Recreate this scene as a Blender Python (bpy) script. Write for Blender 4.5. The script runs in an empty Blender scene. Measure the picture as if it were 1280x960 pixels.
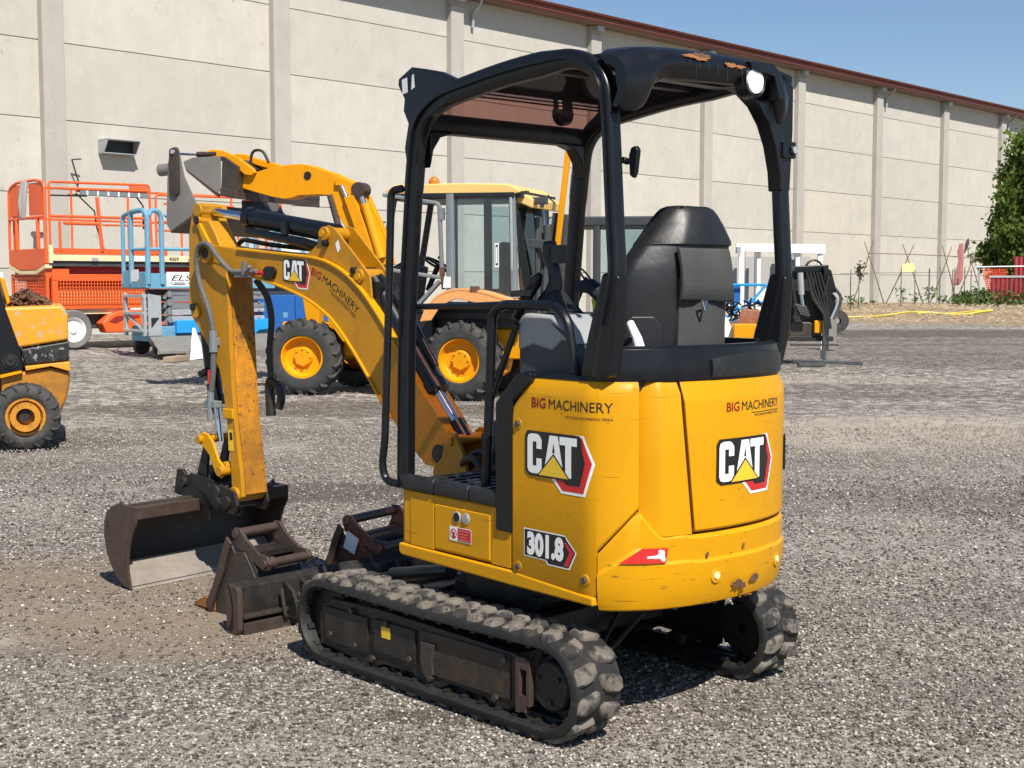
import bpy, bmesh, math, random
import numpy as np
from mathutils import Matrix, Vector

random.seed(7); RNG = np.random.default_rng(11)
C = bpy.context.scene.collection
SC = bpy.context.scene
R = math.radians

# ------------------------------------------------------------------ camera, sky, sun, exposure
CAM_H = 1.55
cam = bpy.data.cameras.new("camera"); camo = bpy.data.objects.new("camera", cam); C.objects.link(camo)
camo.location = (0, 0, CAM_H)
camo.rotation_euler = (R(90) - math.atan(128 / 1650), 0, 0)
cam.sensor_fit = 'HORIZONTAL'; cam.sensor_width = 36; cam.lens = 36 * 1650 / 1280
cam.clip_start = 0.1; cam.clip_end = 2000
SC.camera = camo

SUN = Vector((0.155, -0.35, 0.46)).normalized()
w = bpy.data.worlds.new("World"); SC.world = w; w.use_nodes = True
nt = w.node_tree; nt.nodes.clear()
sky = nt.nodes.new("ShaderNodeTexSky"); sky.sky_type = 'NISHITA'; sky.sun_disc = False
sky.sun_elevation = math.asin(SUN.z); sky.sun_rotation = math.atan2(SUN.x, SUN.y)
sky.air_density = 1.0; sky.dust_density = .25; sky.ozone_density = 4.2; sky.altitude = 50
bg = nt.nodes.new("ShaderNodeBackground"); bg.inputs[1].default_value = 0.08
wo = nt.nodes.new("ShaderNodeOutputWorld")
nt.links.new(sky.outputs[0], bg.inputs[0]); nt.links.new(bg.outputs[0], wo.inputs[0])

sl = bpy.data.lights.new("sun", 'SUN'); sl.energy = 4.9; sl.angle = R(0.53); sl.color = (1.0, 0.945, 0.86)
so = bpy.data.objects.new("sun", sl); C.objects.link(so)
so.rotation_euler = SUN.to_track_quat('Z', 'Y').to_euler(); so.location = (2, -6, 12)

SC.view_settings.view_transform = 'Standard'; SC.view_settings.look = 'None'
SC.view_settings.exposure = 0.46; SC.view_settings.gamma = 1.0
SC.cycles.max_bounces = 8; SC.cycles.transparent_max_bounces = 12

# ------------------------------------------------------------------ frames: x forward, y left, z up
def frame(yaw, o):
    y = R(yaw); fr = (-math.sin(y), math.cos(y), 0); lf = (-math.cos(y), -math.sin(y), 0)
    return Matrix(((fr[0], lf[0], 0, o[0]), (fr[1], lf[1], 0, o[1]), (0, 0, 1, o[2] if len(o) > 2 else 0), (0, 0, 0, 1)))
I4 = Matrix.Identity(4)

# ------------------------------------------------------------------ mesh builder
class MB:
    def __init__(s): s.v = []; s.f = []; s.m = []; s.mi = 0
    def add(s, vs, fs):
        o = len(s.v); s.v += [tuple(p) for p in vs]
        for f in fs: s.f.append(tuple(i + o for i in f)); s.m.append(s.mi)
        return s
    def box(s, x0, x1, y0, y1, z0, z1):
        vs = [(x, y, z) for z in (z0, z1) for y in (y0, y1) for x in (x0, x1)]
        return s.add(vs, [(0, 2, 3, 1), (4, 5, 7, 6), (0, 1, 5, 4), (2, 6, 7, 3), (0, 4, 6, 2), (1, 3, 7, 5)])
    def prism(s, poly, a0, a1, ax='y'):
        n = len(poly)
        def P(u, v, a): return (u, a, v) if ax == 'y' else ((a, u, v) if ax == 'x' else (u, v, a))
        vs = [P(u, v, a0) for u, v in poly] + [P(u, v, a1) for u, v in poly]
        fs = [tuple(range(n)), tuple(range(2 * n - 1, n - 1, -1))] + [(i, i + n, (i + 1) % n + n, (i + 1) % n) for i in range(n)]
        return s.add(vs, fs)
    def ring(s, rings, closed=True, caps=True):
        n = len(rings[0]); vs = [p for r in rings for p in r]; fs = []
        for i in range(len(rings) - 1):
            for j in range(n if closed else n - 1):
                k = (j + 1) % n
                fs.append((i * n + j, i * n + k, (i + 1) * n + k, (i + 1) * n + j))
        if caps:
            fs.append(tuple(range(n - 1, -1, -1))); b = (len(rings) - 1) * n; fs.append(tuple(range(b, b + n)))
        return s.add(vs, fs)
    def sweep(s, path, prof, up=(0, 0, 1), caps=True, closed=False, sc=None):
        """prof: list of (a,b): a along side, b along up-ish"""
        P = [Vector(p) for p in path]; rings = []; U = Vector(up)
        for i, p in enumerate(P):
            if closed: t = P[(i + 1) % len(P)] - P[i - 1]
            else: t = (P[min(i + 1, len(P) - 1)] - P[max(i - 1, 0)])
            t.normalize()
            sd = U.cross(t)
            if sd.length < 1e-4: sd = Vector((1, 0, 0)).cross(t)
            sd.normalize(); u = t.cross(sd)
            k = sc[i] if sc else 1.0; rings.append([p + sd * a * k + u * b for a, b in prof])
        if closed:
            rings.append(rings[0]); return s.ring(rings, True, False)
        return s.ring(rings, True, caps)
    def tube(s, path, r, n=8, closed=False):
        P = [Vector(p) for p in path]; rings = []; prev = None
        for i, p in enumerate(P):
            if closed: t = P[(i + 1) % len(P)] - P[i - 1]
            else: t = P[min(i + 1, len(P) - 1)] - P[max(i - 1, 0)]
            t.normalize()
            if prev is None:
                a = Vector((0, 0, 1)) if abs(t.z) < .9 else Vector((1, 0, 0)); sd = a.cross(t).normalized()
            else:
                sd = prev - t * prev.dot(t); sd.normalize()
            prev = sd; u = t.cross(sd)
            rr = r[i] if isinstance(r, (list, tuple)) else r
            rings.append([p + (sd * math.cos(k * 2 * math.pi / n) + u * math.sin(k * 2 * math.pi / n)) * rr for k in range(n)])
        if closed:
            rings.append(rings[0]); return s.ring(rings, True, False)
        return s.ring(rings)
    def cyl(s, p0, p1, r, n=16, r2=None):
        return s.tube([p0, p1], [r, r if r2 is None else r2], n)
    def bar(s, p0, p1, wd, ht, up=(0, 0, 1)):
        a, b = wd / 2, ht / 2
        return s.sweep([p0, p1], [(-a, -b), (a, -b), (a, b), (-a, b)], up)
    def lathe(s, prof, n=32, o=(0, 0, 0), ax='y', caps=False):
        """prof: list of (t along axis, r)"""
        rings = []
        for t, r in prof:
            ring = []
            for k in range(n):
                c, q = math.cos(2 * math.pi * k / n) * r, math.sin(2 * math.pi * k / n) * r
                ring.append((o[0] + c, o[1] + t, o[2] + q) if ax == 'y' else ((o[0] + c, o[1] + q, o[2] + t) if ax == 'z' else (o[0] + t, o[1] + c, o[2] + q)))
            rings.append(ring)
        return s.ring(rings, True, caps)
    def sph(s, o, r, n=10, sz=1.0):
        pr = [(-r * sz * math.cos(math.pi * i / n), max(1e-4, r * math.sin(math.pi * i / n))) for i in range(n + 1)]
        return s.lathe(pr, n * 2, o, 'z')
    def mat(s, i): s.mi = i; return s

def rpath(pts, rad, seg=5):
    """polyline with rounded corners"""
    P = [Vector(p) for p in pts]; out = [P[0]]
    for i in range(1, len(P) - 1):
        r = rad[i - 1] if isinstance(rad, (list, tuple)) else rad
        a = (P[i - 1] - P[i]); b = (P[i + 1] - P[i]); r = min(r, a.length * .49, b.length * .49)
        A = P[i] + a.normalized() * r; B = P[i] + b.normalized() * r
        for k in range(seg + 1):
            t = k / seg; out.append(A * (1 - t) ** 2 + P[i] * 2 * t * (1 - t) + B * t * t)
    out.append(P[-1]); return out

def rrect(wd, ht, r, seg=3):
    out = []
    for cx, cy, a0 in ((wd / 2 - r, ht / 2 - r, 0), (-wd / 2 + r, ht / 2 - r, 90), (-wd / 2 + r, -ht / 2 + r, 180), (wd / 2 - r, -ht / 2 + r, 270)):
        for k in range(seg + 1):
            a = R(a0 + 90 * k / seg); out.append((cx + r * math.cos(a), cy + r * math.sin(a)))
    return out

def smooth(pts, it=2):
    p = [np.array(q, float) for q in pts]
    for _ in range(it):
        o = [p[0]]
        for a, b in zip(p[:-1], p[1:]): o += [a * .75 + b * .25, a * .25 + b * .75]
        o.append(p[-1]); p = o
    return [tuple(q) for q in p]

ROOTM = {}
def root_of(o):
    while o.parent: o = o.parent
    return o
NOSPLIT = set("tread_lugs mesh_guard net belt_cleats foliage crown rusty_scrap scrap_pile dry_straw weeds bush lettering".split())
def pieces(mb):
    n = len(mb.v); par = list(range(n))
    def find(a):
        while par[a] != a: par[a] = par[par[a]]; a = par[a]
        return a
    for f in mb.f:
        a = find(f[0])
        for i in f[1:]: par[find(i)] = a
    g = {}
    for i in range(n): g.setdefault(find(i), []).append(i)
    if not 1 < len(g) <= 30: return None
    bx = []
    for k, ids in g.items():
        A = np.array([mb.v[i] for i in ids]); bx.append([A.min(0) - .004, A.max(0) + .004, {k}])
    ch = True
    while ch:
        ch = False
        for i in range(len(bx)):
            for j in range(i + 1, len(bx)):
                if (bx[i][0] <= bx[j][1]).all() and (bx[j][0] <= bx[i][1]).all():
                    bx[i] = [np.minimum(bx[i][0], bx[j][0]), np.maximum(bx[i][1], bx[j][1]), bx[i][2] | bx[j][2]]; bx.pop(j); ch = True; break
            if ch: break
    if len(bx) < 2: return None
    out = []
    for _, _, ks in bx:
        q = MB(); mp = {}
        for f, mi in zip(mb.f, mb.m):
            if find(f[0]) in ks:
                q.f.append(tuple(mp.setdefault(i, len(mp)) for i in f)); q.m.append(mi)
        q.v = [None] * len(mp)
        for i, j in mp.items(): q.v[j] = mb.v[i]
        out.append(q)
    return out
def obj(name, mb, mats, parent=None, F=I4, bevel=0, ang=35, seg=2, label=None, flat=False, split=True):
    if split and parent is not None and name not in NOSPLIT and not isinstance(mats, (list, tuple)) and len(mb.f) < 6000:
        ps = pieces(mb)
        if ps:
            os_ = [obj(name, q, mats, parent, F, bevel, ang, seg, label, flat, False) for q in ps]; return os_[0]
    me = bpy.data.meshes.new(name)
    M = F
    if parent is not None: M = ROOTM[root_of(parent).name].inverted() @ F
    A = np.array(mb.v, float)
    if len(A):
        m = np.array(M); A = A @ m[:3, :3].T + m[:3, 3]
    me.from_pydata(A.tolist(), [], mb.f)
    if not isinstance(mats, (list, tuple)): mats = [mats]
    for q in mats: me.materials.append(q)
    if len(mats) > 1: me.polygons.foreach_set("material_index", mb.m)
    bm = bmesh.new(); bm.from_mesh(me); bmesh.ops.recalc_face_normals(bm, faces=bm.faces); bm.to_mesh(me); bm.free()
    if not flat:
        me.shade_smooth(); me.set_sharp_from_angle(angle=R(ang))
    o = bpy.data.objects.new(name, me); C.objects.link(o)
    if parent is not None: o.parent = parent
    if bevel:
        b = o.modifiers.new("b", 'BEVEL'); b.width = bevel; b.segments = seg; b.limit_method = 'ANGLE'; b.angle_limit = R(40); b.harden_normals = True
    if label: o['label'] = label
    return o
def thing(name, F, label, cat, group=None):
    o = bpy.data.objects.new(name, None); C.objects.link(o); o.matrix_world = F; o.empty_display_size = .2
    ROOTM[o.name] = F.copy(); tag(o, label, cat, group); return o
def tag(o, label, cat, group=None):
    o['label'] = label; o['category'] = cat
    if group: o['group'] = group
    return o
def struct(name, mb, m, F=I4, **k):
    o = obj(name, mb, m, None, F, **k); o['kind'] = 'structure'; ROOTM[o.name] = I4.copy(); return o
def clone(o, parent, name=None):
    c = o.copy(); C.objects.link(c); c.parent = parent
    return c

# ------------------------------------------------------------------ materials
class NT:
    def __init__(s, name):
        s.mat = bpy.data.materials.new(name); s.mat.use_nodes = True; s.t = s.mat.node_tree; s.t.nodes.clear()
        s.out = s.n("ShaderNodeOutputMaterial"); s.b = s.n("ShaderNodeBsdfPrincipled"); s.l(s.b.outputs[0], s.out.inputs[0])
        s.tc = s.n("ShaderNodeTexCoord"); s.co = s.tc.outputs['Object']
    def n(s, t, **k):
        q = s.t.nodes.new(t)
        for a, b in k.items(): setattr(q, a, b)
        return q
    def l(s, a, b): s.t.links.new(a, b)
    def setin(s, sock, v):
        if isinstance(v, bpy.types.NodeSocket): s.l(v, sock)
        elif isinstance(v, (tuple, list)): sock.default_value = (*v, 1.0) if len(v) == 3 and sock.type == 'RGBA' else tuple(v)
        else: sock.default_value = v
    def mix(s, f, a, b, mode='MIX'):
        q = s.n("ShaderNodeMix", data_type='RGBA', blend_type=mode); s.setin(q.inputs[0], f); s.setin(q.inputs[6], a); s.setin(q.inputs[7], b); return q.outputs[2]
    def math(s, op, a, b=0.0, c=0.0, clamp=False):
        q = s.n("ShaderNodeMath", operation=op, use_clamp=clamp)
        for i, v in enumerate((a, b, c)): s.setin(q.inputs[i], v)
        return q.outputs[0]
    def map(s, scale, loc=(0, 0, 0), rot=(0, 0, 0), co=None):
        q = s.n("ShaderNodeMapping"); s.l(co or s.co, q.inputs[0]); q.inputs[1].default_value = loc; q.inputs[2].default_value = rot
        q.inputs[3].default_value = scale if isinstance(scale, (tuple, list)) else (scale,) * 3; return q.outputs[0]
    def noise(s, scale, detail=4, rough=.55, co=None, dist=0):
        q = s.n("ShaderNodeTexNoise"); s.l(co or s.co, q.inputs['Vector']); q.inputs['Scale'].default_value = scale
        q.inputs['Detail'].default_value = detail; q.inputs['Roughness'].default_value = rough; q.inputs['Distortion'].default_value = dist; return q.outputs[0]
    def voro(s, scale, feat='F1', co=None, out='Distance', rnd=1.0):
        q = s.n("ShaderNodeTexVoronoi", feature=feat); s.l(co or s.co, q.inputs['Vector']); q.inputs['Scale'].default_value = scale
        q.inputs['Randomness'].default_value = rnd; return q.outputs[out]
    def ramp(s, f, stops, inter='LINEAR'):
        q = s.n("ShaderNodeValToRGB"); s.l(f, q.inputs[0]); e = q.color_ramp.elements; q.color_ramp.interpolation = inter
        while len(e) < len(stops): e.new(.5)
        for i, (p, c) in enumerate(stops):
            e[i].position = p; e[i].color = (c, c, c, 1) if isinstance(c, (int, float)) else (*c, 1)
        return q.outputs[0]
    def step(s, f, lo, hi):
        q = s.n("ShaderNodeMapRange"); s.l(f, q.inputs[0]); q.inputs[1].default_value = lo; q.inputs[2].default_value = hi; return q.outputs[0]
    def bump(s, h, strength=.3, dist=.01):
        q = s.n("ShaderNodeBump"); s.l(h, q.inputs['Height']); q.inputs['Strength'].default_value = strength; q.inputs['Distance'].default_value = dist
        s.l(q.outputs[0], s.b.inputs['Normal']); return q
    def fin(s, col, rough=.5, metal=0.0, spec=None, coat=None):
        s.setin(s.b.inputs['Base Color'], col); s.setin(s.b.inputs['Roughness'], rough); s.setin(s.b.inputs['Metallic'], metal)
        if spec is not None: s.b.inputs['Specular IOR Level'].default_value = spec
        if coat is not None: s.b.inputs['Coat Weight'].default_value = coat; s.b.inputs['Coat Roughness'].default_value = .15
        return s.mat

def mul(c, k): return tuple(x * k for x in c)
def paint(name, col, rough=.4, metal=0.0, dirt=(.16, .13, .10), dirt_amt=.35, chips=None, chip_thr=.68, var=.12, scale=6, scratch=0.0, fade=None, bump=.06, coat=None):
    """painted or bare metal with patchy fading, dust, streaks, chips and fine scratches"""
    q = NT(name)
    n1 = q.noise(scale * .35, 5); n2 = q.noise(scale * 2.3, 6, .65)
    c = q.mix(q.step(n1, .3, .7), mul(col, 1 - var), mul(col, 1 + var))
    if fade: c = q.mix(q.math('MULTIPLY', q.step(n1, .45, .75), .6), c, fade)
    st = q.noise(1.0, 4, .6, co=q.map((scale * 1.2, scale * 1.2, scale * .15)))
    d = q.math('MULTIPLY', q.math('MULTIPLY', q.step(n2, .40, .76), q.step(st, .33, .68)), dirt_amt, clamp=True)
    c = q.mix(d, c, dirt)
    r = q.math('ADD', rough - .06, q.math('MULTIPLY', n2, .18))
    if scratch:
        sn = q.noise(1.0, 3, .5, co=q.map((scale * .8, scale * .8, scale * 22), rot=(0.05, 0.03, 0)))
        sm = q.math('MULTIPLY', q.math('MULTIPLY', q.step(sn, .66, .72), q.step(q.noise(scale * .6, 3), .45, .6)), scratch)
        c = q.mix(sm, c, mul(dirt, .7))
    if chips:
        ch = q.noise(scale * 4, 8, .7); ch2 = q.noise(scale * .5, 3)
        m = q.math('MULTIPLY', q.step(ch, chip_thr - .02, chip_thr + .02), q.step(ch2, .42, .56), clamp=True)
        c = q.mix(m, c, chips); r = q.math('ADD', r, q.math('MULTIPLY', m, .3))
    if bump: q.bump(q.noise(scale * 5, 5, .6), bump, .01)
    return q.fin(c, r, metal, coat=coat)
def plain(name, col, rough=.5, metal=0.0):
    q = NT(name); n = q.noise(25, 4); return q.fin(q.mix(n, mul(col, .93), mul(col, 1.06)), rough, metal)
def glass(name, col, alpha, rough=.05, ior=1.45):
    q = NT(name); g = q.n("ShaderNodeBsdfGlossy"); g.inputs['Roughness'].default_value = rough; g.inputs[0].default_value = (.9, .95, 1, 1)
    t = q.n("ShaderNodeBsdfTransparent"); t.inputs[0].default_value = (*col, 1)
    q.setin(q.b.inputs['Base Color'], mul(col, .5)); q.b.inputs['Roughness'].default_value = .2
    m1 = q.n("ShaderNodeMixShader"); m1.inputs[0].default_value = alpha; q.l(t.outputs[0], m1.inputs[1]); q.l(q.b.outputs[0], m1.inputs[2])
    f = q.n("ShaderNodeFresnel"); f.inputs[0].default_value = ior
    m2 = q.n("ShaderNodeMixShader"); q.l(f.outputs[0], m2.inputs[0]); q.l(m1.outputs[0], m2.inputs[1]); q.l(g.outputs[0], m2.inputs[2])
    q.l(m2.outputs[0], q.out.inputs[0]); return q.mat

M = {}
M['yel'] = paint('yellow_paint', (.62, .290, .001), .40, dirt=(.27, .12, .012), dirt_amt=.25, chips=(.10, .045, .02), chip_thr=.735, var=.06, scale=5, scratch=.7)
M['yel'].node_tree.nodes['Principled BSDF'].inputs['Specular IOR Level'].default_value = .28
M['yel_arm'] = paint('worn_shaded_yellow_paint', (.47, .212, .0015), .45, dirt=(.15, .07, .015), dirt_amt=.6, chips=(.10, .045, .02), chip_thr=.66, var=.08, scale=6, scratch=.5)  # worn paint; base also darkened to stand for shade on the arm
M['yel_rust'] = paint('scraped_yellow_steel', (.45, .18, .006), .6, dirt=(.10, .05, .025), dirt_amt=.9, chips=(.09, .04, .02), chip_thr=.585, var=.4, scale=9, scratch=.9, bump=.2)
M['org'] = paint('orange_yellow_paint', (.76, .305, .001), .42, dirt=(.25, .12, .03), dirt_amt=.22, chips=(.2, .08, .04), chip_thr=.74, var=.06, scale=3)
M['org'].node_tree.nodes['Principled BSDF'].inputs['Specular IOR Level'].default_value = .28
M['org_worn'] = paint('scuffed_orange_paint', (.76, .30, .008), .45, dirt=(.3, .24, .15), dirt_amt=.4, chips=(.35, .33, .28), chip_thr=.57, var=.08, scale=4, scratch=.6)
M['cream_y'] = paint('faded_yellow_roof', (.80, .52, .17), .5, dirt=(.5, .4, .25), dirt_amt=.4, var=.06, scale=2)
M['peach'] = paint('faded_orange_fender', (.80, .36, .12), .5, dirt=(.5, .35, .2), dirt_amt=.3, var=.1, scale=3)
M['blk'] = paint('black_paint', (.0055, .0066, .009), .28, dirt=(.04, .04, .04), dirt_amt=.2, chips=(.10, .09, .08), chip_thr=.75, var=.15, scale=6, scratch=.25)
M['blk'].node_tree.nodes['Principled BSDF'].inputs['Specular IOR Level'].default_value = .38
M['blkplast'] = paint('black_plastic', (.011, .012, .014), .42, dirt=(.07, .068, .064), dirt_amt=.35, var=.15, scale=8, bump=.1)
M['darkgrey'] = paint('dark_grey_paint', (.045, .05, .053), .5, dirt=(.14, .13, .12), dirt_amt=.4, var=.12, scale=3)
M['grime'] = paint('grimy_black_steel', (.010, .009, .0085), .5, dirt=(.06, .045, .032), dirt_amt=.85, chips=(.07, .035, .02), chip_thr=.68, var=.25, scale=7, scratch=.4, bump=.2)
M['grimebrown'] = paint('grimy_brown_steel', (.026, .019, .014), .55, dirt=(.085, .052, .028), dirt_amt=.95, chips=(.09, .04, .02), chip_thr=.66, var=.3, scale=9, scratch=.5, bump=.2)
M['steel'] = paint('brown_worn_steel', (.050, .041, .035), .45, .25, dirt=(.105, .07, .05), dirt_amt=.8, chips=(.10, .045, .025), chip_thr=.66, var=.25, scale=6, scratch=.5, bump=.2)
M['steel_red'] = paint('red_brown_steel', (.062, .040, .032), .45, .15, dirt=(.12, .085, .065), dirt_amt=.75, chips=(.04, .025, .02), chip_thr=.66, var=.25, scale=7, scratch=.6, bump=.2)
M['steel_bare'] = paint('scoured_steel', (.33, .29, .25), .5, .3, dirt=(.16, .11, .08), dirt_amt=.7, var=.2, scale=8, scratch=.5, bump=.15)
M['rust'] = paint('orange_rust', (.30, .12, .03), .8, dirt=(.14, .06, .025), dirt_amt=.9, var=.3, scale=10, bump=.4)
M['rustbrown'] = paint('rust_brown', (.13, .06, .035), .8, dirt=(.05, .03, .02), dirt_amt=.9, var=.35, scale=10, bump=.4)
M['chrome'] = plain('chrome_rod', (.62, .66, .72), .16, 1.0)
M['dustgrey'] = paint('dusty_grey_steel', (.20, .185, .168), .5, .2, dirt=(.12, .095, .075), dirt_amt=.6, var=.18, scale=2.5, scratch=.4)
M['galv'] = paint('galvanised_grey', (.42, .44, .45), .45, .3, dirt=(.2, .18, .15), dirt_amt=.4, var=.12, scale=3)
M['galv_dk'] = paint('scissor_grey', (.20, .225, .24), .5, .2, dirt=(.12, .11, .1), dirt_amt=.4, var=.1, scale=2)
M['plate'] = paint('grey_deck_plate', (.22, .21, .19), .6, .2, dirt=(.12, .1, .08), dirt_amt=.6, var=.15, scale=3, scratch=.4)
M['ored'] = paint('orange_red_paint', (.80, .115, .022), .42, dirt=(.35, .12, .06), dirt_amt=.25, var=.08, scale=2)
M['dred'] = paint('dark_red_paint', (.27, .022, .014), .5, dirt=(.1, .03, .02), dirt_amt=.3, var=.12, scale=2)
M['cream'] = paint('cream_paint', (.78, .66, .38), .5, dirt=(.4, .33, .22), dirt_amt=.4, var=.06, scale=3)
M['blue_p'] = paint('weathered_blue_paint', (.11, .30, .43), .5, dirt=(.4, .42, .42), dirt_amt=.45, var=.12, scale=5)
M['blue_b'] = paint('bright_blue_paint', (.012, .29, .72), .4, dirt=(.15, .2, .3), dirt_amt=.2, var=.06, scale=3)
M['blue_d'] = paint('deep_blue_paint', (.012, .105, .36), .4, dirt=(.1, .12, .2), dirt_amt=.25, var=.08, scale=3)
M['white'] = paint('white_paint', (.80, .80, .78), .5, dirt=(.5, .47, .42), dirt_amt=.35, var=.04, scale=3)
M['whiteprint'] = plain('white_print', (.82, .82, .80), .35)
M['blkprint'] = plain('black_print', (.012, .012, .013), .35)
M['redprint'] = plain('red_print', (.55, .018, .022), .35)
M['redtext'] = plain('dark_red_print', (.26, .006, .006), .4)
M['yelprint'] = plain('yellow_print', (.78, .50, .03), .35)
M['pinkprint'] = plain('pale_red_print', (.62, .16, .15), .4)
M['redrefl'] = paint('red_reflector', (.62, .018, .018), .3, chips=(.75, .6, .58), chip_thr=.66, scale=14, var=.1)
M['lens'] = plain('lamp_lens', (.86, .93, .93), .12)
M['amber'] = plain('amber_lens', (.55, .17, .012), .2)
M['hose'] = paint('rubber_hose', (.014, .014, .014), .5, dirt=(.08, .07, .055), dirt_amt=.4, var=.15, scale=10)
M['hosegrey'] = paint('wrapped_grey_hose', (.10, .10, .10), .55, dirt=(.2, .17, .12), dirt_amt=.5, var=.15, scale=20, bump=.5)
M['rubber'] = paint('track_rubber', (.010, .010, .010), .62, dirt=(.075, .065, .05), dirt_amt=.40, var=.2, scale=9, bump=.3)
M['tyre'] = paint('tyre_rubber', (.032, .033, .034), .75, dirt=(.14, .12, .095), dirt_amt=.6, var=.15, scale=5, bump=.3)
M['seat'] = paint('seat_vinyl', (.011, .0115, .013), .40, dirt=(.05, .05, .05), dirt_amt=.2, var=.12, scale=9, bump=.08)
M['cloth'] = paint('charcoal_cloth', (.05, .05, .05), .75, dirt=(.06, .06, .055), dirt_amt=.4, var=.1, scale=30, bump=.3)
M['grey_l'] = paint('light_grey_plastic', (.30, .31, .31), .5, dirt=(.2, .19, .17), dirt_amt=.3, var=.06, scale=6)
M['slate'] = paint('slate_plastic', (.032, .04, .052), .45, dirt=(.09, .09, .09), dirt_amt=.3, var=.1, scale=6)
M['hiviz'] = plain('high_visibility_yellow', (.55, .72, .03), .6)
M['navy'] = plain('navy_cloth', (.012, .018, .035), .8)
M['glass'] = glass('cab_glass', (.80, .88, .90), .07, .05, 1.3)
M['pink'] = glass('tinted_roof_window', (.62, .46, .43), .05, .05, 1.06)
M['brownroof'] = paint('red_brown_sheet_metal', (.15, .043, .028), .5, dirt=(.12, .05, .04), dirt_amt=.3, var=.1, scale=.8)
M['soffit'] = paint('brown_soffit', (.20, .13, .085), .7, var=.12, scale=1)

def lugmat():
    q = NT('worn_dusty_lug'); g = q.n("ShaderNodeNewGeometry"); n = q.noise(22, 5, .6)
    c = q.mix(n, (.10, .088, .072), (.205, .18, .148)); m = q.step(q.noise(13, 5, .65), .44, .54)
    c = q.mix(m, (.028, .026, .024), c); q.bump(n, .4, .01); return q.fin(c, .85)
M['lug'] = lugmat()

def concrete(name, a, b, k=1.0):
    q = NT(name); oi = q.n("ShaderNodeObjectInfo"); rnd = oi.outputs['Random']
    off = q.n("ShaderNodeCombineXYZ"); 
    for i in range(3): q.l(q.math('MULTIPLY', rnd, 37.0 + 11 * i), off.inputs[i])
    va = q.n("ShaderNodeVectorMath", operation='ADD'); q.l(q.co, va.inputs[0]); q.l(off.outputs[0], va.inputs[1]); co = va.outputs[0]
    c = q.mix(rnd, a, b); c = q.mix(q.step(q.math('FRACT', q.math('MULTIPLY', rnd, 7.31)), .0, 1.0), mul(b, .86), c)
    n1 = q.noise(.55, 5, .6, co=co); c = q.mix(q.math('MULTIPLY', q.step(n1, .35, .7), .55), c, mul(b, .80))
    st = q.noise(1.0, 5, .6, co=q.map((3.2, 3.2, .22), co=co)); c = q.mix(q.math('MULTIPLY', q.step(st, .45, .72), .20), c, mul(a, .66))
    pt = q.noise(5.0, 6, .7, co=q.map((1, 1, .55), co=co)); pm = q.math('MULTIPLY', q.step(pt, .60, .70), q.step(q.noise(.5, 3, .5, co=co), .45, .6))
    c = q.mix(q.math('MULTIPLY', pm, .6), c, (.25, .215, .165))
    bl = q.noise(1.7, 6, .68, co=co); c = q.mix(q.math('MULTIPLY', q.step(bl, .50, .70), .35), c, mul(a, .72)); c = q.mix(q.math('MULTIPLY', q.step(bl, .46, .30), .3), c, mul(a, 1.12))
    fine = q.noise(38, 4, .7, co=co); c = q.mix(q.math('MULTIPLY', q.step(fine, .4, .75), .16), c, mul(a, .6))
    q.bump(q.math('ADD', q.math('MULTIPLY', pt, .7), q.math('MULTIPLY', fine, .3)), .25, .02)
    return q.fin(c, .9, spec=.2)
M['conc'] = concrete('precast_concrete', (.565, .52, .435), (.555, .53, .472))
M['concp'] = concrete('grey_concrete_pilaster', (.45, .425, .38), (.47, .44, .395))

# ------------------------------------------------------------------ flat prints (decals) that follow the surface they are stuck on
def text_geo(s, size, bold=0.0, align='LEFT', shear=0.0, xs=1.0):
    cu = bpy.data.curves.new("t", 'FONT'); cu.body = s; cu.size = size; cu.offset = bold; cu.shear = shear; cu.align_x = align; cu.resolution_u = 3
    o = bpy.data.objects.new("t", cu); C.objects.link(o); dg = bpy.context.evaluated_depsgraph_get()
    me = bpy.data.meshes.new_from_object(o.evaluated_get(dg)); vs = [(v.co.x * xs, v.co.y) for v in me.vertices]; fs = [tuple(p.vertices) for p in me.polygons]
    bpy.data.objects.remove(o); bpy.data.curves.remove(cu); bpy.data.meshes.remove(me); return vs, fs
def decal(name, items, mapf, parent, F, step=.03, label=None):
    """items: (verts2d, faces or None, material, layer)"""
    mb = MB(); mats = []
    for vs, fs, m, lay in items:
        if m not in mats: mats.append(m)
        bm = bmesh.new(); V = [bm.verts.new((a, b, 0)) for a, b in vs]
        for f in ([tuple(range(len(vs)))] if fs is None else fs):
            try: bm.faces.new([V[i] for i in f])
            except ValueError: pass
        bmesh.ops.triangulate(bm, faces=bm.faces)
        us = [a for a, b in vs]; u = min(us) + step
        while step and u < max(us):
            bmesh.ops.bisect_plane(bm, geom=list(bm.verts) + list(bm.edges) + list(bm.faces), plane_co=(u, 0, 0), plane_no=(1, 0, 0)); u += step
        bm.verts.index_update(); mb.mat(mats.index(m))
        mb.add([mapf(v.co.x, v.co.y, .0012 + lay * .0006) for v in bm.verts], [tuple(v.index for v in f.verts) for f in bm.faces]); bm.free()
    return obj(name, mb, mats, parent, F, flat=True, label=label)
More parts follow.
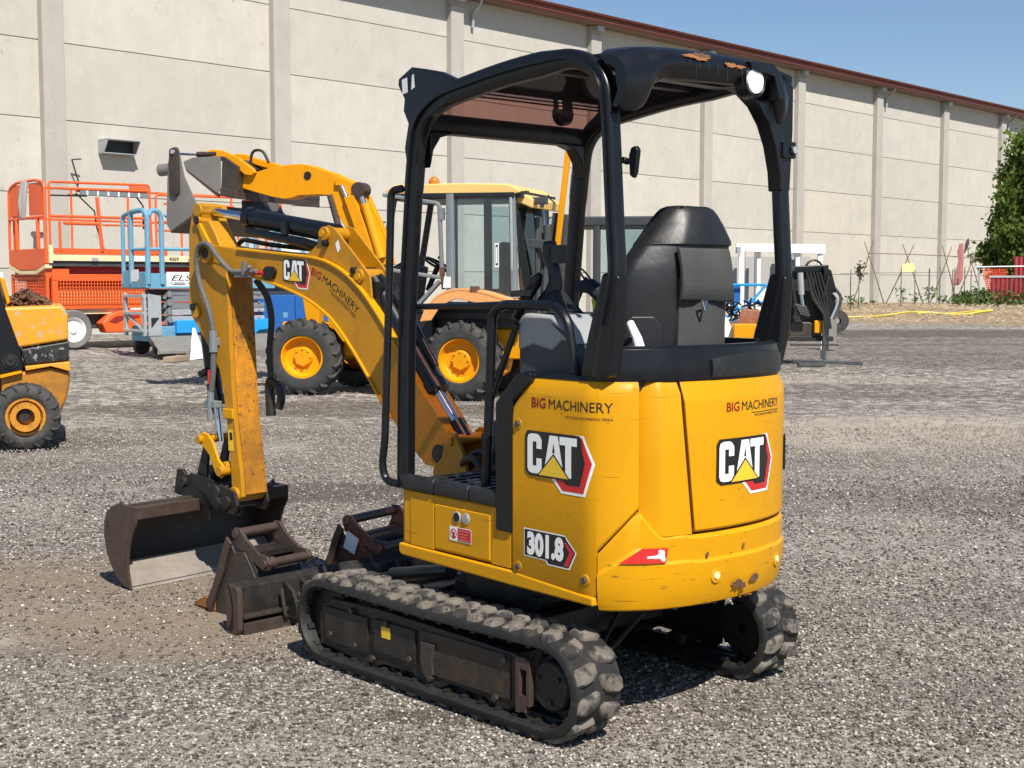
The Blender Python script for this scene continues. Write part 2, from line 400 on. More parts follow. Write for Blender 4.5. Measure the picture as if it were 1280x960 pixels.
def cat_items(w_, h_):
    S = lambda pts: [(a * w_, b * h_) for a, b in pts]
    Cc = [(.30, .64), (.30, .86), (.25, .97), (.20, 1.0), (.08, 1.0), (.02, .96), (0, .86), (0, .14), (.02, .04), (.08, 0), (.20, 0), (.25, .03), (.30, .14), (.30, .38), (.19, .38), (.19, .19), (.11, .19), (.11, .81), (.19, .81), (.19, .64)]
    CP = [[(0, .14), (.02, .04), (.08, 0), (.112, 0), (.112, 1), (.08, 1), (.02, .96), (0, .86)], [(.11, 0), (.20, 0), (.25, .03), (.30, .14), (.30, .195), (.11, .195)], [(.11, 1), (.11, .805), (.30, .805), (.30, .86), (.25, .97), (.20, 1)], [(.19, .19), (.30, .19), (.30, .39), (.19, .39)], [(.19, .81), (.19, .63), (.30, .63), (.30, .81)]]
    A = [(.335, .0), (.46, 1.0), (.63, 1.0), (.755, .0), (.64, .0), (.60, .36), (.49, .36), (.45, .0)]
    A2 = [(.52, .58), (.545, .82), (.57, .58)]
    T = [(.665, 1.0), (1.01, 1.0), (1.01, .80), (.90, .80), (.90, 0), (.78, 0), (.78, .80), (.665, .80)]
    tri = [(.245, -.02), (.545, .50), (.845, -.02)]; tro = [(.20, -.05), (.545, .56), (.89, -.05)]
    hexo = [(.98, 1.03), (1.10, 1.03), (1.27, .42), (1.13, -.33), (.72, -.33), (.55, -.04)]
    hexw = [(.97, 1.08), (1.13, 1.08), (1.315, .42), (1.16, -.40), (.69, -.40), (.50, -.08)]
    hexi = [(.98, .98), (1.05, .96), (1.16, .42), (1.06, -.17), (.80, -.17), (.68, .0)]
    bg_ = [(-.05, .96), (0, 1.07), (1.06, 1.07), (1.1, .9), (1.1, 0), (1.0, -.07), (.04, -.07), (-.05, .04)]
    W, B_, Rr, Y = M['whiteprint'], M['blkprint'], M['redprint'], M['yelprint']
    return [(S(hexw), None, W, 0), (S(hexo), None, Rr, 1), (S(hexi), None, B_, 2), (S(bg_), None, B_, 3), *[(S(p), None, W, 4 + .1 * i) for i, p in enumerate(CP)], (S(A), None, W, 4), (S(A2), None, B_, 5), (S(T), None, W, 4), (S(tro), None, B_, 6), (S(tri), None, Y, 7)]
def shift(items, du, dv): return [([(a + du, b + dv) for a, b in v], f, m, l) for v, f, m, l in items]
def company(size, off=(0, 0)):
    a, fa = text_geo("BIG", size, .0008, xs=.93); wa = max(q[0] for q in a) + size * .22
    b, fb = text_geo("MACHINERY", size, 0.0, xs=.93); b = [(x + wa, y) for x, y in b]; wb = max(q[0] for q in b)
    ln = [(wa + size * 1.2, -size * .22), (wb, -size * .22), (wb, -size * .27), (wa + size * 1.2, -size * .27)]
    c, fc = text_geo("MACCHINE MOVIMENTO TERRA", size * .265, .0, xs=.95); wc = max(q[0] for q in c); c = [(x + wb - wc, y - size * .55) for x, y in c]
    it = [(a, fa, M['redtext'], 0), (b, fb, M['blkprint'], 0), (ln, None, M['blkprint'], 0), (c, fc, M['blkprint'], 0)]
    return shift(it, *off), wb
# ================================================================== GROUND
def gravel_mat():
    q = NT("gravel_yard"); co = q.co
    v1 = q.n("ShaderNodeTexVoronoi"); q.l(co, v1.inputs['Vector']); v1.inputs['Scale'].default_value = 62
    v2 = q.n("ShaderNodeTexVoronoi"); q.l(co, v2.inputs['Vector']); v2.inputs['Scale'].default_value = 24
    def cellgrey(v):
        s = q.n("ShaderNodeSeparateColor"); q.l(v.outputs['Color'], s.inputs[0]); return s.outputs[0]
    a = q.ramp(cellgrey(v1), [(0, (.060, .051, .043)), (.35, (.135, .117, .098)), (.62, (.215, .189, .160)), (.82, (.36, .325, .28)), (1.0, (.58, .54, .48))])
    b = q.ramp(cellgrey(v2), [(0, (.07, .060, .050)), (.5, (.17, .149, .125)), (.85, (.28, .25, .212)), (1.0, (.55, .51, .45))])
    c = q.mix(q.math('MULTIPLY', q.step(q.noise(30, 3), .48, .56), .55), a, b)
    big = q.noise(.22, 5, .6); c = q.mix(q.math('MULTIPLY', q.step(big, .40, .66), .35), c, (.125, .108, .092))
    mid = q.noise(1.3, 5, .65); c = q.mix(q.math('MULTIPLY', q.step(mid, .44, .70), .45), c, (.27, .238, .20))
    c = q.mix(q.math('MULTIPLY', q.step(q.noise(3.1, 4, .6), .56, .72), .35), c, (.10, .088, .075))
    v3 = q.n("ShaderNodeTexVoronoi"); q.l(co, v3.inputs['Vector']); v3.inputs['Scale'].default_value = 9.5
    far = q.step(q.math('MULTIPLY', q.math('ADD', q.noise(7, 6, .75), q.math('MULTIPLY', cellgrey(v3), .55)), .75), .36, .74)
    ymask = q.n("ShaderNodeSeparateXYZ"); q.l(co, ymask.inputs[0]); fm_ = q.math('MULTIPLY', q.step(ymask.outputs[1], 9.0, 18.0), .8)
    c = q.mix(fm_, c, q.ramp(far, [(0, (.065, .056, .048)), (.45, (.16, .142, .121)), (.75, (.265, .24, .208)), (1, (.50, .462, .408))]))
    lane = q.noise(1.0, 4, .5, co=q.map((.10, .75, 1), rot=(0, 0, .12))); c = q.mix(q.math('MULTIPLY', q.step(lane, .50, .60), .35), c, (.115, .105, .093)); c = q.mix(q.math('MULTIPLY', q.step(lane, .47, .40), .28), c, (.33, .305, .27))
    dust = q.noise(9, 5, .7); fines = q.mix(dust, (.165, .137, .110), (.26, .222, .178))
    sx = q.n("ShaderNodeSeparateXYZ"); q.l(co, sx.inputs[0]); X, Y = sx.outputs[0], sx.outputs[1]
    wob = q.math('MULTIPLY', q.math('SUBTRACT', q.noise(1.1, 5, .6), .5), 1.5)
    def patch(cx, cy, rx, ry, lo=.75, hi=1.15, k=1.0):
        dx = q.math('DIVIDE', q.math('SUBTRACT', X, cx), rx); dy = q.math('DIVIDE', q.math('SUBTRACT', Y, cy), ry)
        d = q.math('ADD', q.math('SQRT', q.math('ADD', q.math('MULTIPLY', dx, dx), q.math('MULTIPLY', dy, dy))), wob)
        return q.math('MULTIPLY', q.math('SUBTRACT', 1.0, q.step(d, lo, hi)), k)
    earth = q.mix(q.noise(6, 5, .7), (.17, .125, .088), (.255, .198, .145))
    grit = q.step(q.voro(60), .12, .30)
    for (cx, cy, rx, ry, k) in ((-1.9, 6.35, 2.1, .62, .95), (-1.3, 5.75, 1.1, .48, .95), (-3.4, 6.9, 1.7, .55, .8)):
        c = q.mix(q.math('MULTIPLY', patch(cx, cy, rx, ry, k=k), grit), c, q.mix(.22, earth, c))
    for (cx, cy, rx, ry, k) in ((-2.9, 5.6, .9, .16, .6), (4.2, 13.6, 2.6, 1.7, .62), (7.6, 12.6, 2.2, 1.1, .45), (.6, 21, 6, 1.6, .4)):
        c = q.mix(q.math('MULTIPLY', patch(cx, cy, rx, ry, k=k), q.step(q.voro(55), .1, .3)), c, (.40, .345, .275))
    for (cx, cy, rx, ry, k) in ((-1.45, 9.8, 1.2, .5, .75), (-4.4, 12.6, .9, .5, .5), (-.15, 4.62, .35, .10, .8), (9.0, 31, 9, 7, .45), (15, 40, 14, 3.5, .7), (-2.3, 16.2, 3.5, .9, .6), (4, 19, 3, 1.2, .35)):  # darker ground patches; the one behind the yellow loader's wheel is painted shadow
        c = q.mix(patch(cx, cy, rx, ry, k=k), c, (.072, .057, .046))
    h = q.math('ADD', q.math('MULTIPLY', q.voro(62), -.7), q.math('ADD', q.math('MULTIPLY', q.voro(24), -.6), q.math('MULTIPLY', q.noise(3, 5), .9)))
    q.bump(h, .6, .012)
    return q.fin(c, .92, spec=.25)
M['gravel'] = gravel_mat()
g = MB(); N = 60
xs = np.concatenate([np.linspace(-260, -12, 12), np.linspace(-10, 12, 46), np.linspace(15, 260, 12)]); ysg = np.concatenate([np.linspace(-40, 2, 6), np.linspace(2.5, 30, 60), np.linspace(33, 330, 16)])
def gz(x, y):
    return .018 * math.sin(x * 1.1 + .6 * y) * math.sin(y * .8 + 1) - .018 if (y > 8.5 or abs(x + .2) > 3.0) else -.004
g.add([(x, y, min(0, gz(x, y))) for y in ysg for x in xs], [(j * len(xs) + i, j * len(xs) + i + 1, (j + 1) * len(xs) + i + 1, (j + 1) * len(xs) + i) for j in range(len(ysg) - 1) for i in range(len(xs) - 1)])
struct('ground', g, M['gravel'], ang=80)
# loose stones: real geometry in the part of the yard near the camera
def stones():
    n = 175000
    D = np.where(np.arange(n) < 138000, 3.6 + 10.5 * RNG.random(n) ** 1.5, 11 + 17 * RNG.random(n) ** 1.3); ang = (RNG.random(n) - .5) * 2 * .42; X = D * np.tan(ang); Y = D
    s = .0028 + .0056 * RNG.random(n) ** 2.2 + (RNG.random(n) < .03) * .006 * RNG.random(n)
    gone = np.zeros(n, bool)
    for cx, cy, rx, ry in ((-1.9, 6.35, 2.0, .55), (-1.3, 5.75, 1.0, .42), (-3.4, 6.9, 1.7, .55), (3.9, 13.8, 1.5, 1.2), (-1.45, 9.8, 1.2, .5), (-2.6, 5.55, 1.5, .16)):
        gone |= (np.hypot((X - cx) / rx, (Y - cy) / ry) + .35 * np.sin(X * 5.1 + Y * 3) * np.sin(Y * 6.3 - X * 2) < 1.0) & (RNG.random(n) < .42)
    keep = ~gone; X, Y, D, s = X[keep], Y[keep], D[keep], s[keep]; n = len(X)
    s *= np.clip(.8 + D * .05, .8, 1.9)
    T = np.array([(1, 0, 0), (-.9, .1, 0), (.1, 1, 0), (0, -1, .1), (.1, .1, .75), (0, 0, -.5)], float)
    Fc = np.array([(0, 2, 4), (2, 1, 4), (1, 3, 4), (3, 0, 4), (2, 0, 5), (1, 2, 5), (3, 1, 5), (0, 3, 5)])
    V = T[None] * (1 + .45 * (RNG.random((n, 6, 3)) - .5)) * s[:, None, None] * (1 + .5 * RNG.random((n, 1, 3)))
    a = RNG.random(n) * 6.28; c, q = np.cos(a), np.sin(a); x = V[..., 0] * c[:, None] - V[..., 1] * q[:, None]; y = V[..., 0] * q[:, None] + V[..., 1] * c[:, None]
    P = np.stack([x + X[:, None], y + Y[:, None], V[..., 2] * .8 + s[:, None] * .25 - .004], -1).reshape(-1, 3)
    F = (Fc[None] + np.arange(n)[:, None, None] * 6).reshape(-1, 3)
    me = bpy.data.meshes.new("loose_stones"); me.vertices.add(len(P)); me.vertices.foreach_set("co", P.ravel()); me.loops.add(F.size); me.loops.foreach_set("vertex_index", F.ravel().astype(np.int32))
    me.polygons.add(len(F)); me.polygons.foreach_set("loop_start", np.arange(0, F.size, 3, dtype=np.int32)); me.polygons.foreach_set("loop_total", np.full(len(F), 3, np.int32)); me.update(calc_edges=True)
    at = me.attributes.new("tone", 'FLOAT', 'POINT'); tone = RNG.random(n); tone = np.where(D > 10.5, .42 + .52 * tone, tone); at.data.foreach_set("value", np.repeat(tone, 6))
    q = NT("loose_stone"); an = q.n("ShaderNodeAttribute"); an.attribute_name = "tone"
    c = q.ramp(an.outputs['Fac'], [(0, (.045, .038, .032)), (.3, (.105, .090, .075)), (.6, (.21, .185, .156)), (.85, (.36, .328, .285)), (1, (.58, .545, .49))])
    me.materials.append(q.fin(c, .9, spec=.25)); o = bpy.data.objects.new("loose_stones", me); C.objects.link(o); o['kind'] = 'stuff'; o['label'] = "loose grey and white gravel stones scattered over the yard"; return o
stones()

# ================================================================== WAREHOUSE
FW = frame(-43.7116, (-13.374, 38.2, 0)); BAY = 7.985
WH = thing("warehouse", FW, "long precast concrete warehouse with grey pilasters and a red brown eave", "building")
m = MB(); m.box(-24, 9.6 * BAY, .05, 30, 0, 12.2); obj("wall_core", m, M['concp'], WH, FW)
ZJ = [-.1, 1.92, 4.08, 6.20, 8.40, 10.56, 12.15]
for n in range(-2, 10):
    for k in range(6):
        m = MB(); x0, x1 = n * BAY + .22 + .014, (n + 1) * BAY + .22 - .014; m.box(x0, x1, 0, .10, ZJ[k] + .011, ZJ[k + 1] - .011); obj("wall_panel", m, M['conc'], WH, FW, bevel=.012, seg=1)
    m = MB(); m.box(n * BAY - .12, n * BAY + .54, -.26, .02, -.1, 11.72); m.prism([(-.26, 11.72), (.02, 11.72), (.02, 12.06), (-.20, 12.06), (-.20, 11.95)], n * BAY - .12, n * BAY + .54, 'x'); p = obj("pilaster", m, M['concp'], WH, FW, bevel=.02, seg=1)
    m = MB(); m.box(n * BAY + .03, n * BAY + .42, -.50, -.19, 11.86, 12.06); obj("eave_bracket", m, M['galv'], p, FW, bevel=.01, seg=1)
m = MB(); m.box(-24, 9.6 * BAY, -.62, .12, 12.07, 12.15); obj("soffit", m, M['soffit'], WH, FW)
m = MB(); m.prism([(-.62, 12.06), (-.74, 12.10), (-.78, 12.16), (-.70, 12.20), (-.62, 12.22), (-.62, 12.34), (-.74, 12.38), (-.78, 12.46), (-.62, 12.50), (-.56, 12.36)], -24, 9.6 * BAY, 'x'); obj("gutter", m, M['brownroof'], WH, FW, bevel=.01, seg=1)
m = MB(); m.prism([(-.60, 12.20), (15, 14.2), (30, 12.2), (30, 12.1), (-.60, 12.1)], -24, 9.6 * BAY, 'x'); obj("roof", m, M['brownroof'], WH, FW)
for n in (2, 6, 8):
    m = MB(); x = n * BAY + 1.15; m.tube(rpath([(x, -.60, 12.12), (x, -.52, 11.9), (x, -.12, 11.6), (x, -.10, 11.05)], .08), .06, 10); obj("downpipe", m, M['galv'], WH, FW)
vt = MB(); x0, x1 = 1.66, 2.72
vt.prism([(0, 5.72), (-.58, 5.72), (-.60, 5.70), (-.34, 5.34), (0, 5.34)], x0, x0 + .02, 'x'); vt.prism([(0, 5.72), (-.58, 5.72), (-.60, 5.70), (-.34, 5.34), (0, 5.34)], x1 - .02, x1, 'x'); vt.box(x0, x1, -.60, 0, 5.70, 5.725); vt.box(x0, x1, -.36, 0, 5.32, 5.345)
v = obj("vent_hood", vt, M['galv'], WH, FW); m = MB(); m.box(x0 + .02, x1 - .02, -.2, -.19, 5.345, 5.70); obj("vent_opening", m, M['blkplast'], v, FW)
m = MB(); m.tube(rpath([(.98, -.02, 4.35), (.95, -.12, 4.45), (.66, -.30, 5.06), (.92, -.36, 5.09)], .03), .022, 6); tag(obj("wall_bracket", m, M['darkgrey'], None, FW), "thin bent dark bracket arm fixed on the concrete wall", "bracket")

# ================================================================== GARDEN EDGE: mound, poles, plants, fence, tree
def straw():
    q = NT("dry_straw_soil"); n = q.noise(2.2, 6, .7); f = q.noise(1, 5, .6, co=q.map((9, 3, 9)))
    c = q.mix(n, (.21, .155, .10), (.38, .30, .20)); c = q.mix(q.step(f, .5, .7), c, (.16, .12, .075)); q.bump(n, .8, .12); return q.fin(c, .95, spec=.1)
M['straw'] = straw()
m = MB(); gx = np.linspace(11.5, 48, 74); gyy = np.linspace(46, 68, 24)
def mh(x, y):
    e = max(0, min(1, (x - 12.0) / 4.5)); t = (y - (47 + 1.2 * math.sin(x * .5) - .10 * (x - 13))) / 9
    return -.06 + e * (.52 * max(0, min(1, t)) ** .8 + .06 * math.sin(x * 2.3 + y) * max(0, min(1, t * 3)))
m.add([(x, y, mh(x, y)) for y in gyy for x in gx], [(j * 74 + i, j * 74 + i + 1, (j + 1) * 74 + i + 1, (j + 1) * 74 + i) for j in range(23) for i in range(73)])
o = struct('garden_mound', m, M['straw'], ang=80)
M['straw_bits'] = plain('straw_stalks', (.34, .265, .17), .9)
sb_ = MB()
for k in range(2600):
    x, y = random.uniform(13, 32), random.uniform(47, 60); z = mh(x, y)
    if z < .03: continue
    a = random.uniform(0, 3.14); l = random.uniform(.12, .32); h = random.uniform(.0, .16)
    sb_.add([(x, y, z), (x + .025, y, z), (x + math.cos(a) * l, y + math.sin(a) * l, z + h + .03), (x, y + .03, z + .04)], [(0, 1, 2), (0, 2, 3)])
o = obj("dry_straw", sb_, M['straw_bits'], flat=True); o['kind'] = 'stuff'; o['label'] = "dry straw strewn over the low garden mound"
GD = 60.0
def gp(px, py, D=GD): return Vector(((px - 640) / 1650 * D, D, 1.55 + (352 - py) / 1650 * D))
M['cane'] = plain('bamboo_cane', (.20, .145, .10), .8); M['post'] = plain('grey_stake', (.15, .145, .14), .7)
LC = ["crossed bean cane leaning right, nearest the black attachment", "crossed bean cane leaning left, nearest the black attachment", "long bean cane leaning left under the yellow sheet", "long bean cane leaning right above the yellow sheet", "bean cane leaning right beside the grey concrete pilaster", "bean cane leaning left beside the grey concrete pilaster", "bean cane leaning left, nearest the red fence", "bean cane leaning right, nearest the red fence"]
for i, (a, b) in enumerate((((1078, 302), (1106, 380)), ((1090, 300), (1063, 380)), ((1140, 306), (1104, 380)), ((1126, 306), (1154, 384)), ((1175, 307), (1196, 372)), ((1187, 309), (1160, 366)), ((1219, 309), (1191, 376)), ((1206, 310), (1229, 376)))):
    D = GD + (.25 if i % 2 else -.05); m = MB(); A, B = gp(*a, D), gp(*b, D); B.z = mh(B.x, B.y) - .05; m.tube([A, A.lerp(B, .5) + Vector((.02, 0, .01)), B], [.018, .026, .03], 6); tag(obj("bean_pole", m, M['cane']), LC[i], "garden pole", "bean poles by the warehouse")
m = MB(); pts = [gp(1084, 317, GD + .1), gp(1133, 318, GD + .1), gp(1180, 320, GD + .1), gp(1213, 323, GD + .1), gp(1225, 323, GD + .1)]; m.tube(pts, .022, 6); tag(obj("ridge_pole", m, M['cane']), "thin horizontal cane tying the crossed bean poles together", "garden pole")
ORD = 'first second third fourth fifth sixth seventh eighth ninth tenth'.split()
for i, px in enumerate((1062, 1072.5, 1125, 1142, 1160, 1173.5, 1189, 1191.5, 1204, 1212)):
    A = gp(px, 337 - (i % 3) * 1.5, GD - .6); m = MB(); m.tube([(A.x, A.y, mh(A.x, A.y) - .05), A], .035 if px == 1160 else .022, 6); tag(obj("fence_stake", m, M['post']), f"thin grey garden stake, {ORD[i]} from the black attachment", "stake", "stakes of the garden wire fence")
m = MB(); m.tube([gp(1048, 342, GD - .6), gp(1110, 341, GD - .6), gp(1216, 340, GD - .6)], .013, 5); tag(obj("fence_wire", m, M['post']), "thin wire strung along the tops of the garden stakes", "wire")
m = MB(); A = gp(1124, 340, GD - .3); B = gp(1143, 329, GD - .3); m.ring([[(A.x, A.y, A.z), (B.x, A.y, A.z + .02), (B.x - .1, A.y + .02, B.z), (A.x + .12, A.y + .02, B.z - .03)], [(A.x, A.y + .02, A.z), (B.x, A.y + .02, A.z + .02), (B.x - .1, A.y + .04, B.z), (A.x + .12, A.y + .04, B.z - .03)]]); tag(obj("plastic_sheet", m, plain('pale_yellow_sheet', (.72, .70, .28), .6)), "pale yellow plastic sheet tied between the bean poles", "sheet")
m = MB(); rg = []
for i, (px, py, w_) in enumerate(((1199, 305, .10), (1198, 315, .16), (1199, 327, .13), (1197, 340, .18), (1196, 350, .22), (1194, 357, .16))):
    c_ = gp(px, py, GD - .15); rg.append([(c_.x - w_, c_.y, c_.z), (c_.x, c_.y - .07, c_.z), (c_.x + w_, c_.y + .03, c_.z + .05), (c_.x, c_.y + .05, c_.z)])
m.ring(rg); tag(obj("hanging_rag", m, plain('faded_red_cloth', (.42, .17, .155), .9)), "faded red rag hanging on the bean poles", "cloth")
m = MB(); rg = []
for (px, py, w_) in ((1207, 299, .03), (1206, 305, .10), (1205, 311, .08), (1203, 317, .03)):
    c_ = gp(px, py, GD - .1); rg.append([(c_.x - w_, c_.y, c_.z), (c_.x, c_.y - .03, c_.z), (c_.x + w_, c_.y, c_.z + .04), (c_.x, c_.y + .03, c_.z)])
m.ring(rg); tag(obj("dark_rag", m, M['cloth']), "small dark rag tied to the top of a bean pole", "cloth")
def leafmat(name, a, b):
    q = NT(name); g_ = q.n("ShaderNodeNewGeometry"); c = q.mix(g_.outputs['Random Per Island'], a, b); q.fin(c, .55, spec=.3)
    t = q.n("ShaderNodeBsdfTranslucent"); q.setin(t.inputs[0], q.mix(.5, c, (.16, .24, .03))); mx = q.n("ShaderNodeMixShader"); mx.inputs[0].default_value = .3
    q.l(q.b.outputs[0], mx.inputs[1]); q.l(t.outputs[0], mx.inputs[2]); q.l(mx.outputs[0], q.out.inputs[0]); return q.mat
M['leaf'] = leafmat('tree_leaf', (.05, .095, .014), (.19, .26, .045)); M['leaf2'] = leafmat('plant_leaf', (.05, .10, .025), (.13, .20, .05)); M['bark'] = paint('bark', (.09, .07, .05), .9, scale=8, bump=.5)
def leaf(mb, c, r, n=None):
    d = Vector((random.gauss(0, 1), random.gauss(0, 1), random.gauss(0, .7))).normalized(); u = d.orthogonal().normalized(); v_ = d.cross(u); a = random.uniform(0, 6.28); u, v_ = u * math.cos(a) + v_ * math.sin(a), v_ * math.cos(a) - u * math.sin(a)
    mb.add([c - u * r, c - v_ * r * .55 + d * r * .1, c + u * r, c + v_ * r * .55 + d * r * .1], [(0, 1, 2, 3)])
PW = ['bushy', 'tiny', 'smallest', 'tall', 'small', 'tallest', 'low', 'bushy', 'bushy']
for i, (px, h, s) in enumerate(((1062, 373, 1.0), (1076, 376, .6), (1090, 380, .5), (1126, 364, 1.2), (1143, 370, .7), (1160, 363, 1.5), (1177, 374, .9), (1193, 372, 1.0), (1206, 370, 1.0))):
    A = gp(px, h, GD - .9 + .2 * (i % 3)); z0 = mh(A.x, A.y); t = thing("garden_plant", Matrix.Translation((A.x, A.y, z0)), f"{PW[i]} leafy vegetable plant, {ORD[i]} in the row from the black attachment", "plant", "vegetable plants along the garden fence")
    m = MB(); m.tube([(A.x, A.y, z0), (A.x + .04, A.y, z0 + (A.z - z0) * .6), (A.x - .02, A.y, A.z)], .015, 5); obj("stem", m, M['leaf2'], t)
    m = MB()
    for k in range(int(34 * s)): leaf(m, Vector((A.x + random.gauss(0, .13 * s), A.y + random.gauss(0, .10), z0 + .15 + (A.z - z0) * random.random() ** .7)), random.uniform(.05, .10))
    obj("foliage", m, M['leaf2'], t, flat=True)
m = MB(); A = gp(1073, 340, GD - 1.2)
for k in range(60): leaf(m, Vector((A.x + random.gauss(0, .16), A.y, A.z + random.gauss(0, .22))), .09)
dp_ = thing("dead_plant", Matrix.Translation(A), "dark dried leaves clinging to a stake near the black attachment", "plant"); obj("foliage", m, plain('dried_leaf', (.07, .055, .04), .9), dp_, flat=True)
m = MB()
for k in range(2600):
    x = random.uniform(20.0, 23.2); y = random.uniform(57.5, 61); z = mh(x, y); leaf(m, Vector((x, y, z + random.random() ** 1.6 * .75 * (1 - .6 * abs(x - 21.3) / 2))), random.uniform(.05, .13))
o = obj("weeds", m, M['leaf2'], flat=True); o['kind'] = 'stuff'; o['label'] = "green weeds growing in front of the orange netting"
# tree
TB = Vector((26.2, 64, .4)); tr = thing("garden_tree", Matrix.Translation(TB), "tall dense green tree beside the warehouse wall at the edge of the yard", "tree")
m = MB(); m.tube([TB, TB + Vector((.1, 0, 2.5)), TB + Vector((-.1, .1, 5)), TB + Vector((.0, 0, 7.6))], [.28, .22, .14, .04], 9); tk = obj("trunk", m, M['bark'], tr)
for k in range(14):
    a = k * 2.4; z = 1.5 + k * .5; m = MB(); m.tube([TB + Vector((0, 0, z)), TB + Vector((math.cos(a) * 1.2, math.sin(a) * 1.2, z + 1.0)), TB + Vector((math.cos(a) * 2.2, math.sin(a) * 2.2, z + 2.2))], [.09, .06, .02], 6); obj("limb", m, M['bark'], tk)
m = MB(); cl = []
for k in range(190):
    z = random.uniform(.9, 8.6); rmax = 3.3 * (1 - max(0, (z - 2.6)) / 7.2) ** .5 * 1.0 if z > 2.6 else 2.5 + .3 * z
    a = random.uniform(0, 6.28); r = rmax * math.sqrt(random.random()) ; cl.append((TB + Vector((math.cos(a) * r, math.sin(a) * r, z)), random.uniform(.28, .75)))
for c_, r in cl:
    for k in range(int(190 * (r / .5) ** 1.6)):
        d = Vector((random.gauss(0, 1), random.gauss(0, 1), random.gauss(0, 1.25))); leaf(m, c_ + d * r * .45, random.uniform(.08, .20))
obj("crown", m, M['leaf'], tr, flat=True)
hb = MB(); HB = Vector((26.5, 62.6, .4))
for k in range(5200):
    d = Vector((random.gauss(0, 1.5), random.gauss(0, .5), abs(random.gauss(0, .9)))); leaf(hb, HB + d, random.uniform(.06, .14))
tag(obj("bush", hb, M['leaf'], flat=True), "low green bush between the tree and the red fence", "bush")
# red fence, netting
FD = 58.0
RF = thing("red_fence", Matrix.Translation(gp(1240, 376, FD)), "dark red corrugated fence with a grey top rail at the right edge", "fence")
M['redfence'] = paint('dark_red_corrugated', (.26, .025, .035), .5, scale=2)
A = gp(1237, 376, FD); k = 0
while k < 26:
    x = A.x + k * .20; m = MB(); m.prism([(x, FD), (x + .05, FD - .05), (x + .12, FD - .05), (x + .17, FD), (x + .17, FD + .02), (x, FD + .02)], mh(x, FD) - .15, gp(1240, 347, FD).z, 'z'); obj("fence_slat", m, M['redfence'], RF); k += 1
m = MB(); m.box(A.x - .1, A.x + 5.4, FD - .08, FD + .06, gp(0, 347, FD).z, gp(0, 344.5, FD).z); obj("top_rail", m, M['galv'], RF)
RF2 = thing("red_fence", Matrix.Translation(gp(1268, 376, FD + 1.2)), "taller bright red corrugated fence panel behind the grey topped fence", "fence")
A = gp(1265, 345, FD + 1.2)
for k in range(10):
    x = A.x + k * .21; m = MB(); m.prism([(x, FD + 1.2), (x + .05, FD + 1.14), (x + .13, FD + 1.14), (x + .18, FD + 1.2)], .2, gp(0, 321, FD + 1.2).z, 'z'); obj("fence_slat", m, paint('red_corrugated', (.38, .03, .05), .5) if k == 0 else bpy.data.materials['red_corrugated'], RF2)
NT_ = thing("orange_netting", Matrix.Translation(gp(1230, 376, FD + .6)), "orange red plastic safety netting sagging from a grey rail", "netting")
m = MB(); m.tube([gp(1216, 334, FD + .6), gp(1282, 333, FD + .6)], .035, 6); m.tube([gp(1222, 335, FD + .6), gp(1222, 380, FD + .6)], .03, 6); obj("rail", m, M['galv'], NT_)
m = MB(); n1, n2 = 13, 16; A = gp(1227, 335, FD + .5); W_ = gp(1256, 335, FD + .5).x - A.x; H_ = A.z - gp(0, 377, FD).z
def np_(i, j):
    u, v_ = i / n1, j / n2; return Vector((A.x + u * W_ + (.42 * v_ * v_) * (1 - u), A.y + .06 * math.sin(i * 1.7 + j * .6), A.z - .04 - v_ * H_ * (1 - .12 * u)))
for i in range(n1):
    for j in range(n2):
        a, b, c_, d = np_(i, j), np_(i + 1, j), np_(i + 1, j + 1), np_(i, j + 1); m.add([a, b, c_, d, a.lerp(c_, .22), b.lerp(d, .22), c_.lerp(a, .22), d.lerp(b, .22)], [(0, 1, 5, 4), (1, 2, 6, 5), (2, 3, 7, 6), (3, 0, 4, 7)])
obj("net", m, plain('orange_net', (.66, .075, .028), .5), NT_, flat=True)["kind"] = "stuff"
m = MB(); m.tube([gp(1048, 398.5, 54) + Vector((0, 0, .02))] + [Vector((13.6 + k * .55, 53.4 - k * .10 + .15 * math.sin(k * 1.9), max(.03, mh(13.6 + k * .55, 53.4 - k * .10) + .05))) for k in range(10)], .035, 6); tag(obj("yellow_hose", m, plain('yellow_hose_skin', (.68, .52, .04), .5)), "long yellow hose lying along the foot of the garden mound", "hose")
m = MB(); m.tube([Vector((16.0 + k * .5, 52.2 - .02 * k + .2 * math.sin(k * 1.3), max(.03, mh(16.0 + k * .5, 52.2) + .05))) for k in range(7)], .045, 6); tag(obj("yellow_hose", m, bpy.data.materials['yellow_hose_skin']), "short loop of yellow hose lying nearer the red fence", "hose")
# ================================================================== EXCAVATOR
C0 = (.119, 5.23, 0)
FB = frame(41.5, C0); FT = frame(44.0, C0); FM = frame(49.5, (-.24, 5.76, 0))
EX = thing("mini_excavator", frame(44.0, C0), "yellow and black mini excavator with open canopy standing on rubber tracks on the gravel", "excavator")

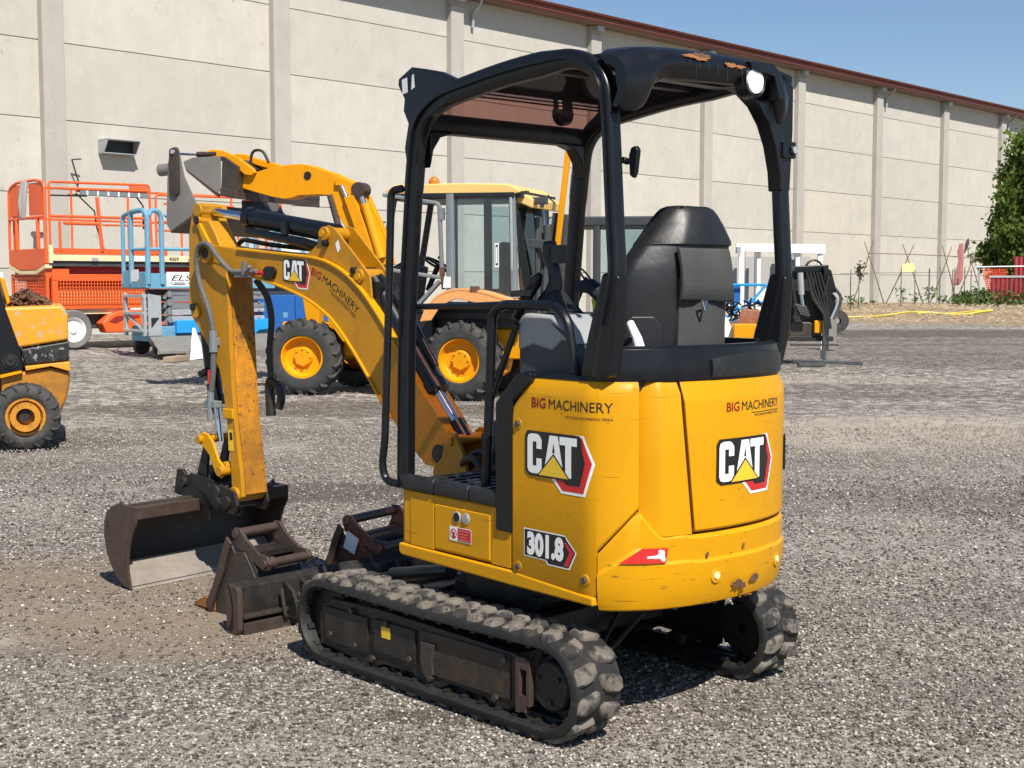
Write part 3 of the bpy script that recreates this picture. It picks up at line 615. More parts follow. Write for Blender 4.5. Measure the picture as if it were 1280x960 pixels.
# ---------------- tracks
def stadium(hx, r, zc, n=14):
    pts = [(hx, zc - r)]
    for k in range(1, n): a = -math.pi / 2 + math.pi * k / n; pts.append((hx + r * math.cos(a), zc + r * math.sin(a)))
    pts += [(hx, zc + r), (hx * .5, zc + r - .004), (0, zc + r - .008), (-hx * .5, zc + r - .004), (-hx, zc + r)]
    for k in range(1, n): a = math.pi / 2 + math.pi * k / n; pts.append((-hx + r * math.cos(a), zc + r * math.sin(a)))
    pts += [(-hx, zc - r), (0, zc - r)]
    return pts
ZC, RO, HX = .184, .163, .625
def walk(pts, d):
    P = [Vector((a, 0, b)) for a, b in pts]; n = len(P); L = 0
    seg = [(P[i], P[(i + 1) % n]) for i in range(n)]; tot = sum((b - a).length for a, b in seg); d = d % tot
    for a, b in seg:
        l = (b - a).length
        if d <= l: t = (b - a) / l; return a + t * d, t
        d -= l
def track_len(pts):
    return sum((Vector((*pts[i], 0)) - Vector((*pts[(i + 1) % len(pts)], 0))).length for i in range(len(pts)))
OUT = stadium(HX, RO, ZC)
lugmb = None; lug_mesh = None
for sgn in (1, -1):
    yc = .525 * sgn; y0, y1 = yc - .113, yc + .113
    mb = MB()
    prof = [(-.113, -.002), (-.106, .006), (.106, .006), (.113, -.002), (.113, -.022), (.100, -.030), (.045, -.028), (.036, -.045), (.018, -.046), (.010, -.030), (-.010, -.030), (-.018, -.046), (-.036, -.045), (-.045, -.028), (-.100, -.030), (-.113, -.022)]
    rings = []
    for i, (x, z) in enumerate(OUT):
        a, b = OUT[i - 1], OUT[(i + 1) % len(OUT)]; t = Vector((b[0] - a[0], 0, b[1] - a[1])).normalized(); nn = Vector((t.z, 0, -t.x))
        rings.append([Vector((x, yc + u, z)) + nn * v for u, v in prof])
    rings.append(rings[0]); mb.ring(rings, True, False)
    belt = obj("track_belt", mb, M['rubber'], EX, FT, ang=45)
    tot = track_len(OUT); nl = 38; pitch = tot / nl
    for row in (0, 1):
        for k in range(nl):
            p, t = walk(OUT, (k + .5 * row) * pitch); nn = Vector((t.z, 0, -t.x))
            yo = yc + (.056 if row == 0 else -.056)
            wx, wy, hh = .031, .050, .024
            vs = []
            jit = lambda: random.uniform(-.004, .004)
            for (sc, h) in ((1.0, -.004), (.96, .014), (.78, hh)):
                for (a, b) in ((-1, -.75), (-.7, -1), (.5, -1), (1, -.45), (1, .6), (.6, 1), (-.6, 1), (-1, .75)):
                    q = p + t * (a * wx * sc + jit() * .5 + (b * .010 * (1 if row == 0 else -1))) + nn * (h + (jit() * .4 if h > 0 else 0)); vs.append((q.x, yo + b * wy * sc + jit(), q.z))
            lm = MB(); lm.ring([vs[0:8], vs[8:16], vs[16:24]])
            obj("lug", lm, M['lug'], belt, FT, ang=50)
    # inner steel teeth line along the belt
    im = MB()
    for k in range(nl):
        p, t = walk(OUT, (k + .25) * pitch); nn = Vector((t.z, 0, -t.x)); q = p - nn * .034
        im.bar((q - t * .014) + Vector((0, yc - .09, 0)), (q - t * .014) + Vector((0, yc + .09, 0)), .022, .012, (nn.x, nn.y, nn.z))
    obj("belt_cleats", im, M['grime'], belt, FT)["kind"] = "stuff"
    # frame
    ys = yc + .070 * sgn
    fm = MB()
    side = [(.66, .245), (.69, .20), (.685, .075), (.50, .060), (.44, .045), (.33, .045), (.27, .070), (.10, .075), (.05, .050), (-.06, .050), (-.12, .080), (-.30, .075), (-.36, .055), (-.43, .055), (-.46, .075), (-.47, .265), (-.30, .272), (.30, .285), (.60, .275)]
    fm.prism(side, yc - .06, ys)
    trf = obj("track_frame", fm, M['grime'], EX, FT, bevel=.006)
    dm = MB()
    for (x0, x1, z0, z1) in ((.36, .64, .10, .24), (.07, .32, .115, .245)): dm.box(x0, x1, ys - .002 if sgn > 0 else ys - .010, ys + .010 if sgn > 0 else ys + .002, z0, z1)
    obj("cover_plate", dm, M['grime'], trf, FT, bevel=.003)
    m = MB(); m.box(-.44, .045, ys - .002 if sgn > 0 else ys - .006, ys + .006 if sgn > 0 else ys + .002, .095, .255); obj("cover_plate", m, M['grimebrown'], trf, FT, bevel=.003)
    bm_ = MB()
    for x, z in ((.60, .13), (.44, .115), (.33, .085), (.24, .24), (.46, .25), (-.02, .085), (-.02, .20), (.10, .13), (-.37, .09), (-.42, .24)): bm_.cyl((x, ys - .005 * sgn, z), (x, ys + .018 * sgn, z), .013, 6)
    obj("frame_bolts", bm_, M['steel'], trf, FT)
    pm = MB(); pm.prism([(-.05, .215), (.03, .215), (.035, .15), (.02, .10), (-.01, .07), (-.04, .10), (-.03, .15)], ys - .005 * sgn, ys + .016 * sgn); obj("bolt_bracket", pm, M['steel'], trf, FT, bevel=.003)
    if sgn > 0:
        sm = MB(); sm.prism([(.215, .225), (.268, .225), (.268, .182), (.215, .182)], ys + .011, ys + .0122); obj("warning_sticker", sm, M['yelprint'], trf, FT, label="small yellow warning sticker")
        # slotted rear lug plate
        pl = MB(); yA, yB = ys, ys + .022
        pl.box(-.553, -.535, yA, yB, .10, .262); pl.box(-.505, -.482, yA, yB, .07, .268); pl.box(-.535, -.505, yA, yB, .225, .268); pl.box(-.535, -.505, yA, yB, .075, .135)
        obj("slotted_plate", pl, M['steel_red'], trf, FT, bevel=.003)
    rm = MB()
    for x in (-.30, -.05, .20, .42): rm.lathe([(-.058, .02), (-.058, .042), (-.03, .045), (-.025, .03), (.025, .03), (.03, .045), (.058, .042), (.058, .02)], 16, (x, yc, .075))
    obj("rollers", rm, M['grime'], EX, FT)
    um = MB(); um.lathe([(-.03, .02), (-.03, .04), (.03, .04), (.03, .02)], 14, (.02, yc, ZC + RO - .075)); um.lathe([(-.05, .02), (-.05, .125), (-.02, .13), (.02, .13), (.05, .125), (.05, .02)], 28, (HX, yc, ZC))
    obj("idler", um, M['grime'], EX, FT)
    sp = MB(); sp.lathe([(-.06, .02), (-.06, .10), (.03 * 1, .10), (.03, .02)], 24, (-HX, yc, ZC))
    for k in range(11):
        a = 2 * math.pi * k / 11; c, s_ = math.cos(a), math.sin(a)
        sp.bar((-HX + c * .085, yc - .014, ZC + s_ * .085), (-HX + c * .085, yc + .014, ZC + s_ * .085), .035, .07, (c, 0, s_))
    spo = obj("sprocket", sp, M['grime'], EX, FT)
    hm = MB(); hm.lathe([(.02 * sgn, .01), (.02 * sgn, .088), (.060 * sgn, .088), (.068 * sgn, .080), (.068 * sgn, .01)], 28, (-HX, yc, ZC), caps=True); 
    for k in range(3): a = 2 * math.pi * k / 3 + .4; hm.cyl((-HX + .055 * math.cos(a), yc + .06 * sgn, ZC + .055 * math.sin(a)), (-HX + .055 * math.cos(a), yc + .076 * sgn, ZC + .055 * math.sin(a)), .009, 8)
    obj("motor_cover", hm, M['grime'], spo, FT)
# undercarriage centre
mb = MB(); mb.box(-.30, .34, -.40, .40, .19, .30); mb.box(-.36, -.30, -.41, .41, .24, .33); mb.box(-.22, .26, -.24, .24, .30, .36); mb.prism([(.30, .32), (.55, .27), (.55, .22), (.30, .18)], -.25, .25)
obj("undercarriage_frame", mb, M['grime'], EX, FT, bevel=.01)
mb = MB(); mb.lathe([(.34, .05), (.34, .30), (.40, .30), (.40, .33), (.455, .33), (.455, .05)], 36, (0, 0, 0), 'z'); obj("slew_ring", mb, M['grime'], EX, FT)
mb = MB()
for s_ in (-.5, .2): mb.tube(rpath([(s_ * .2, -.2, .36), (-.35, -.15 + s_ * .3, .30), (-.55, .25 + s_ * .1, .22), (-.58, .42, .2)], .1), .011, 6)
obj("travel_hoses", mb, M['hose'], EX, FT)

# ---------------- dozer blade
BX = 1.28
bl = MB(); bl.prism([(BX + .02, .0), (BX + .065, .005), (BX + .03, .06), (BX + .022, .11), (BX + .04, .18), (BX + .065, .215), (BX + .05, .222), (BX + .018, .20), (BX + .0, .12), (BX + .0, .03)], -.63, .63)
blade = obj("dozer_blade", bl, M['grime'], EX, FT, bevel=.004)
for y in (-.625, .605):
    m = MB(); m.prism([(BX + .06, -.004), (BX + .07, .21), (BX - .02, .213), (BX - .035, .19), (BX - .035, .02), (BX - .01, -.006)], y, y + .025); obj("end_plate", m, M['steel_red'], blade, FT, bevel=.003)
m = MB(); m.bar((BX - .012, -.60, .075), (BX - .012, .60, .075), .05, .016); m.bar((BX - .02, -.60, .02), (BX - .02, .60, .02), .03, .055); obj("lower_rail", m, M['steel'], blade, FT, bevel=.003)
for y in (.36, .27, -.27, -.36):
    m = MB(); m.prism([(BX + .0, .02), (BX + .0, .20), (BX - .07, .16), (BX - .10, .10), (BX - .10, .05)], y - .009, y + .009); obj("rib", m, M['grime'], blade, FT, bevel=.002)
m = MB()
m.tube(rpath([(BX - .05, .33, .15), (BX - .075, .31, .09), (BX - .06, .30, .05), (BX - .05, .36, .04)], .03), .011, 7); m.tube(rpath([(BX - .03, .40, .17), (BX - .06, .40, .05), (BX - .03, .37, .04)], .03), .009, 7)
obj("chain_loops", m, M['steel'], blade, FT)
for y in (-.26, .26):
    m = MB(); m.prism([(BX - .02, .04), (BX - .02, .15), (.9, .20), (.45, .27), (.45, .20), (.9, .10)], y - .04, y + .04); obj("push_arm", m, M['grime'], blade, FT, bevel=.006)
m = MB(); m.cyl((.55, 0, .30), (.95, 0, .22), .035, 14); m.cyl((.95, 0, .22), (1.27, 0, .15), .018, 12); obj("blade_cylinder", m, M['blk'], blade, FT)

# ---------------- house: plan curve
HC = [(.30, .485), (-.68, .485), (-.70, .485), (-.745, .484), (-.79, .466), (-.835, .428), (-.872, .383), (-.912, .315), (-.948, .21), (-.970, .09), (-.975, -.05), (-.966, -.17), (-.937, -.29), (-.895, -.38), (-.84, -.448), (-.77, -.482), (-.68, -.487), (.30, -.487)]
_pl = np.array(smooth(HC, 3)); _ds = np.r_[0, np.cumsum(np.hypot(*np.diff(_pl, axis=0).T))]
def plan(s):
    x = np.interp(s, _ds, _pl[:, 0]); y = np.interp(s, _ds, _pl[:, 1]); e = .012
    a = np.array([np.interp(s - e, _ds, _pl[:, i]) for i in (0, 1)]); b = np.array([np.interp(s + e, _ds, _pl[:, i]) for i in (0, 1)])
    t = (b - a) / np.hypot(*(b - a)); n = np.array([t[1], -t[0]])
    # outward = away from the centre
    if n @ np.array([x + .3, y]) < 0: n = -n
    return x, y, n[0], n[1]
def s_at(x=None, y=None):
    ss = np.linspace(0, _ds[-1], 4000); X = np.interp(ss, _ds, _pl[:, 0]); Y = np.interp(ss, _ds, _pl[:, 1])
    if y is None: m = Y > 0; return ss[m][np.argmin(abs(X[m] - x))]
    m = X < -.3; return ss[m][np.argmin(abs(Y[m] - y))]
def slab(name, s0, s1, zlo, zhi, mat, thick=.03, toff=None, prof=((0, .012), (.03, .002), (.5, 0), (.95, .003), (1, .012)), n=28, parent=EX, bevel=.004, off=0.0, F=FB, extra=()):
    """curved plate on the plan curve; s0/s1/zlo/zhi may be functions"""
    f = lambda q, v: q(v) if callable(q) else q
    ts = sorted(set(list(np.linspace(0, 1, n)) + list(extra))); out = []; inn = []
    for t in ts:
        ro = []; ri = []
        for v, d in prof:
            zt = f(zlo, .5 * (f(s0, .5) + f(s1, .5))) * (1 - v) + f(zhi, .5 * (f(s0, .5) + f(s1, .5))) * v
            sv = f(s0, zt) * (1 - t) + f(s1, zt) * t
            z = f(zlo, sv) * (1 - v) + f(zhi, sv) * v
            x, y, nx, ny = plan(sv); d2 = d + off + (toff(t) if toff else 0)
            ro.append((x - nx * d2, y - ny * d2, z)); ri.append((x - nx * (thick + off + (.03 if toff else 0)), y - ny * (thick + off + (.03 if toff else 0)), z))
        out.append(ro); inn.append(ri)
    rings = [o + i[::-1] for o, i in zip(out, inn)]
    mb = MB(); mb.ring(rings, True, True)
    return obj(name, mb, mat, parent, F, bevel=bevel, ang=32)
sP0, sP78, sG0, sG1, sD1 = s_at(x=-.372), s_at(x=-.775), s_at(y=.372), s_at(y=.236), s_at(y=-.425)
sDb = s_at(y=.180)
# core that fills the gaps
mb = MB(); ss = np.linspace(s_at(x=-.36), _ds[-1] - .45, 60); mb.prism([(p[0] - p[2] * .035, p[1] - p[3] * .035) for p in map(plan, ss)], .50, 1.215, 'z'); obj("engine_bay_core", mb, M['blkplast'], EX, FB)
dl = lambda s: .50 + (0 if s < sP78 + 1e-3 else (.150 + .15 * (s - sP78) / (sG0 - sP78)))
tp = lambda s: 1.135 + .087 * min(1, max(0, (s - sP0) / .075))
side_p = slab("side_panel", sP0, sG0 - .003, dl, tp, M['yel'], prof=((0, .006), (.02, 0), (.5, 0), (.90, 0), (.955, .004), (1, .022)), n=40, extra=[(sP78 - sP0) / (sG0 - .003 - sP0), (sP78 + .002 - sP0) / (sG0 - .003 - sP0), .075 / (sG0 - sP0)])
ctop = lambda s: (.642 + .15 * (s - sP78) / (sG0 - sP78)) if s < sG0 else (.79 - .085 * min(1, (s - sG0) / .07) if s < sG0 + .2 else .697)
# counterweight: main casting
counter = slab("counterweight", sP78 + .004, s_at(x=-.30) * 0 + (_ds[-1] - .62), .448, ctop, M['yel'], thick=.12, prof=((0, .030), (.02, .018), (.14, .006), (.40, -.004), (.62, -.006), (.66, .002), (.95, 0), (1, .008)), n=64)
slab("rear_pillar", sG0 + .004, lambda z: sG1 + (sDb - sG1) * min(1, max(0, (1.225 - z) / .52)) - .006, .70, 1.218, M['yel'], prof=((0, .004), (.05, .004), (.5, .004), (.92, .004), (1, .025)), n=26, toff=lambda t: .030 * max(0, 1 - t / .42) ** 1.4 * (1 if t < .42 else 0) - .004 * math.exp(-((t - .5) / .12) ** 2))
# pillar's rounded rib beside the panel
m = MB(); rr = []
for z in np.linspace(.79, 1.205, 10):
    x, y, nx, ny = plan(sG0 + .022); rr.append((x - nx * .014, y - ny * .014, z))
door = slab("engine_door", lambda z: sG1 + (sDb - sG1) * min(1, max(0, (1.225 - z) / .52)) + .004, sD1, .706, 1.222, M['yel'], prof=((0, .010), (.015, .001), (.5, 0), (.855, 0), (.875, .002), (.985, .020), (1, .030)), n=40)
slab("right_panel", sD1 + .008, _ds[-1] - .62, .70, 1.222, M['yel'], prof=((0, .006), (.02, 0), (.5, 0), (.9, 0), (1, .022)), n=30)
m = MB(); x, y, nx, ny = plan(sD1 - .028)
m.prism([(-.016, .86), (.022, .86), (.022, .985), (-.010, .99), (-.018, .97)], 0, .012); 
tx = Vector((-ny, nx, 0)); nn = Vector((nx, ny, 0)); m.v = [tuple(Vector((x, y, 0)) + tx * (-a) + nn * (b - .004) + Vector((0, 0, c))) for a, b, c in m.v]
lt = obj("door_latch", m, M['blk'], door, FB, bevel=.002)
m = MB(); q0 = Vector((x, y, .935)) + nn * .006; m.tube([q0, q0 + nn * .008], .013, 12); obj("lock", m, M['chrome'], door, FB)
# red reflectors, bolts, knobs
def left_map(x0, z0, y=.487): return lambda u, v, o: (x0 - u, y + o, z0 + v)
def plan_map(s0, z0): 
    def f(u, v, o):
        x, y, nx, ny = plan(s0 + u); return (x + nx * o, y + ny * o, z0 + v)
    return f
def blob(cx, cy, rx, ry, n=16, seed=0):
    rd = random.Random(seed); ph = [rd.uniform(.55, 1.15) for _ in range(n)]
    return [(cx + rx * ph[i] * math.cos(2 * math.pi * i / n), cy + ry * ph[i] * math.sin(2 * math.pi * i / n)) for i in range(n)]
sRed = s_at(y=.425)
decal("rear_reflector", [([(-.002, -.022), (.075, .028), (.165, .026), (.158, -.024)], None, M['redrefl'], 1), (blob(.118, -.002, .032, .007, seed=31), None, M['whiteprint'], 2), (blob(.140, .006, .014, .016, seed=33), None, M['whiteprint'], 2), (blob(.148, -.012, .008, .008, seed=35), None, M['whiteprint'], 2)], lambda u, v, o: plan_map(sRed, .640)(u, v, o + .010), counter, FB)
for sy, z, r in ((s_at(y=.087), .549, .020), (s_at(y=-.285), .549, .020)):
    x, y, nx, ny = plan(sy); a = Vector((x, y, z)); nn = Vector((nx, ny, 0)); m = MB(); m.tube([a - nn * .01, a + nn * .007], .026, 18); rg_ = obj("cap_ring", m, M['yel'], counter, FB, bevel=.003); m = MB(); m.tube([a + nn * .005, a + nn * .012], [r * .78, r * .6], 14); obj("bolt_cap", m, M['cream'], counter, FB, bevel=.002)
s0_ = s_at(y=.0)
decal("rust_chips", [(blob(-.012, 0, .035, .016, seed=3), None, M['rustbrown'], 0), (blob(.02, -.012, .018, .018, seed=4), None, M['rustbrown'], 0), (blob(.085, .004, .028, .015, seed=5), None, M['rustbrown'], 0), (blob(-.16, .12, .006, .012, seed=6), None, M['rustbrown'], 0), (blob(.02, .13, .006, .012, seed=8), None, M['rustbrown'], 0), (blob(-.11, .045, .028, .004, seed=9), None, M['rustbrown'], 0)], lambda u, v, o: plan_map(s0_ + .03, .508)(u, v, o + .005), counter, FB, step=.02)['kind'] = 'stuff'
for x, z in ((-.401, 1.052), (-.401, .545), (-.735, .552)):
    m = MB(); m.cyl((x, .470, z), (x, .4875, z), .020, 18); pb = obj("bolt_recess", m, M['yel_arm'], side_p, FB, bevel=.002)
    m = MB(); m.cyl((x, .487, z), (x, .493, z), .012, 6); obj("panel_bolt", m, M['darkgrey'], side_p, FB, bevel=.002)
rs = random.Random(5)
def scuffs(n, u0, u1, z0, z1, wmax, hmax):
    out = []
    for k in range(n):
        u, v, w_, h = rs.uniform(u0, u1), rs.uniform(z0, z1), rs.uniform(.25, 1) * wmax, rs.uniform(.3, 1) * hmax; tl = rs.uniform(-.1, .1) * w_
        out.append(([(u - w_, v), (u - w_ * .3, v + h + tl * .3), (u + w_ * .4, v + h * .6 + tl * .5), (u + w_, v + tl), (u + w_ * .3, v - h * .4 + tl * .4)], None, rs.choice((M['rustbrown'], M['grime'], M['yel_arm'])), 0))
    return out
o = decal("paint_scuffs", scuffs(26, .04, .92, .475, .69, .018, .0025) + scuffs(16, .02, .95, .452, .462, .02, .004), lambda u, v, o_: plan_map(sP78, 0)(u, v, o_ + .0065), counter, FB, step=.01); o['kind'] = 'stuff'
o = decal("paint_scuffs", scuffs(12, .0, .52, .74, 1.17, .016, .0016), lambda u, v, o_: plan_map(sG1 + .04, 0)(u, v, o_), door, FB, step=.01); o['kind'] = 'stuff'
o = decal("paint_scuffs", scuffs(16, .02, .52, .54, 1.17, .012, .0016), lambda u, v, o_: plan_map(sP0 + .02, 0)(u, v, o_), side_p, FB, step=.01); o['kind'] = 'stuff'
# prints
it, wb = company(.0485); kx = .362 / wb; it = [([(a * kx, b) for a, b in v], f, m_, l) for v, f, m_, l in it]
decal("company_lettering", it, plan_map(s_at(x=-.470), 1.118), side_p, FB, step=0)
cat = cat_items(.243, .138); cat = [([(a, b - a * .0) for a, b in v], f, m_, l) for v, f, m_, l in cat]
decal("logo_decal", cat, plan_map(s_at(x=-.454), .888), side_p, FB, step=.012)
decal("logo_decal", cat, plan_map(s_at(y=.078), .868), door, FB)
decal("company_lettering", [([(a * .92, b * .92) for a, b in v], f, m_, l) for v, f, m_, l in it], plan_map(s_at(y=.045), 1.108), door, FB)
v3, f3 = text_geo("301.8", .103, .0105, xs=.80); wt = max(q[0] for q in v3)
v4, f4 = text_geo("301.8", .103, .0058, xs=.80)
bgp = [(-.014, -.008), (-.014, .084), (.19, .084), (wt + .01, .072), (wt + .052, .035), (wt + .02, -.022), (wt - .08, -.022), (wt - .09, -.010)]
wbp = [(-.018, -.012), (-.018, .088), (.19, .088), (wt + .012, .077), (wt + .058, .035), (wt + .024, -.027), (wt - .085, -.027), (wt - .095, -.014)]
rdp = [(wt + .004, .066), (wt + .046, .035), (wt + .016, -.018), (wt - .004, -.018), (wt + .024, .033), (wt - .004, .064)]
decal("model_decal", [(wbp, None, M['whiteprint'], 0), (bgp, None, M['blkprint'], 1), (rdp, None, M['redprint'], 2), ([(a, b + .002) for a, b in v3], f3, M['blkprint'], 2), ([(a, b + .002) for a, b in v4], f4, M['whiteprint'], 3)], plan_map(s_at(x=-.452), .602), side_p, FB, step=0)
# ---------------- front left skirt, sill, fuel flap
m = MB(); m.box(-.366, .285, .44, .478, .528, .742); m.box(.262, .300, -.44, .470, .50, .742); sk = obj("front_skirt", m, M['yel'], EX, FB, bevel=.012)
m = MB(); m.box(-.245, .080, .46, .4835, .537, .709); fl = obj("fuel_flap", m, M['yel'], sk, FB, bevel=.006)
m = MB(); m.box(-.360, -.250, .46, .4815, .528, .740); m.box(.085, .235, .46, .4815, .528, .740); obj("skirt_plate", m, M['yel'], sk, FB, bevel=.004)
m = MB(); m.prism([(.302, .527), (.302, .492), (.285, .480), (-.36, .470), (-.776, .468), (-.776, .498), (-.36, .524)], .40, .489); obj("lower_sill", m, M['yel'], EX, FB, bevel=.008)
m = MB(); m.prism([(.29, .49), (.29, .50), (-.776, .50), (-.776, .478)], -.47, .47); obj("floor_plate", m, M['grime'], EX, FB)
m = MB(); m.cyl((-.058, .478, .675), (-.058, .487, .675), .022, 14); m.cyl((-.110, .478, .675), (-.110, .487, .675), .022, 14); fp = obj("lock_recess", m, M['galv'], fl, FB, bevel=.002)
m = MB(); m.cyl((-.058, .486, .675), (-.058, .4885, .675), .017, 14); obj("lock_hole", m, M['blk'], fl, FB)
m = MB(); m.cyl((-.110, .486, .675), (-.110, .491, .675), .013, 12); obj("flap_lock", m, M['chrome'], fl, FB)
pz = [(0, 0), (.128, 0), (.128, .054), (0, .054)]; pr = [(.048, .003), (.125, .003), (.125, .051), (.048, .051)]
cr = [(.024 + .019 * math.cos(a * math.pi / 10), .027 + .019 * math.sin(a * math.pi / 10)) for a in range(20)]; ci = [(.024 + (p[0] - .024) * .74, .027 + (p[1] - .027) * .74) for p in cr]
fig = [(.021, .012), (.024, .024), (.027, .012), (.030, .013), (.0275, .030), (.0335, .026), (.0345, .029), (.026, .036), (.022, .036), (.0145, .029), (.0155, .026), (.0205, .030), (.018, .013)]
tx_, tf_ = [], []
its = [(pz, None, M['whiteprint'], 0), (pr, None, M['redprint'], 1), (cr, None, M['redprint'], 1), (ci, None, M['whiteprint'], 2), (fig, None, M['redprint'], 3), ([(.010, .041), (.013, .043), (.038, .013), (.035, .011)], None, M['redprint'], 4)]
for i, (a, b) in enumerate(((.053, .118), (.058, .108), (.062, .096), (.054, .116))):   # illegible lines of print
    its.append(([(a, .0400 - i * .0112), (b, .0400 - i * .0112), (b, .0445 - i * .0112), (a, .0445 - i * .0112)], None, M['pinkprint'], 2))
decal("safety_sticker", its, left_map(-.016, .584, .4845), fl, FB, step=0)

# ---------------- cab floor, step edge, pillar
m = MB(); m.box(-.45, .295, -.45, .455, .735, .775); obj("floor_mat", m, M['blkplast'], EX, FB, bevel=.006)
m = MB()
for a, b in ((.292, .085), (.078, -.125), (-.132, -.285)): m.prism([(.452, .742), (.487, .742), (.492, .752), (.488, .792), (.476, .800), (.452, .800)], b, a, 'x')
obj("step_edge", m, M['blkplast'], EX, FB, bevel=.006)
m = MB()
for k in range(9): m.box(-.30 + k * .062, -.275 + k * .062, -.30, .40, .774, .781)
obj("floor_ribs", m, M['blkplast'], EX, FB, bevel=.003)
m = MB(); m.prism([(-.285, .66), (-.285, 1.12), (-.40, 1.232), (-.47, 1.236), (-.47, 1.20), (-.375, 1.13), (-.368, .66)], .43, .492); obj("door_pillar", m, M['blk'], EX, FB, bevel=.006)
m = MB(); m.box(-.95 + .2, -.36, -.44, .455, .78, 1.20); obj("seat_base", m, M['blkplast'], EX, FB, bevel=.01)
m = MB(); m.box(-.38, -.30, -.20, .30, .78, 1.00); obj("seat_front", m, M['slate'], EX, FB, bevel=.02)
# engine cover: black band behind the seat + deck
sA = s_at(x=-.40); 
slab("engine_cover", sA, _ds[-1] - .58, 1.218, lambda s: 1.236 + .10 * min(1, max(0, (s - sA - .30) / .08)), M['blk'], thick=.05, off=.016, prof=((0, .004), (.1, 0), (.5, .004), (.92, .010), (1, .022)), n=60, bevel=.006)
m = MB(); ss = np.linspace(s_at(x=-.70), _ds[-1] - .95, 44); m.prism([(p[0] - p[2] * .045, p[1] - p[3] * .045) for p in map(plan, ss)], 1.25, 1.318, 'z'); obj("engine_deck", m, M['blkplast'], EX, FB, bevel=.01)
slab("cover_recess", s_at(y=.10), s_at(y=-.36), 1.226, lambda s: 1.29 + .02 * math.sin((s - s_at(y=.1)) * 6), M['blkplast'], thick=.02, off=.008, n=20)
m = MB(); m.tube(rpath([(-.84, -.28, 1.315), (-.84, -.28, 1.345)], .01), .012, 10); obj("filler_cap", m, M['blk'], EX, FB)

# ---------------- canopy
prof = rrect(.050, .058, .016)
pathL = rpath([(.302, .45, .755), (.290, .45, 1.40), (.232, .45, 1.97), (.200, .45, 2.15), (.07, .45, 2.232), (-.33, .45, 2.283), (-.66, .45, 2.292), (-.795, .45, 2.22), (-.812, .45, 2.06), (-.836, .45, 1.70), (-.848, .45, 1.56), (-.800, .45, 1.37), (-.776, .45, 1.235)], [.2, .2, .14, .12, .3, .2, .12, .1, .1, .1, .06], 6)
def fsc(p):
    return 1.35 if p[2] < 1.9 and p[0] > -.3 else (1.0 if p[0] < -.78 else (1.70 if p[0] < .10 and p[0] > -.5 else 1.5 if p[0] >= .10 else 1.5 + (p[0] + .5) / .28 * .4))
SCL = [fsc(p) for p in pathL]
m = MB(); m.sweep(pathL, prof, (0, 1, 0), sc=SCL); can = obj("canopy_frame", m, M['blk'], EX, FB, ang=50)
pathR = [(p[0], -.43, p[2]) for p in map(Vector, pathL)]
m = MB(); m.sweep(pathR, prof, (0, 1, 0), sc=SCL); obj("canopy_frame", m, M['blk'], EX, FB, ang=50)
for y in (.480, -.460):   # weld rib along the frame
    m = MB(); m.sweep([(p[0], y, p[2]) for p in map(Vector, pathL[3:-6])], rrect(.006, .026, .002), (0, 1, 0)); obj("frame_rib", m, M['blk'], can, FB)
m = MB(); m.sweep([(.212, y, 2.155) for y in (.43, -.41)], rrect(.07, .075, .015), (0, 0, 1))
m.prism([(.42, 2.12), (.42, 1.98), (.405, 2.05), (.37, 2.10), (.30, 2.12)], .17, .235, 'x'); m.prism([(-.40, 2.12), (-.40, 1.98), (-.385, 2.05), (-.35, 2.10), (-.28, 2.12)], .17, .235, 'x')
obj("front_crossbar", m, M['blk'], can, FB, bevel=.006)
# rear foot plates
for y in (.45, -.43):
    m = MB(); m.prism([(-.70, 1.235), (-.73, 1.36), (-.80, 1.58), (-.875, 1.57), (-.86, 1.36), (-.83, 1.235)], y - .028, y + .028); obj("post_foot", m, M['blk'], can, FB, bevel=.012)
# roof: opaque rear sheet, edges, tinted window
def roofz(y): return 2.325 - .03 * (abs(y + .02) / .46) ** 4
ys = np.linspace(-.455, .445, 15)
m = MB(); m.ring([[(-.85, y, roofz(y) - .004) for y in ys] + [(-.85, y, roofz(y) - .03) for y in ys[::-1]], [(-.60, y, roofz(y)) for y in ys] + [(-.60, y, roofz(y) - .03) for y in ys[::-1]]]); roof = obj("roof_sheet", m, M['blk'], EX, FB)
m = MB()
m.box(-.43, -.39, -.41, .43, 2.278, 2.293); m.box(-.62, -.56, -.41, .43, 2.27, 2.30); obj("roof_edge", m, M['blk'], roof, FB, bevel=.006)
m = MB(); m.prism([(-.61, 2.312), (-.40, 2.302), (.07, 2.25), (.185, 2.18), (.185, 2.174), (.07, 2.243), (-.40, 2.295), (-.61, 2.306)], -.41, .43); obj("roof_window", m, M['pink'], EX, FB, flat=True)
m = MB(); m.lathe([(0, .005), (-.01, .035), (0, .047), (.03, .047), (.03, .005)], 24, (.12, -.24, 2.235), 'x', True); obj("dark_roof_disc", m, M['blk'], roof, FB)  # dark upright disc at the roof window
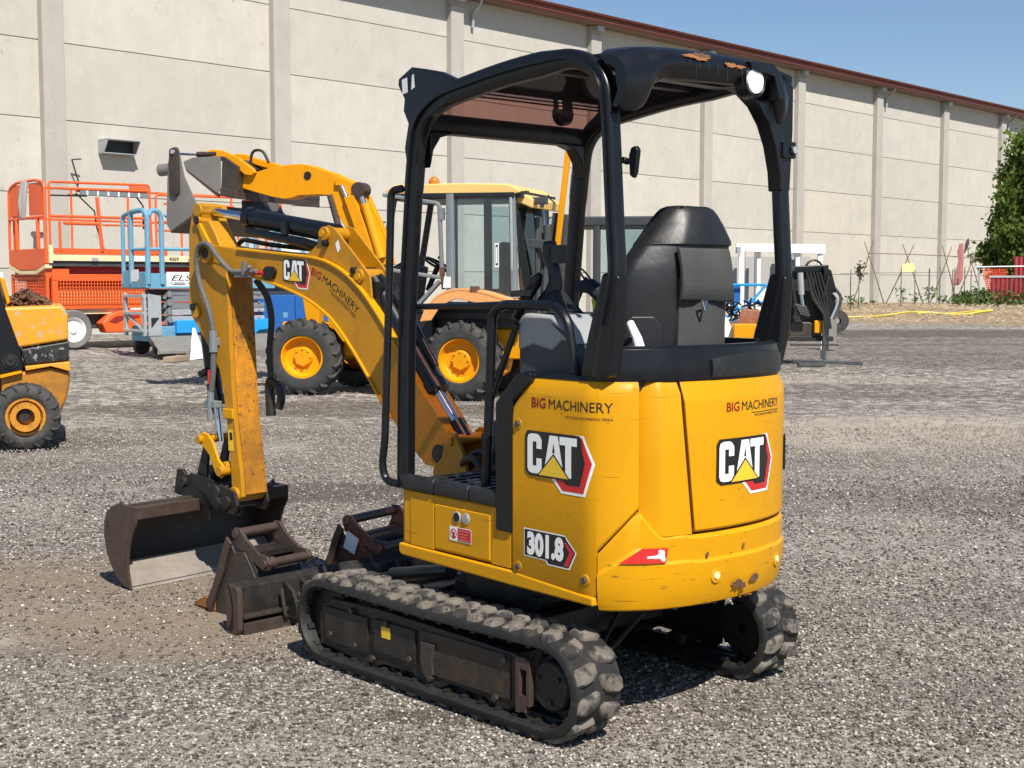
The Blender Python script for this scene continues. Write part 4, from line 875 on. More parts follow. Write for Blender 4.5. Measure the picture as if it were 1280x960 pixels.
# rear valance with its two lobes
def zlow(y):
    pts = [(-.475, 2.145), (-.46, 2.10), (-.40, 2.10), (-.37, 2.115), (-.335, 2.20), (-.30, 2.235), (-.12, 2.230), (.255, 2.214), (.315, 2.192), (.355, 2.118), (.395, 2.098), (.465, 2.098), (.478, 2.106)]
    return np.interp(y, [p[0] for p in pts], [p[1] for p in pts])
yy = np.linspace(-.475, .478, 64); rings = []
for y in yy:
    z0 = float(zlow(y)); z1 = float(np.interp(y, [-.475, -.44, -.38, -.28, -.05, .2, .35, .44, .478], [2.262, 2.300, 2.326, 2.336, 2.338, 2.332, 2.320, 2.302, 2.280])); cz = (max(0, -y - .018) / .457) ** 6 * .09
    sec = []
    for v, dx in ((0, -.862), (.06, -.878), (.3, -.900), (.55, -.905), (.75, -.892), (.88, -.870), (.96, -.84), (1.0, -.78)): sec.append((dx + cz, y, z0 + (z1 - z0) * v))
    for v, dx in ((.94, -.79), (.7, -.855), (.3, -.868), (.03, -.845)): sec.append((dx + cz, y, z0 + (z1 - z0) * v))
    rings.append(sec)
m = MB(); m.ring(rings); val = obj("rear_valance", m, M['blk'], EX, FB, ang=50)
vsx = lambda y, z: -.909 + (max(0, -y - .018) / .457) ** 6 * .09
def vmap(u, v, o):
    y = .20 - u; z = 2.275 + v; return (vsx(y, z) - o + .0 + max(0, z - 2.285) * .55, y, z)
decal("scrape_marks", [(blob(.06, .020, .085, .010, seed=21, n=24), None, M['rust'], 0), (blob(.09, .030, .05, .008, seed=25, n=20), None, M['rustbrown'], 1), (blob(.235, .012, .030, .009, seed=22, n=20), None, M['rust'], 0), (blob(.28, .010, .030, .007, seed=23, n=20), None, M['rust'], 0)] + [([(.02 + k * .016, .01), (.0225 + k * .016, .012), (.022 + k * .0162, -.012 - .009 * ((k * 7) % 5)), (.021 + k * .0162, -.012 - .009 * ((k * 7) % 5))], None, M['darkgrey'], 0) for k in (0, 2, 3, 5, 6, 9, 12, 15, 17)], vmap, val, FB, step=.02)['kind'] = 'stuff'
wl = MB(); wl.lathe([(-.004, .004), (-.003, .030), (-.001, .043), (.02, .046), (.04, .02)], 24, (-.905, -.175, 2.247), 'x', True); obj("work_light", wl, M['lens'], val, FB)
wl = MB(); wl.lathe([(0, .048), (-.006, .056), (.05, .058), (.055, .02)], 24, (-.902, -.175, 2.247), 'x'); wl.prism([(-.14, 2.29), (-.13, 2.31), (-.26, 2.315), (-.30, 2.29), (-.33, 2.20), (-.30, 2.19), (-.27, 2.27), (-.17, 2.28)], -.915, -.86, 'x'); obj("light_surround", wl, M['blk'], val, FB, bevel=.004)
m = MB(); m.prism([(-.12, 2.29), (-.12, 2.232), (-.20, 2.215), (-.27, 2.175), (-.325, 2.115), (-.365, 2.04), (-.392, 1.95), (-.40, 1.88), (-.455, 1.88), (-.468, 2.10), (-.468, 2.26), (-.42, 2.30)], -.85, -.79, 'x'); obj("corner_gusset", m, M['blk'], can, FB, bevel=.006)
m = MB(); m.box(-.86, -.83, -.475, -.40, 2.00, 2.06); m.cyl((-.86, -.455, 2.03), (-.868, -.455, 2.03), .020, 14); obj("bracket", m, M['blk'], can, FB, bevel=.004)
m = MB(); m.cyl((-.868, -.455, 2.03), (-.872, -.455, 2.03), .013, 14); obj("bolt_head", m, M['galv'], can, FB)
m = MB(); m.cyl((-.83, .415, 1.945), (-.83, .385, 1.94), .012, 8); m.prism([(-.875, 1.975), (-.865, 1.99), (-.845, 1.985), (-.835, 1.96), (-.84, 1.895), (-.855, 1.885), (-.865, 1.905)], .372, .392); obj("belt_guide", m, M['blk'], can, FB, bevel=.008)
# front-left visor bracket with two white stickers
vb = [(-.10, 2.245), (-.03, 2.292), (.05, 2.325), (.163, 2.350), (.215, 2.360), (.298, 2.325), (.302, 2.30), (.262, 2.245), (.268, 2.20), (.238, 2.15), (.262, 2.06), (.25, 2.0), (.235, 1.95), (.19, 2.0), (.17, 2.14)]
m = MB(); m.prism(vb, .44, .478); vbo = obj("visor_bracket", m, M['blk'], can, FB, bevel=.006)
decal("white_sticker", [([(0, 0), (.034, .006), (.030, .062), (-.004, .056)], None, M['whiteprint'], 0), ([(.055, .012), (.078, .02), (.072, .07), (.060, .066)], None, M['whiteprint'], 0)], lambda u, v, o: (.268 - u, .479 + o, 2.262 + v), vbo, FB, step=0)
# grab rail on the front post
m = MB(); m.tube(rpath([(.262, .49, 1.905), (.318, .50, 1.90), (.336, .505, 1.40), (.365, .505, .92), (.385, .505, .83), (.37, .50, .765), (.29, .49, .76)], [.05, .2, .2, .06, .06], 5), .0155, 10); obj("grab_rail", m, M['blk'], can, FB)
# hand bar and hoop beside the console
m = MB(); m.tube(rpath([(.27, .425, 1.452), (-.10, .425, 1.462), (-.30, .42, 1.470)], .05), .012, 8); m.tube(rpath([(-.15, .42, .80), (-.172, .42, 1.12), (-.188, .42, 1.44), (-.25, .42, 1.468), (-.52, .42, 1.468), (-.585, .42, 1.42), (-.625, .42, 1.235)], [.2, .05, .1, .1, .06, .05], 5), .018, 10)
m.tube([(-.16, .42, 1.08), (-.30, .40, 1.40)], .012, 8); obj("side_hoop", m, M['blk'], EX, FB)
# console and joysticks
m = MB(); m.prism([(-.285, 1.19), (-.285, 1.40), (-.32, 1.435), (-.47, 1.43), (-.555, 1.37), (-.60, 1.29), (-.61, 1.19)], .20, .385); con = obj("left_console", m, M['slate'], EX, FB, bevel=.02)
m = MB(); m.prism([(-.29, 1.30), (-.288, 1.405), (-.32, 1.438), (-.47, 1.433), (-.555, 1.373), (-.585, 1.33), (-.52, 1.345), (-.47, 1.305), (-.37, 1.325)], .195, .390); obj("console_cover", m, M['grey_l'], con, FB, bevel=.014)
m = MB(); m.prism([(-.47, 1.405), (-.54, 1.375), (-.55, 1.35), (-.50, 1.385)], .389, .393); obj("cover_vent", m, M['blkplast'], con, FB)
def joy(x, y, z):
    m = MB(); rings = []
    for k in range(5):
        z_ = z + k * .016; h = .085 - k * .011; rings.append([(x + a * h, y + b * h * .8, z_) for a, b in rrect(2, 2, .5)])
        h2 = h - .008; rings.append([(x + a * h2, y + b * h2 * .8, z_ + .010) for a, b in rrect(2, 2, .5)])
    m.ring(rings); m.tube([(x + .005, y, z + .06), (x - .01, y, z + .105), (x + .0, y, z + .15), (x + .03, y, z + .20), (x + .022, y, z + .235), (x - .002, y, z + .242)], [.034, .026, .024, .026, .026, .012], 12)
    m.box(x - .045, x - .005, y - .02, y + .02, z + .17, z + .235)
    return m
obj("joystick", joy(-.375, .29, 1.445), M['blkplast'], EX, FB, ang=50)
obj("joystick", joy(-.375, -.33, 1.43), M['blkplast'], EX, FB, ang=50)
m = MB(); m.tube([(-.22, .33, 1.42), (-.27, .33, 1.49), (-.325, .33, 1.555), (-.345, .33, 1.575)], [.016, .022, .026, .012], 10); m.bar((-.24, .36, 1.505), (-.33, .38, 1.51), .03, .022); obj("lock_lever", m, M['blk'], EX, FB)
m = MB(); m.box(-.50, -.30, -.43, -.22, 1.0, 1.40); m.prism([(-.20, 1.0), (-.20, 1.44), (-.28, 1.58), (-.34, 1.58), (-.30, 1.0)], -.43, -.10); obj("right_console", m, M['blkplast'], EX, FB, bevel=.02)
m = MB()
for z in (1.50, 1.44, 1.38): m.box(-.345, -.325, -.40, -.14, z, z + .012)
obj("console_slots", m, M['slate'], EX, FB)
m = MB(); m.box(-.02, .05, -.42, -.36, .78, 1.42); obj("hydraulic_column", m, M['blkplast'], EX, FB, bevel=.01)
for y in (.06, -.14):
    m = MB(); m.tube(rpath([(.15, y, .78), (.13, y, 1.0), (.04, y, 1.12)], .05), .011, 8); m.box(.08, .2, y - .05, y + .05, .79, .81); obj("travel_pedal", m, M['blk'], EX, FB)
m = MB(); m.tube([(-.655, .135, 1.31), (-.640, .135, 1.35), (-.605, .135, 1.405), (-.602, .135, 1.410)], [.020, .018, .014, .006], 10); obj("lever_knob", m, M['white'], EX, FB)
# clothes lying over the right console: navy jacket with a yellow stripe
jk = MB(); jk.tube([(-.20, .0, 1.532), (-.27, .0, 1.533), (-.335, .0, 1.495), (-.385, .0, 1.43), (-.40, .0, 1.36)], [.022, .030, .032, .028, .02], 10); obj("armrest", jk, M['navy'], EX, FB)
jk = MB(); jk.tube([(-.17, .0, 1.44), (-.24, .0, 1.36), (-.29, .0, 1.27), (-.30, .0, 1.2)], [.03, .045, .045, .04], 10); obj("jacket_sleeve", jk, M['navy'], EX, FB)
jk = MB(); jk.tube([(-.285, -.03, 1.49), (-.325, -.03, 1.40)], [.030, .040], 10); obj("yellow_band", jk, M['hiviz'], EX, FB)
jk = MB(); jk.tube([(-.33, -.03, 1.32), (-.345, -.03, 1.26)], .03, 10); obj("yellow_band", jk, M['hiviz'], EX, FB)
# seat
def seat_sec(z, yl, yr, xf, xr, ch):
    """plan ring of the seat back: yl/yr at the front, chamfer ch to the rear"""
    return [(xf, yl - .01, z), (xf - .05, yl, z), (xf - .085, yl - .015, z), (xr + .018, yl - ch - .005, z), (xr, yl - ch - .03, z), (xr, yr + ch * .5 + .02, z), (xr + .012, yr + ch * .5 - .01, z), (xr + .06, yr + .015, z), (xf, yr, z)]
SEC = [(1.16, .090, -.435, -.44, -.615, .140), (1.34, .092, -.436, -.45, -.625, .140), (1.50, .088, -.435, -.46, -.635, .140), (1.57, .080, -.433, -.465, -.638, .138), (1.62, .055, -.426, -.472, -.640, .122), (1.676, .006, -.413, -.48, -.642, .092), (1.682, .002, -.412, -.48, -.642, .088), (1.686, .002, -.414, -.48, -.652, .088), (1.70, -.012, -.408, -.482, -.652, .078), (1.76, -.060, -.365, -.492, -.640, .055), (1.80, -.092, -.333, -.502, -.628, .036), (1.818, -.108, -.316, -.512, -.618, .026), (1.828, -.126, -.298, -.53, -.602, .012)]
m = MB(); m.ring([seat_sec(*s_) for s_ in SEC]); sb = obj("seat_back", m, M['seat'], EX, FB, bevel=.014, seg=3, ang=50)
pf = MB(); rings = []
for z, xo in ((1.672, -.648), (1.66, -.655), (1.60, -.668), (1.54, -.672), (1.49, -.668), (1.484, -.662)):
    rings.append([(xo - .006 * math.sin(k * 1.3), -.072 - k * .036 - (.012 if z < 1.5 else 0) * (k / 8), z - .012 * (k / 8) * (1 if z < 1.5 else 0)) for k in range(9)] + [(xo + .012, -.072 - k * .036, z) for k in range(8, -1, -1)])
pf.ring(rings); obj("pouch_flap", pf, M['cloth'], sb, FB, ang=60)
pk = MB(); rings = []
for z, b in ((1.20, .012), (1.30, .020), (1.40, .022), (1.48, .014), (1.56, .004)):
    rings.append([(-.640 - b * math.sin(math.pi * k / 8) - .003 * math.sin(k * 2.1 + z * 9), -.085 - k * .033, z) for k in range(9)] + [(-.628, -.085 - k * .033, z) for k in range(8, -1, -1)])
pk.ring(rings); obj("pouch_pocket", pk, M['cloth'], sb, FB, ang=60)
m = MB(); m.tube(rpath([(-.688, -.155, 1.482), (-.690, -.170, 1.44), (-.688, -.185, 1.482), (-.688, -.155, 1.482)], .006, 2), .0045, 6); obj("pouch_buckle", m, M['chrome'], sb, FB)
m = MB(); m.ring([[(-.515, .092, 1.20), (-.61, -.03, 1.20), (-.61, -.03, 1.39), (-.59, -.005, 1.425), (-.54, .06, 1.425), (-.515, .092, 1.39)], [(-.525, .104, 1.20), (-.622, -.02, 1.20), (-.622, -.02, 1.39), (-.602, .005, 1.425), (-.552, .07, 1.425), (-.527, .104, 1.39)]]); obj("recline_cover", m, M['seat'], sb, FB, bevel=.006)
m = MB(); m.box(-.55, -.05 + .02, -.42, .10, 1.10, 1.22); obj("seat_cushion", m, M['seat'], EX, FB, bevel=.04, seg=3)

m = MB(); m.tube(rpath([(-.40, .11, 1.22), (-.52, .12, 1.30), (-.60, .10, 1.36), (-.62, .07, 1.25)], .03), .010, 6); obj("seat_belt", m, M['cloth'], EX, FB)
for y_, z_ in ((.10, 1.60), (-.08, 1.585)):
    m = MB(); m.tube([(-.20, y_ - .3, 1.40), (-.19, y_ - .3, z_ - .05), (-.185, y_ - .3, z_)], [.008, .008, .016], 8); obj("control_stalk", m, M['blk'], EX, FB)
m = MB(); m.prism([(-.12, 1.30), (-.12, 1.52), (-.165, 1.56), (-.19, 1.53), (-.17, 1.30)], -.42, -.28); obj("monitor", m, M['blk'], EX, FB, bevel=.008)
m = MB(); m.tube(rpath([(.40, -.08, 1.46), (.60, -.085, 1.62), (.95, -.075, 1.70), (1.35, -.07, 1.735), (1.60, -.085, 1.77), (1.66, -.09, 1.70), (1.60, -.10, 1.55)], .08), .013, 6); obj("boom_hose_line", m, M['hose'], EX, FM)
# ---------------- swing post, boom, arm
m = MB(); m.prism([(-.17, .60), (.06, .60), (.05, .74), (.0, .79), (-.02, .895), (-.045, .912), (-.075, .905), (-.135, .80)], -.12, -.092); m.prism([(-.17, .60), (.06, .60), (.05, .74), (.0, .79), (-.02, .895), (-.045, .912), (-.075, .905), (-.135, .80)], .080, .102); m.box(-.18, .06, -.10, .10, .50, .70); m.cyl((-.04, 0, .42), (-.04, 0, .76), .07, 18); swp = obj("swing_post", m, M['yel_arm'], EX, FM, bevel=.006)
m = MB(); m.cyl((-.048, -.13, .865), (-.048, .112, .865), .024, 16); obj("post_pins", m, M['yel_arm'], swp, FM, bevel=.003)
m = MB(); m.sph((-.23, -.06, .90), .085, 8, .8); m.box(-.30, -.16, -.16, .02, .80, .90); obj("hose_cover", m, M['slate'], EX, FM)
m = MB(); m.cyl((.035, -.085, .80), (.035, .082, .80), .042, 20); obj("foot_bush", m, M['grime'], EX, FM)
m = MB(); m.box(.15, .30, -.42, .10, .42, .66); obj("front_bracket", m, M['yel'], EX, FB, bevel=.01)
m = MB()
for k, (y, z) in enumerate(((.05, .82), (-.02, .84), (-.08, .80))): m.tube(rpath([(.28, y, .74), (.36, y, z), (.46, y * .5, z - .02), (.55, y * .3 - .05, .74)], .06), .014, 7)
obj("boom_hoses", m, M['hose'], EX, FB)
BW = .078
low = [(1.60, 1.645), (1.451, 1.606), (1.22, 1.558), (1.052, 1.519), (.906, 1.474), (.793, 1.419), (.705, 1.364), (.57, 1.227), (.46, 1.096), (.331, .937), (.24, .84), (.12, .745), (.03, .735), (-.02, .77), (-.03, .83)]
upm = [(-.02, .885), (.057, .985), (.139, 1.07), (.23, 1.18), (.32, 1.29), (.41, 1.40), (.50, 1.495), (.60, 1.575), (.71, 1.63), (.82, 1.66), (.95, 1.672), (1.2, 1.692), (1.42, 1.712), (1.60, 1.735), (1.67, 1.745), (1.70, 1.715), (1.69, 1.67), (1.65, 1.645)]
m = MB(); m.prism(low + upm, -BW, BW); boom = obj("boom", m, M['yel_arm'], EX, FM, bevel=.004)
def flange(path, name, wd=.089, th=.012):
    p = smooth([(a, b) for a, b in path], 2); mm = MB(); mm.sweep([(a, 0, b) for a, b in p], [(-wd, -th / 2), (wd, -th / 2), (wd, th / 2), (-wd, th / 2)], (0, 0, 1)); return obj(name, mm, M['yel'], boom, FM, bevel=.003)
flange(upm[3:-5], "top_flange"); flange(low[1:10], "bottom_flange")
ear = [(.95, 1.665), (.88, 1.695), (.833, 1.725), (.825, 1.765), (.804, 1.798), (.76, 1.812), (.715, 1.80), (.623, 1.715), (.543, 1.641), (.478, 1.580), (.470, 1.52), (.462, 1.43), (.50, 1.50), (.60, 1.58), (.71, 1.636), (.82, 1.664)]
for y in (-.068, .056):
    m = MB(); m.prism(ear, y, y + .012); obj("ear_plate", m, M['yel_arm'], boom, FM, bevel=.003)
m = MB()
for x, z, r in ((.775, 1.772, .034), (.545, 1.575, .034)):
    m.cyl((x, -.082, z), (x, .082, z), r, 20)
pm_ = obj("pin_boss", m, M['yel_arm'], boom, FM, bevel=.004)
m = MB()
for x, z, r in ((.765, 1.728, .017), (.572, 1.60, .017)): m.cyl((x, -.085, z), (x, .090, z), r, 10)
obj("pin_bolt", m, M['blk'], boom, FM, bevel=.002)
m = MB()
for x, z, r in ((.785, 1.775, .016), (.54, 1.572, .016)): m.cyl((x, .082, z), (x, .088, z), r, 10)
obj("grease_fitting", m, M['yel'], boom, FM)
m = MB(); m.cyl((1.65, -.10, 1.695), (1.65, .105, 1.695), .052, 24); obj("arm_pivot", m, M['yel_arm'], boom, FM, bevel=.004)
m = MB(); m.cyl((1.65, .104, 1.695), (1.65, .108, 1.695), .027, 16); obj("pivot_pin", m, M['grime'], boom, FM)
m = MB(); m.prism([(1.115, 1.605), (1.14, 1.622), (1.19, 1.624), (1.215, 1.605), (1.215, 1.575), (1.19, 1.560), (1.13, 1.562)], .07, .095); obj("hose_port", m, M['blk'], boom, FM, bevel=.008)
m = MB(); m.tube([(1.20, .094, 1.592), (1.33, .098, 1.592)], .010, 8); obj("red_hose", m, M['redprint'], boom, FM)
m = MB(); m.box(1.28, 1.42, .085, .105, 1.57, 1.595); m.box(1.33, 1.35, .09, .112, 1.58, 1.65); m.cyl((1.24, .10, 1.60), (1.44, .10, 1.60), .013, 8); m.cyl((1.29, .10, 1.62), (1.29, .125, 1.62), .013, 6); obj("hose_fitting", m, M['dustgrey'], boom, FM, bevel=.002)
decal("boom_sticker", [([(0, 0), (.02, .02), (.035, -.022), (.015, -.042)], None, M['whiteprint'], 0)], lambda u, v, o: (.705 - u, .068 + o, 1.725 + v), boom, FM, step=0)
# boom prints
decal("logo_decal", [([(a * .145, b * .095 - a * .145 * .06) for a, b in v], f, m_, l) for v, f, m_, l in cat_items(1, 1)], lambda u, v, o: (1.062 - u, BW + o, 1.56 + v), boom, FM, step=0)
ca, sa = math.cos(R(-34)), math.sin(R(-34))
def bent(u, v, o):
    a = R(-22 - 14 * u / .36); x = u * math.cos(R(-22 - 8 * u / .36)); z = u * math.sin(R(-22 - 8 * u / .36)); return (.872 - x + v * math.sin(a), BW + o, 1.588 + z + v * math.cos(a))
decal("company_lettering", [([(a * 1.02, b * 1.0) for a, b in v], f, m_, l) for v, f, m_, l in it], bent, boom, FM, step=.02)
# arm
arml = [(1.72, 1.865), (1.70, 1.94), (1.735, 1.955), (1.775, 1.94), (1.80, 1.90), (1.825, 1.80), (1.832, 1.62), (1.835, 1.44), (1.815, 1.37), (1.765, 1.315), (1.672, 1.21), (1.592, 1.10), (1.562, 1.0), (1.536, .83), (1.510, .60), (1.503, .47), (1.46, .43), (1.42, .46), (1.432, .60), (1.47, .83), (1.487, 1.0), (1.50, 1.25), (1.512, 1.5), (1.52, 1.64), (1.56, 1.72), (1.61, 1.80), (1.66, 1.86)]
m = MB(); m.prism(arml, -.045, .074); arm = obj("arm", m, M['yel_arm'], EX, FM, bevel=.005)
m = MB(); m.sweep([(a, 0, b) for a, b in [(1.418, .47), (1.430, .60), (1.466, .83), (1.483, 1.0), (1.496, 1.25), (1.508, 1.50), (1.516, 1.62)]], [(-.081, -.005), (.052, -.005), (.052, .007), (-.081, .007)], (0, 0, 1)); obj("arm_plate", m, M['yel_rust'], arm, FM, bevel=.002)
m = MB()
for x, z, r, yw in ((1.74, 1.915, .035, .085), (1.735, 1.865, .02, .088), (1.77, 1.395, .036, .086), (1.475, .468, .04, .09), (1.555, .60, .03, .085)): m.cyl((x, -yw, z), (x, yw, z), r, 18)
obj("arm_pins", m, M['yel_arm'], arm, FM, bevel=.004)
m = MB(); m.cyl((1.785, -.09, 1.418), (1.785, .094, 1.418), .02, 10); m.cyl((1.74, .084, 1.865), (1.74, .092, 1.865), .022, 8); obj("pin_bolt", m, M['blk'], arm, FM)
m = MB(); m.prism([(1.60, 1.70), (1.72, 1.85), (1.74, 1.84), (1.66, 1.70)], .070, .088); obj("arm_gusset", m, M['yel'], arm, FM, bevel=.003)
decal("warning_sticker", [([(0, 0), (.045, .002), (.038, .11), (-.004, .108)], None, M['yelprint'], 0), ([(.010, .055), (.034, .056), (.031, .095), (.009, .094)], None, M['blkprint'], 1)], lambda u, v, o: (1.522 - u, .0742 + o, .69 + v), arm, FM, step=0)
m = MB(); m.box(1.475, 1.553, .07, .085, .855, .905); obj("cylinder_stop", m, M['yel'], arm, FM, bevel=.004)
# cylinders
m = MB(); m.cyl((1.74, 0, 1.912), (1.40, 0, 1.868), .022, 16); rod = obj("arm_cylinder_rod", m, M['chrome'], EX, FM)
m = MB(); m.cyl((1.42, 0, 1.871), (.765, 0, 1.775), .046, 20); m.cyl((1.43, 0, 1.872), (1.385, 0, 1.866), .053, 20); m.tube(rpath([(1.42, .02, 1.82), (1.35, .035, 1.80), (.95, .04, 1.745), (.86, .03, 1.72)], .03), .014, 8); m.box(1.07, 1.11, .04, .058, 1.775, 1.84); m.tube(rpath([(1.40, .03, 1.80), (1.20, .045, 1.772), (.98, .045, 1.735), (.88, .0, 1.70)], .04), .020, 8); obj("arm_cylinder", m, M['blk'], EX, FM, ang=50)
m = MB(); m.sph((1.74, 0, 1.914), .04, 8); obj("rod_eye", m, M['grime'], rod, FM)
# boom cylinder (on the inner side)
A_, B__ = Vector((.555, 0, 1.575)), Vector((-.045, 0, .868)); md = A_.lerp(B__, .72)
A_ = Vector((.52, -.0, 1.55)); off = Vector((-.045, 0, .03))
m = MB(); m.cyl(A_, A_.lerp(B__, .70), .048, 20); m.cyl(A_.lerp(B__, .66), A_.lerp(B__, .715), .056, 20); m.tube(rpath([A_ + off * .9, A_.lerp(B__, .3) + off * 1.5, A_.lerp(B__, .6) + off * 1.2], .1), .014, 8); m.box(A_.x - .09, A_.x - .02, -.05, .05, A_.z - .10, A_.z); bcy = obj("boom_cylinder", m, M['blk'], EX, FM, ang=50)
m = MB(); m.cyl(A_.lerp(B__, .70), A_.lerp(B__, .92), .024, 16); obj("boom_cylinder_rod", m, M['chrome'], EX, FM)
m = MB(); m.cyl(A_.lerp(B__, .90), B__, .032, 14); obj("rod_end", m, M['blk'], bcy, FM)
# bucket cylinder at the front of the arm
A_, B__ = Vector((1.765, .015, 1.40)), Vector((1.668, .015, .72))
m = MB(); m.cyl(A_ + Vector((.01, 0, -.02)), A_.lerp(B__, .70), .040, 18); m.cyl(A_.lerp(B__, .64), A_.lerp(B__, .72), .046, 18); m.cyl(A_.lerp(B__, .45), A_.lerp(B__, .47), .056, 18); m.cyl(A_.lerp(B__, .44), A_.lerp(B__, .44) + Vector((.0, .08, -.03)), .02, 8); obj("bucket_cylinder", m, M['blk'], EX, FM, ang=50)
m = MB(); m.cyl(A_.lerp(B__, .70), B__, .020, 14); obj("bucket_cylinder_rod", m, M['chrome'], EX, FM)
# hoses down the arm
m = MB(); m.tube(rpath([(1.44, .105, 1.60), (1.52, .115, 1.66), (1.60, .12, 1.745), (1.68, .12, 1.74), (1.715, .115, 1.66), (1.70, .11, 1.55), (1.62, .105, 1.40), (1.60, .10, 1.30)], .07, 5), .0135, 10); obj("arm_hose", m, M['hosegrey'], arm, FM)
m = MB(); m.tube([(1.60, .10, 1.19), (1.605, .10, 1.10), (1.615, .10, 1.04), (1.625, .10, .99)], .015, 10); obj("sleeved_hose", m, M['hosegrey'], arm, FM)
m = MB(); m.box(1.58, 1.625, .072, .110, 1.225, 1.265); m.cyl((1.60, .1, 1.30), (1.60, .1, 1.19), .022, 10); m.box(1.59, 1.68, .06, .11, .905, .94); m.cyl((1.63, .10, .99), (1.635, .10, .84), .018, 10); m.cyl((1.65, .10, 1.03), (1.65, .12, 1.03), .014, 8); obj("hose_clamp", m, M['galv_dk'], arm, FM, bevel=.003)
m = MB(); m.tube([(1.625, .112, 1.10), (1.628, .112, 1.03)], .007, 6); obj("red_spiral", m, M['redprint'], arm, FM)
m = MB(); m.tube(rpath([(1.44, -.05, 1.56), (1.41, -.10, 1.48), (1.40, -.12, 1.36), (1.44, -.13, 1.2), (1.43, -.13, 1.06), (1.43, -.12, 1.0)], .1, 5), .017, 8); m.cyl((1.43, -.12, 1.03), (1.42, -.12, .86), .026, 10); m.tube(rpath([(1.44, -.12, 1.04), (1.36, -.13, 1.02), (1.345, -.13, .95), (1.36, -.12, .90)], .05), .022, 8); obj("inner_hose", m, M['hose'], arm, FM)
# links
lk = [(1.70, .775), (1.735, .755), (1.745, .72), (1.70, .70), (1.65, .66), (1.60, .57), (1.555, .545), (1.52, .575), (1.535, .61), (1.575, .64), (1.62, .73), (1.66, .765)]
for y in (.088, -.104):
    m = MB(); m.prism(lk, y, y + .016); obj("bucket_link", m, M['yel'], EX, FM, bevel=.004)
m = MB(); m.cyl((1.715, -.12, .735), (1.715, .125, .735), .022, 14); m.cyl((1.545, -.12, .585), (1.545, .125, .585), .026, 14); obj("link_pins", m, M['yel_arm'], EX, FM, bevel=.003)
m = MB()
for y in (.055, -.07): m.prism([(1.69, .74), (1.73, .72), (1.80, .54), (1.76, .50), (1.72, .53)], y, y + .018)
obj("push_link", m, M['grime'], EX, FM, bevel=.003)
# quick coupler
for y in (.088, -.106):
    m = MB(); m.prism([(1.87, .53), (1.90, .50), (1.895, .43), (1.87, .40), (1.60, .385), (1.45, .37), (1.42, .42), (1.44, .48), (1.50, .50), (1.66, .535), (1.80, .55)], y, y + .018); obj("coupler_plate", m, M['grime'], EX, FM, bevel=.004)
m = MB(); m.cyl((1.865, -.12, .50), (1.865, .125, .50), .03, 14); m.cyl((1.60, -.115, .47), (1.60, .122, .47), .045, 16); m.cyl((1.50, -.115, .43), (1.50, .125, .43), .035, 14); m.bar((1.82, .10, .53), (1.50, .115, .40), .012, .05); m.box(1.55, 1.78, -.09, .09, .40, .46); m.bar((1.66, .112, .49), (1.55, .118, .40), .014, .06); obj("coupler_pins", m, M['grime'], EX, FM, bevel=.003)
# grading bucket
back = [(1.796, .004), (1.86, .022), (1.915, .055), (1.962, .11), (1.995, .17), (2.015, .25), (2.012, .32), (1.99, .37), (1.95, .40), (1.88, .425), (1.80, .432)]
back = smooth(back, 1); inner = []
for i, p in enumerate(back):
    a = np.array(back[max(0, i - 1)]); b = np.array(back[min(len(back) - 1, i + 1)]); t = (b - a) / np.hypot(*(b - a)); inner.append((p[0] - t[1] * .012, p[1] + t[0] * .012))
m = MB(); m.prism(back + inner[::-1], -.478, .478); bk = obj("grading_bucket", m, M['steel'], EX, FM, bevel=.002, ang=45)
sidep = [(1.790, 0.0), (1.86, .016), (1.918, .05), (1.967, .108), (2.002, .17), (2.022, .25), (2.018, .325), (1.99, .38), (1.94, .412), (1.885, .43), (1.865, .447), (1.845, .43), (1.735, .425), (1.735, .345), (1.772, .29), (1.797, .235), (1.812, .16), (1.813, .09)]
for y in (.478, -.492):
    m = MB(); m.prism(sidep, y, y + .014); obj("side_plate", m, M['steel_red'] if y > 0 else M['steel'], bk, FM, bevel=.003)
m = MB()
for z in (.325, .305): m.cyl((1.985, .488, z), (1.985, .4935, z), .008, 10)
obj("plate_holes", m, M['grime'], bk, FM)
m = MB(); m.box(1.735, 1.80, .10, .478, .362, .424); m.box(1.735, 1.80, -.30, -.10, .362, .424); obj("top_beam", m, M['steel_red'], bk, FM, bevel=.004)
m = MB(); m.box(1.735, 1.80, -.478, -.301, .360, .426); m.box(1.74, 1.80, -.10, .10, .360, .42); m.prism([(1.75, .42), (1.78, .42), (1.775, .445), (1.755, .445)], -.40, -.36); obj("beam_end", m, M['blk'], bk, FM, bevel=.004)
m = MB(); m.prism([(1.788, -.002), (1.797, -.006), (1.93, .05), (1.955, .09), (1.935, .118), (1.905, .086), (1.80, .026)], -.478, .478); obj("cutting_edge", m, M['steel_bare'], bk, FM)
for y in (.085, -.11):
    m = MB(); m.prism([(1.70, .40), (1.96, .43), (1.93, .56), (1.88, .565), (1.80, .47), (1.70, .45), (1.655, .42), (1.65, .33), (1.69, .31), (1.72, .36)], y, y + .02); obj("bucket_ear", m, M['grime'], bk, FM, bevel=.004)

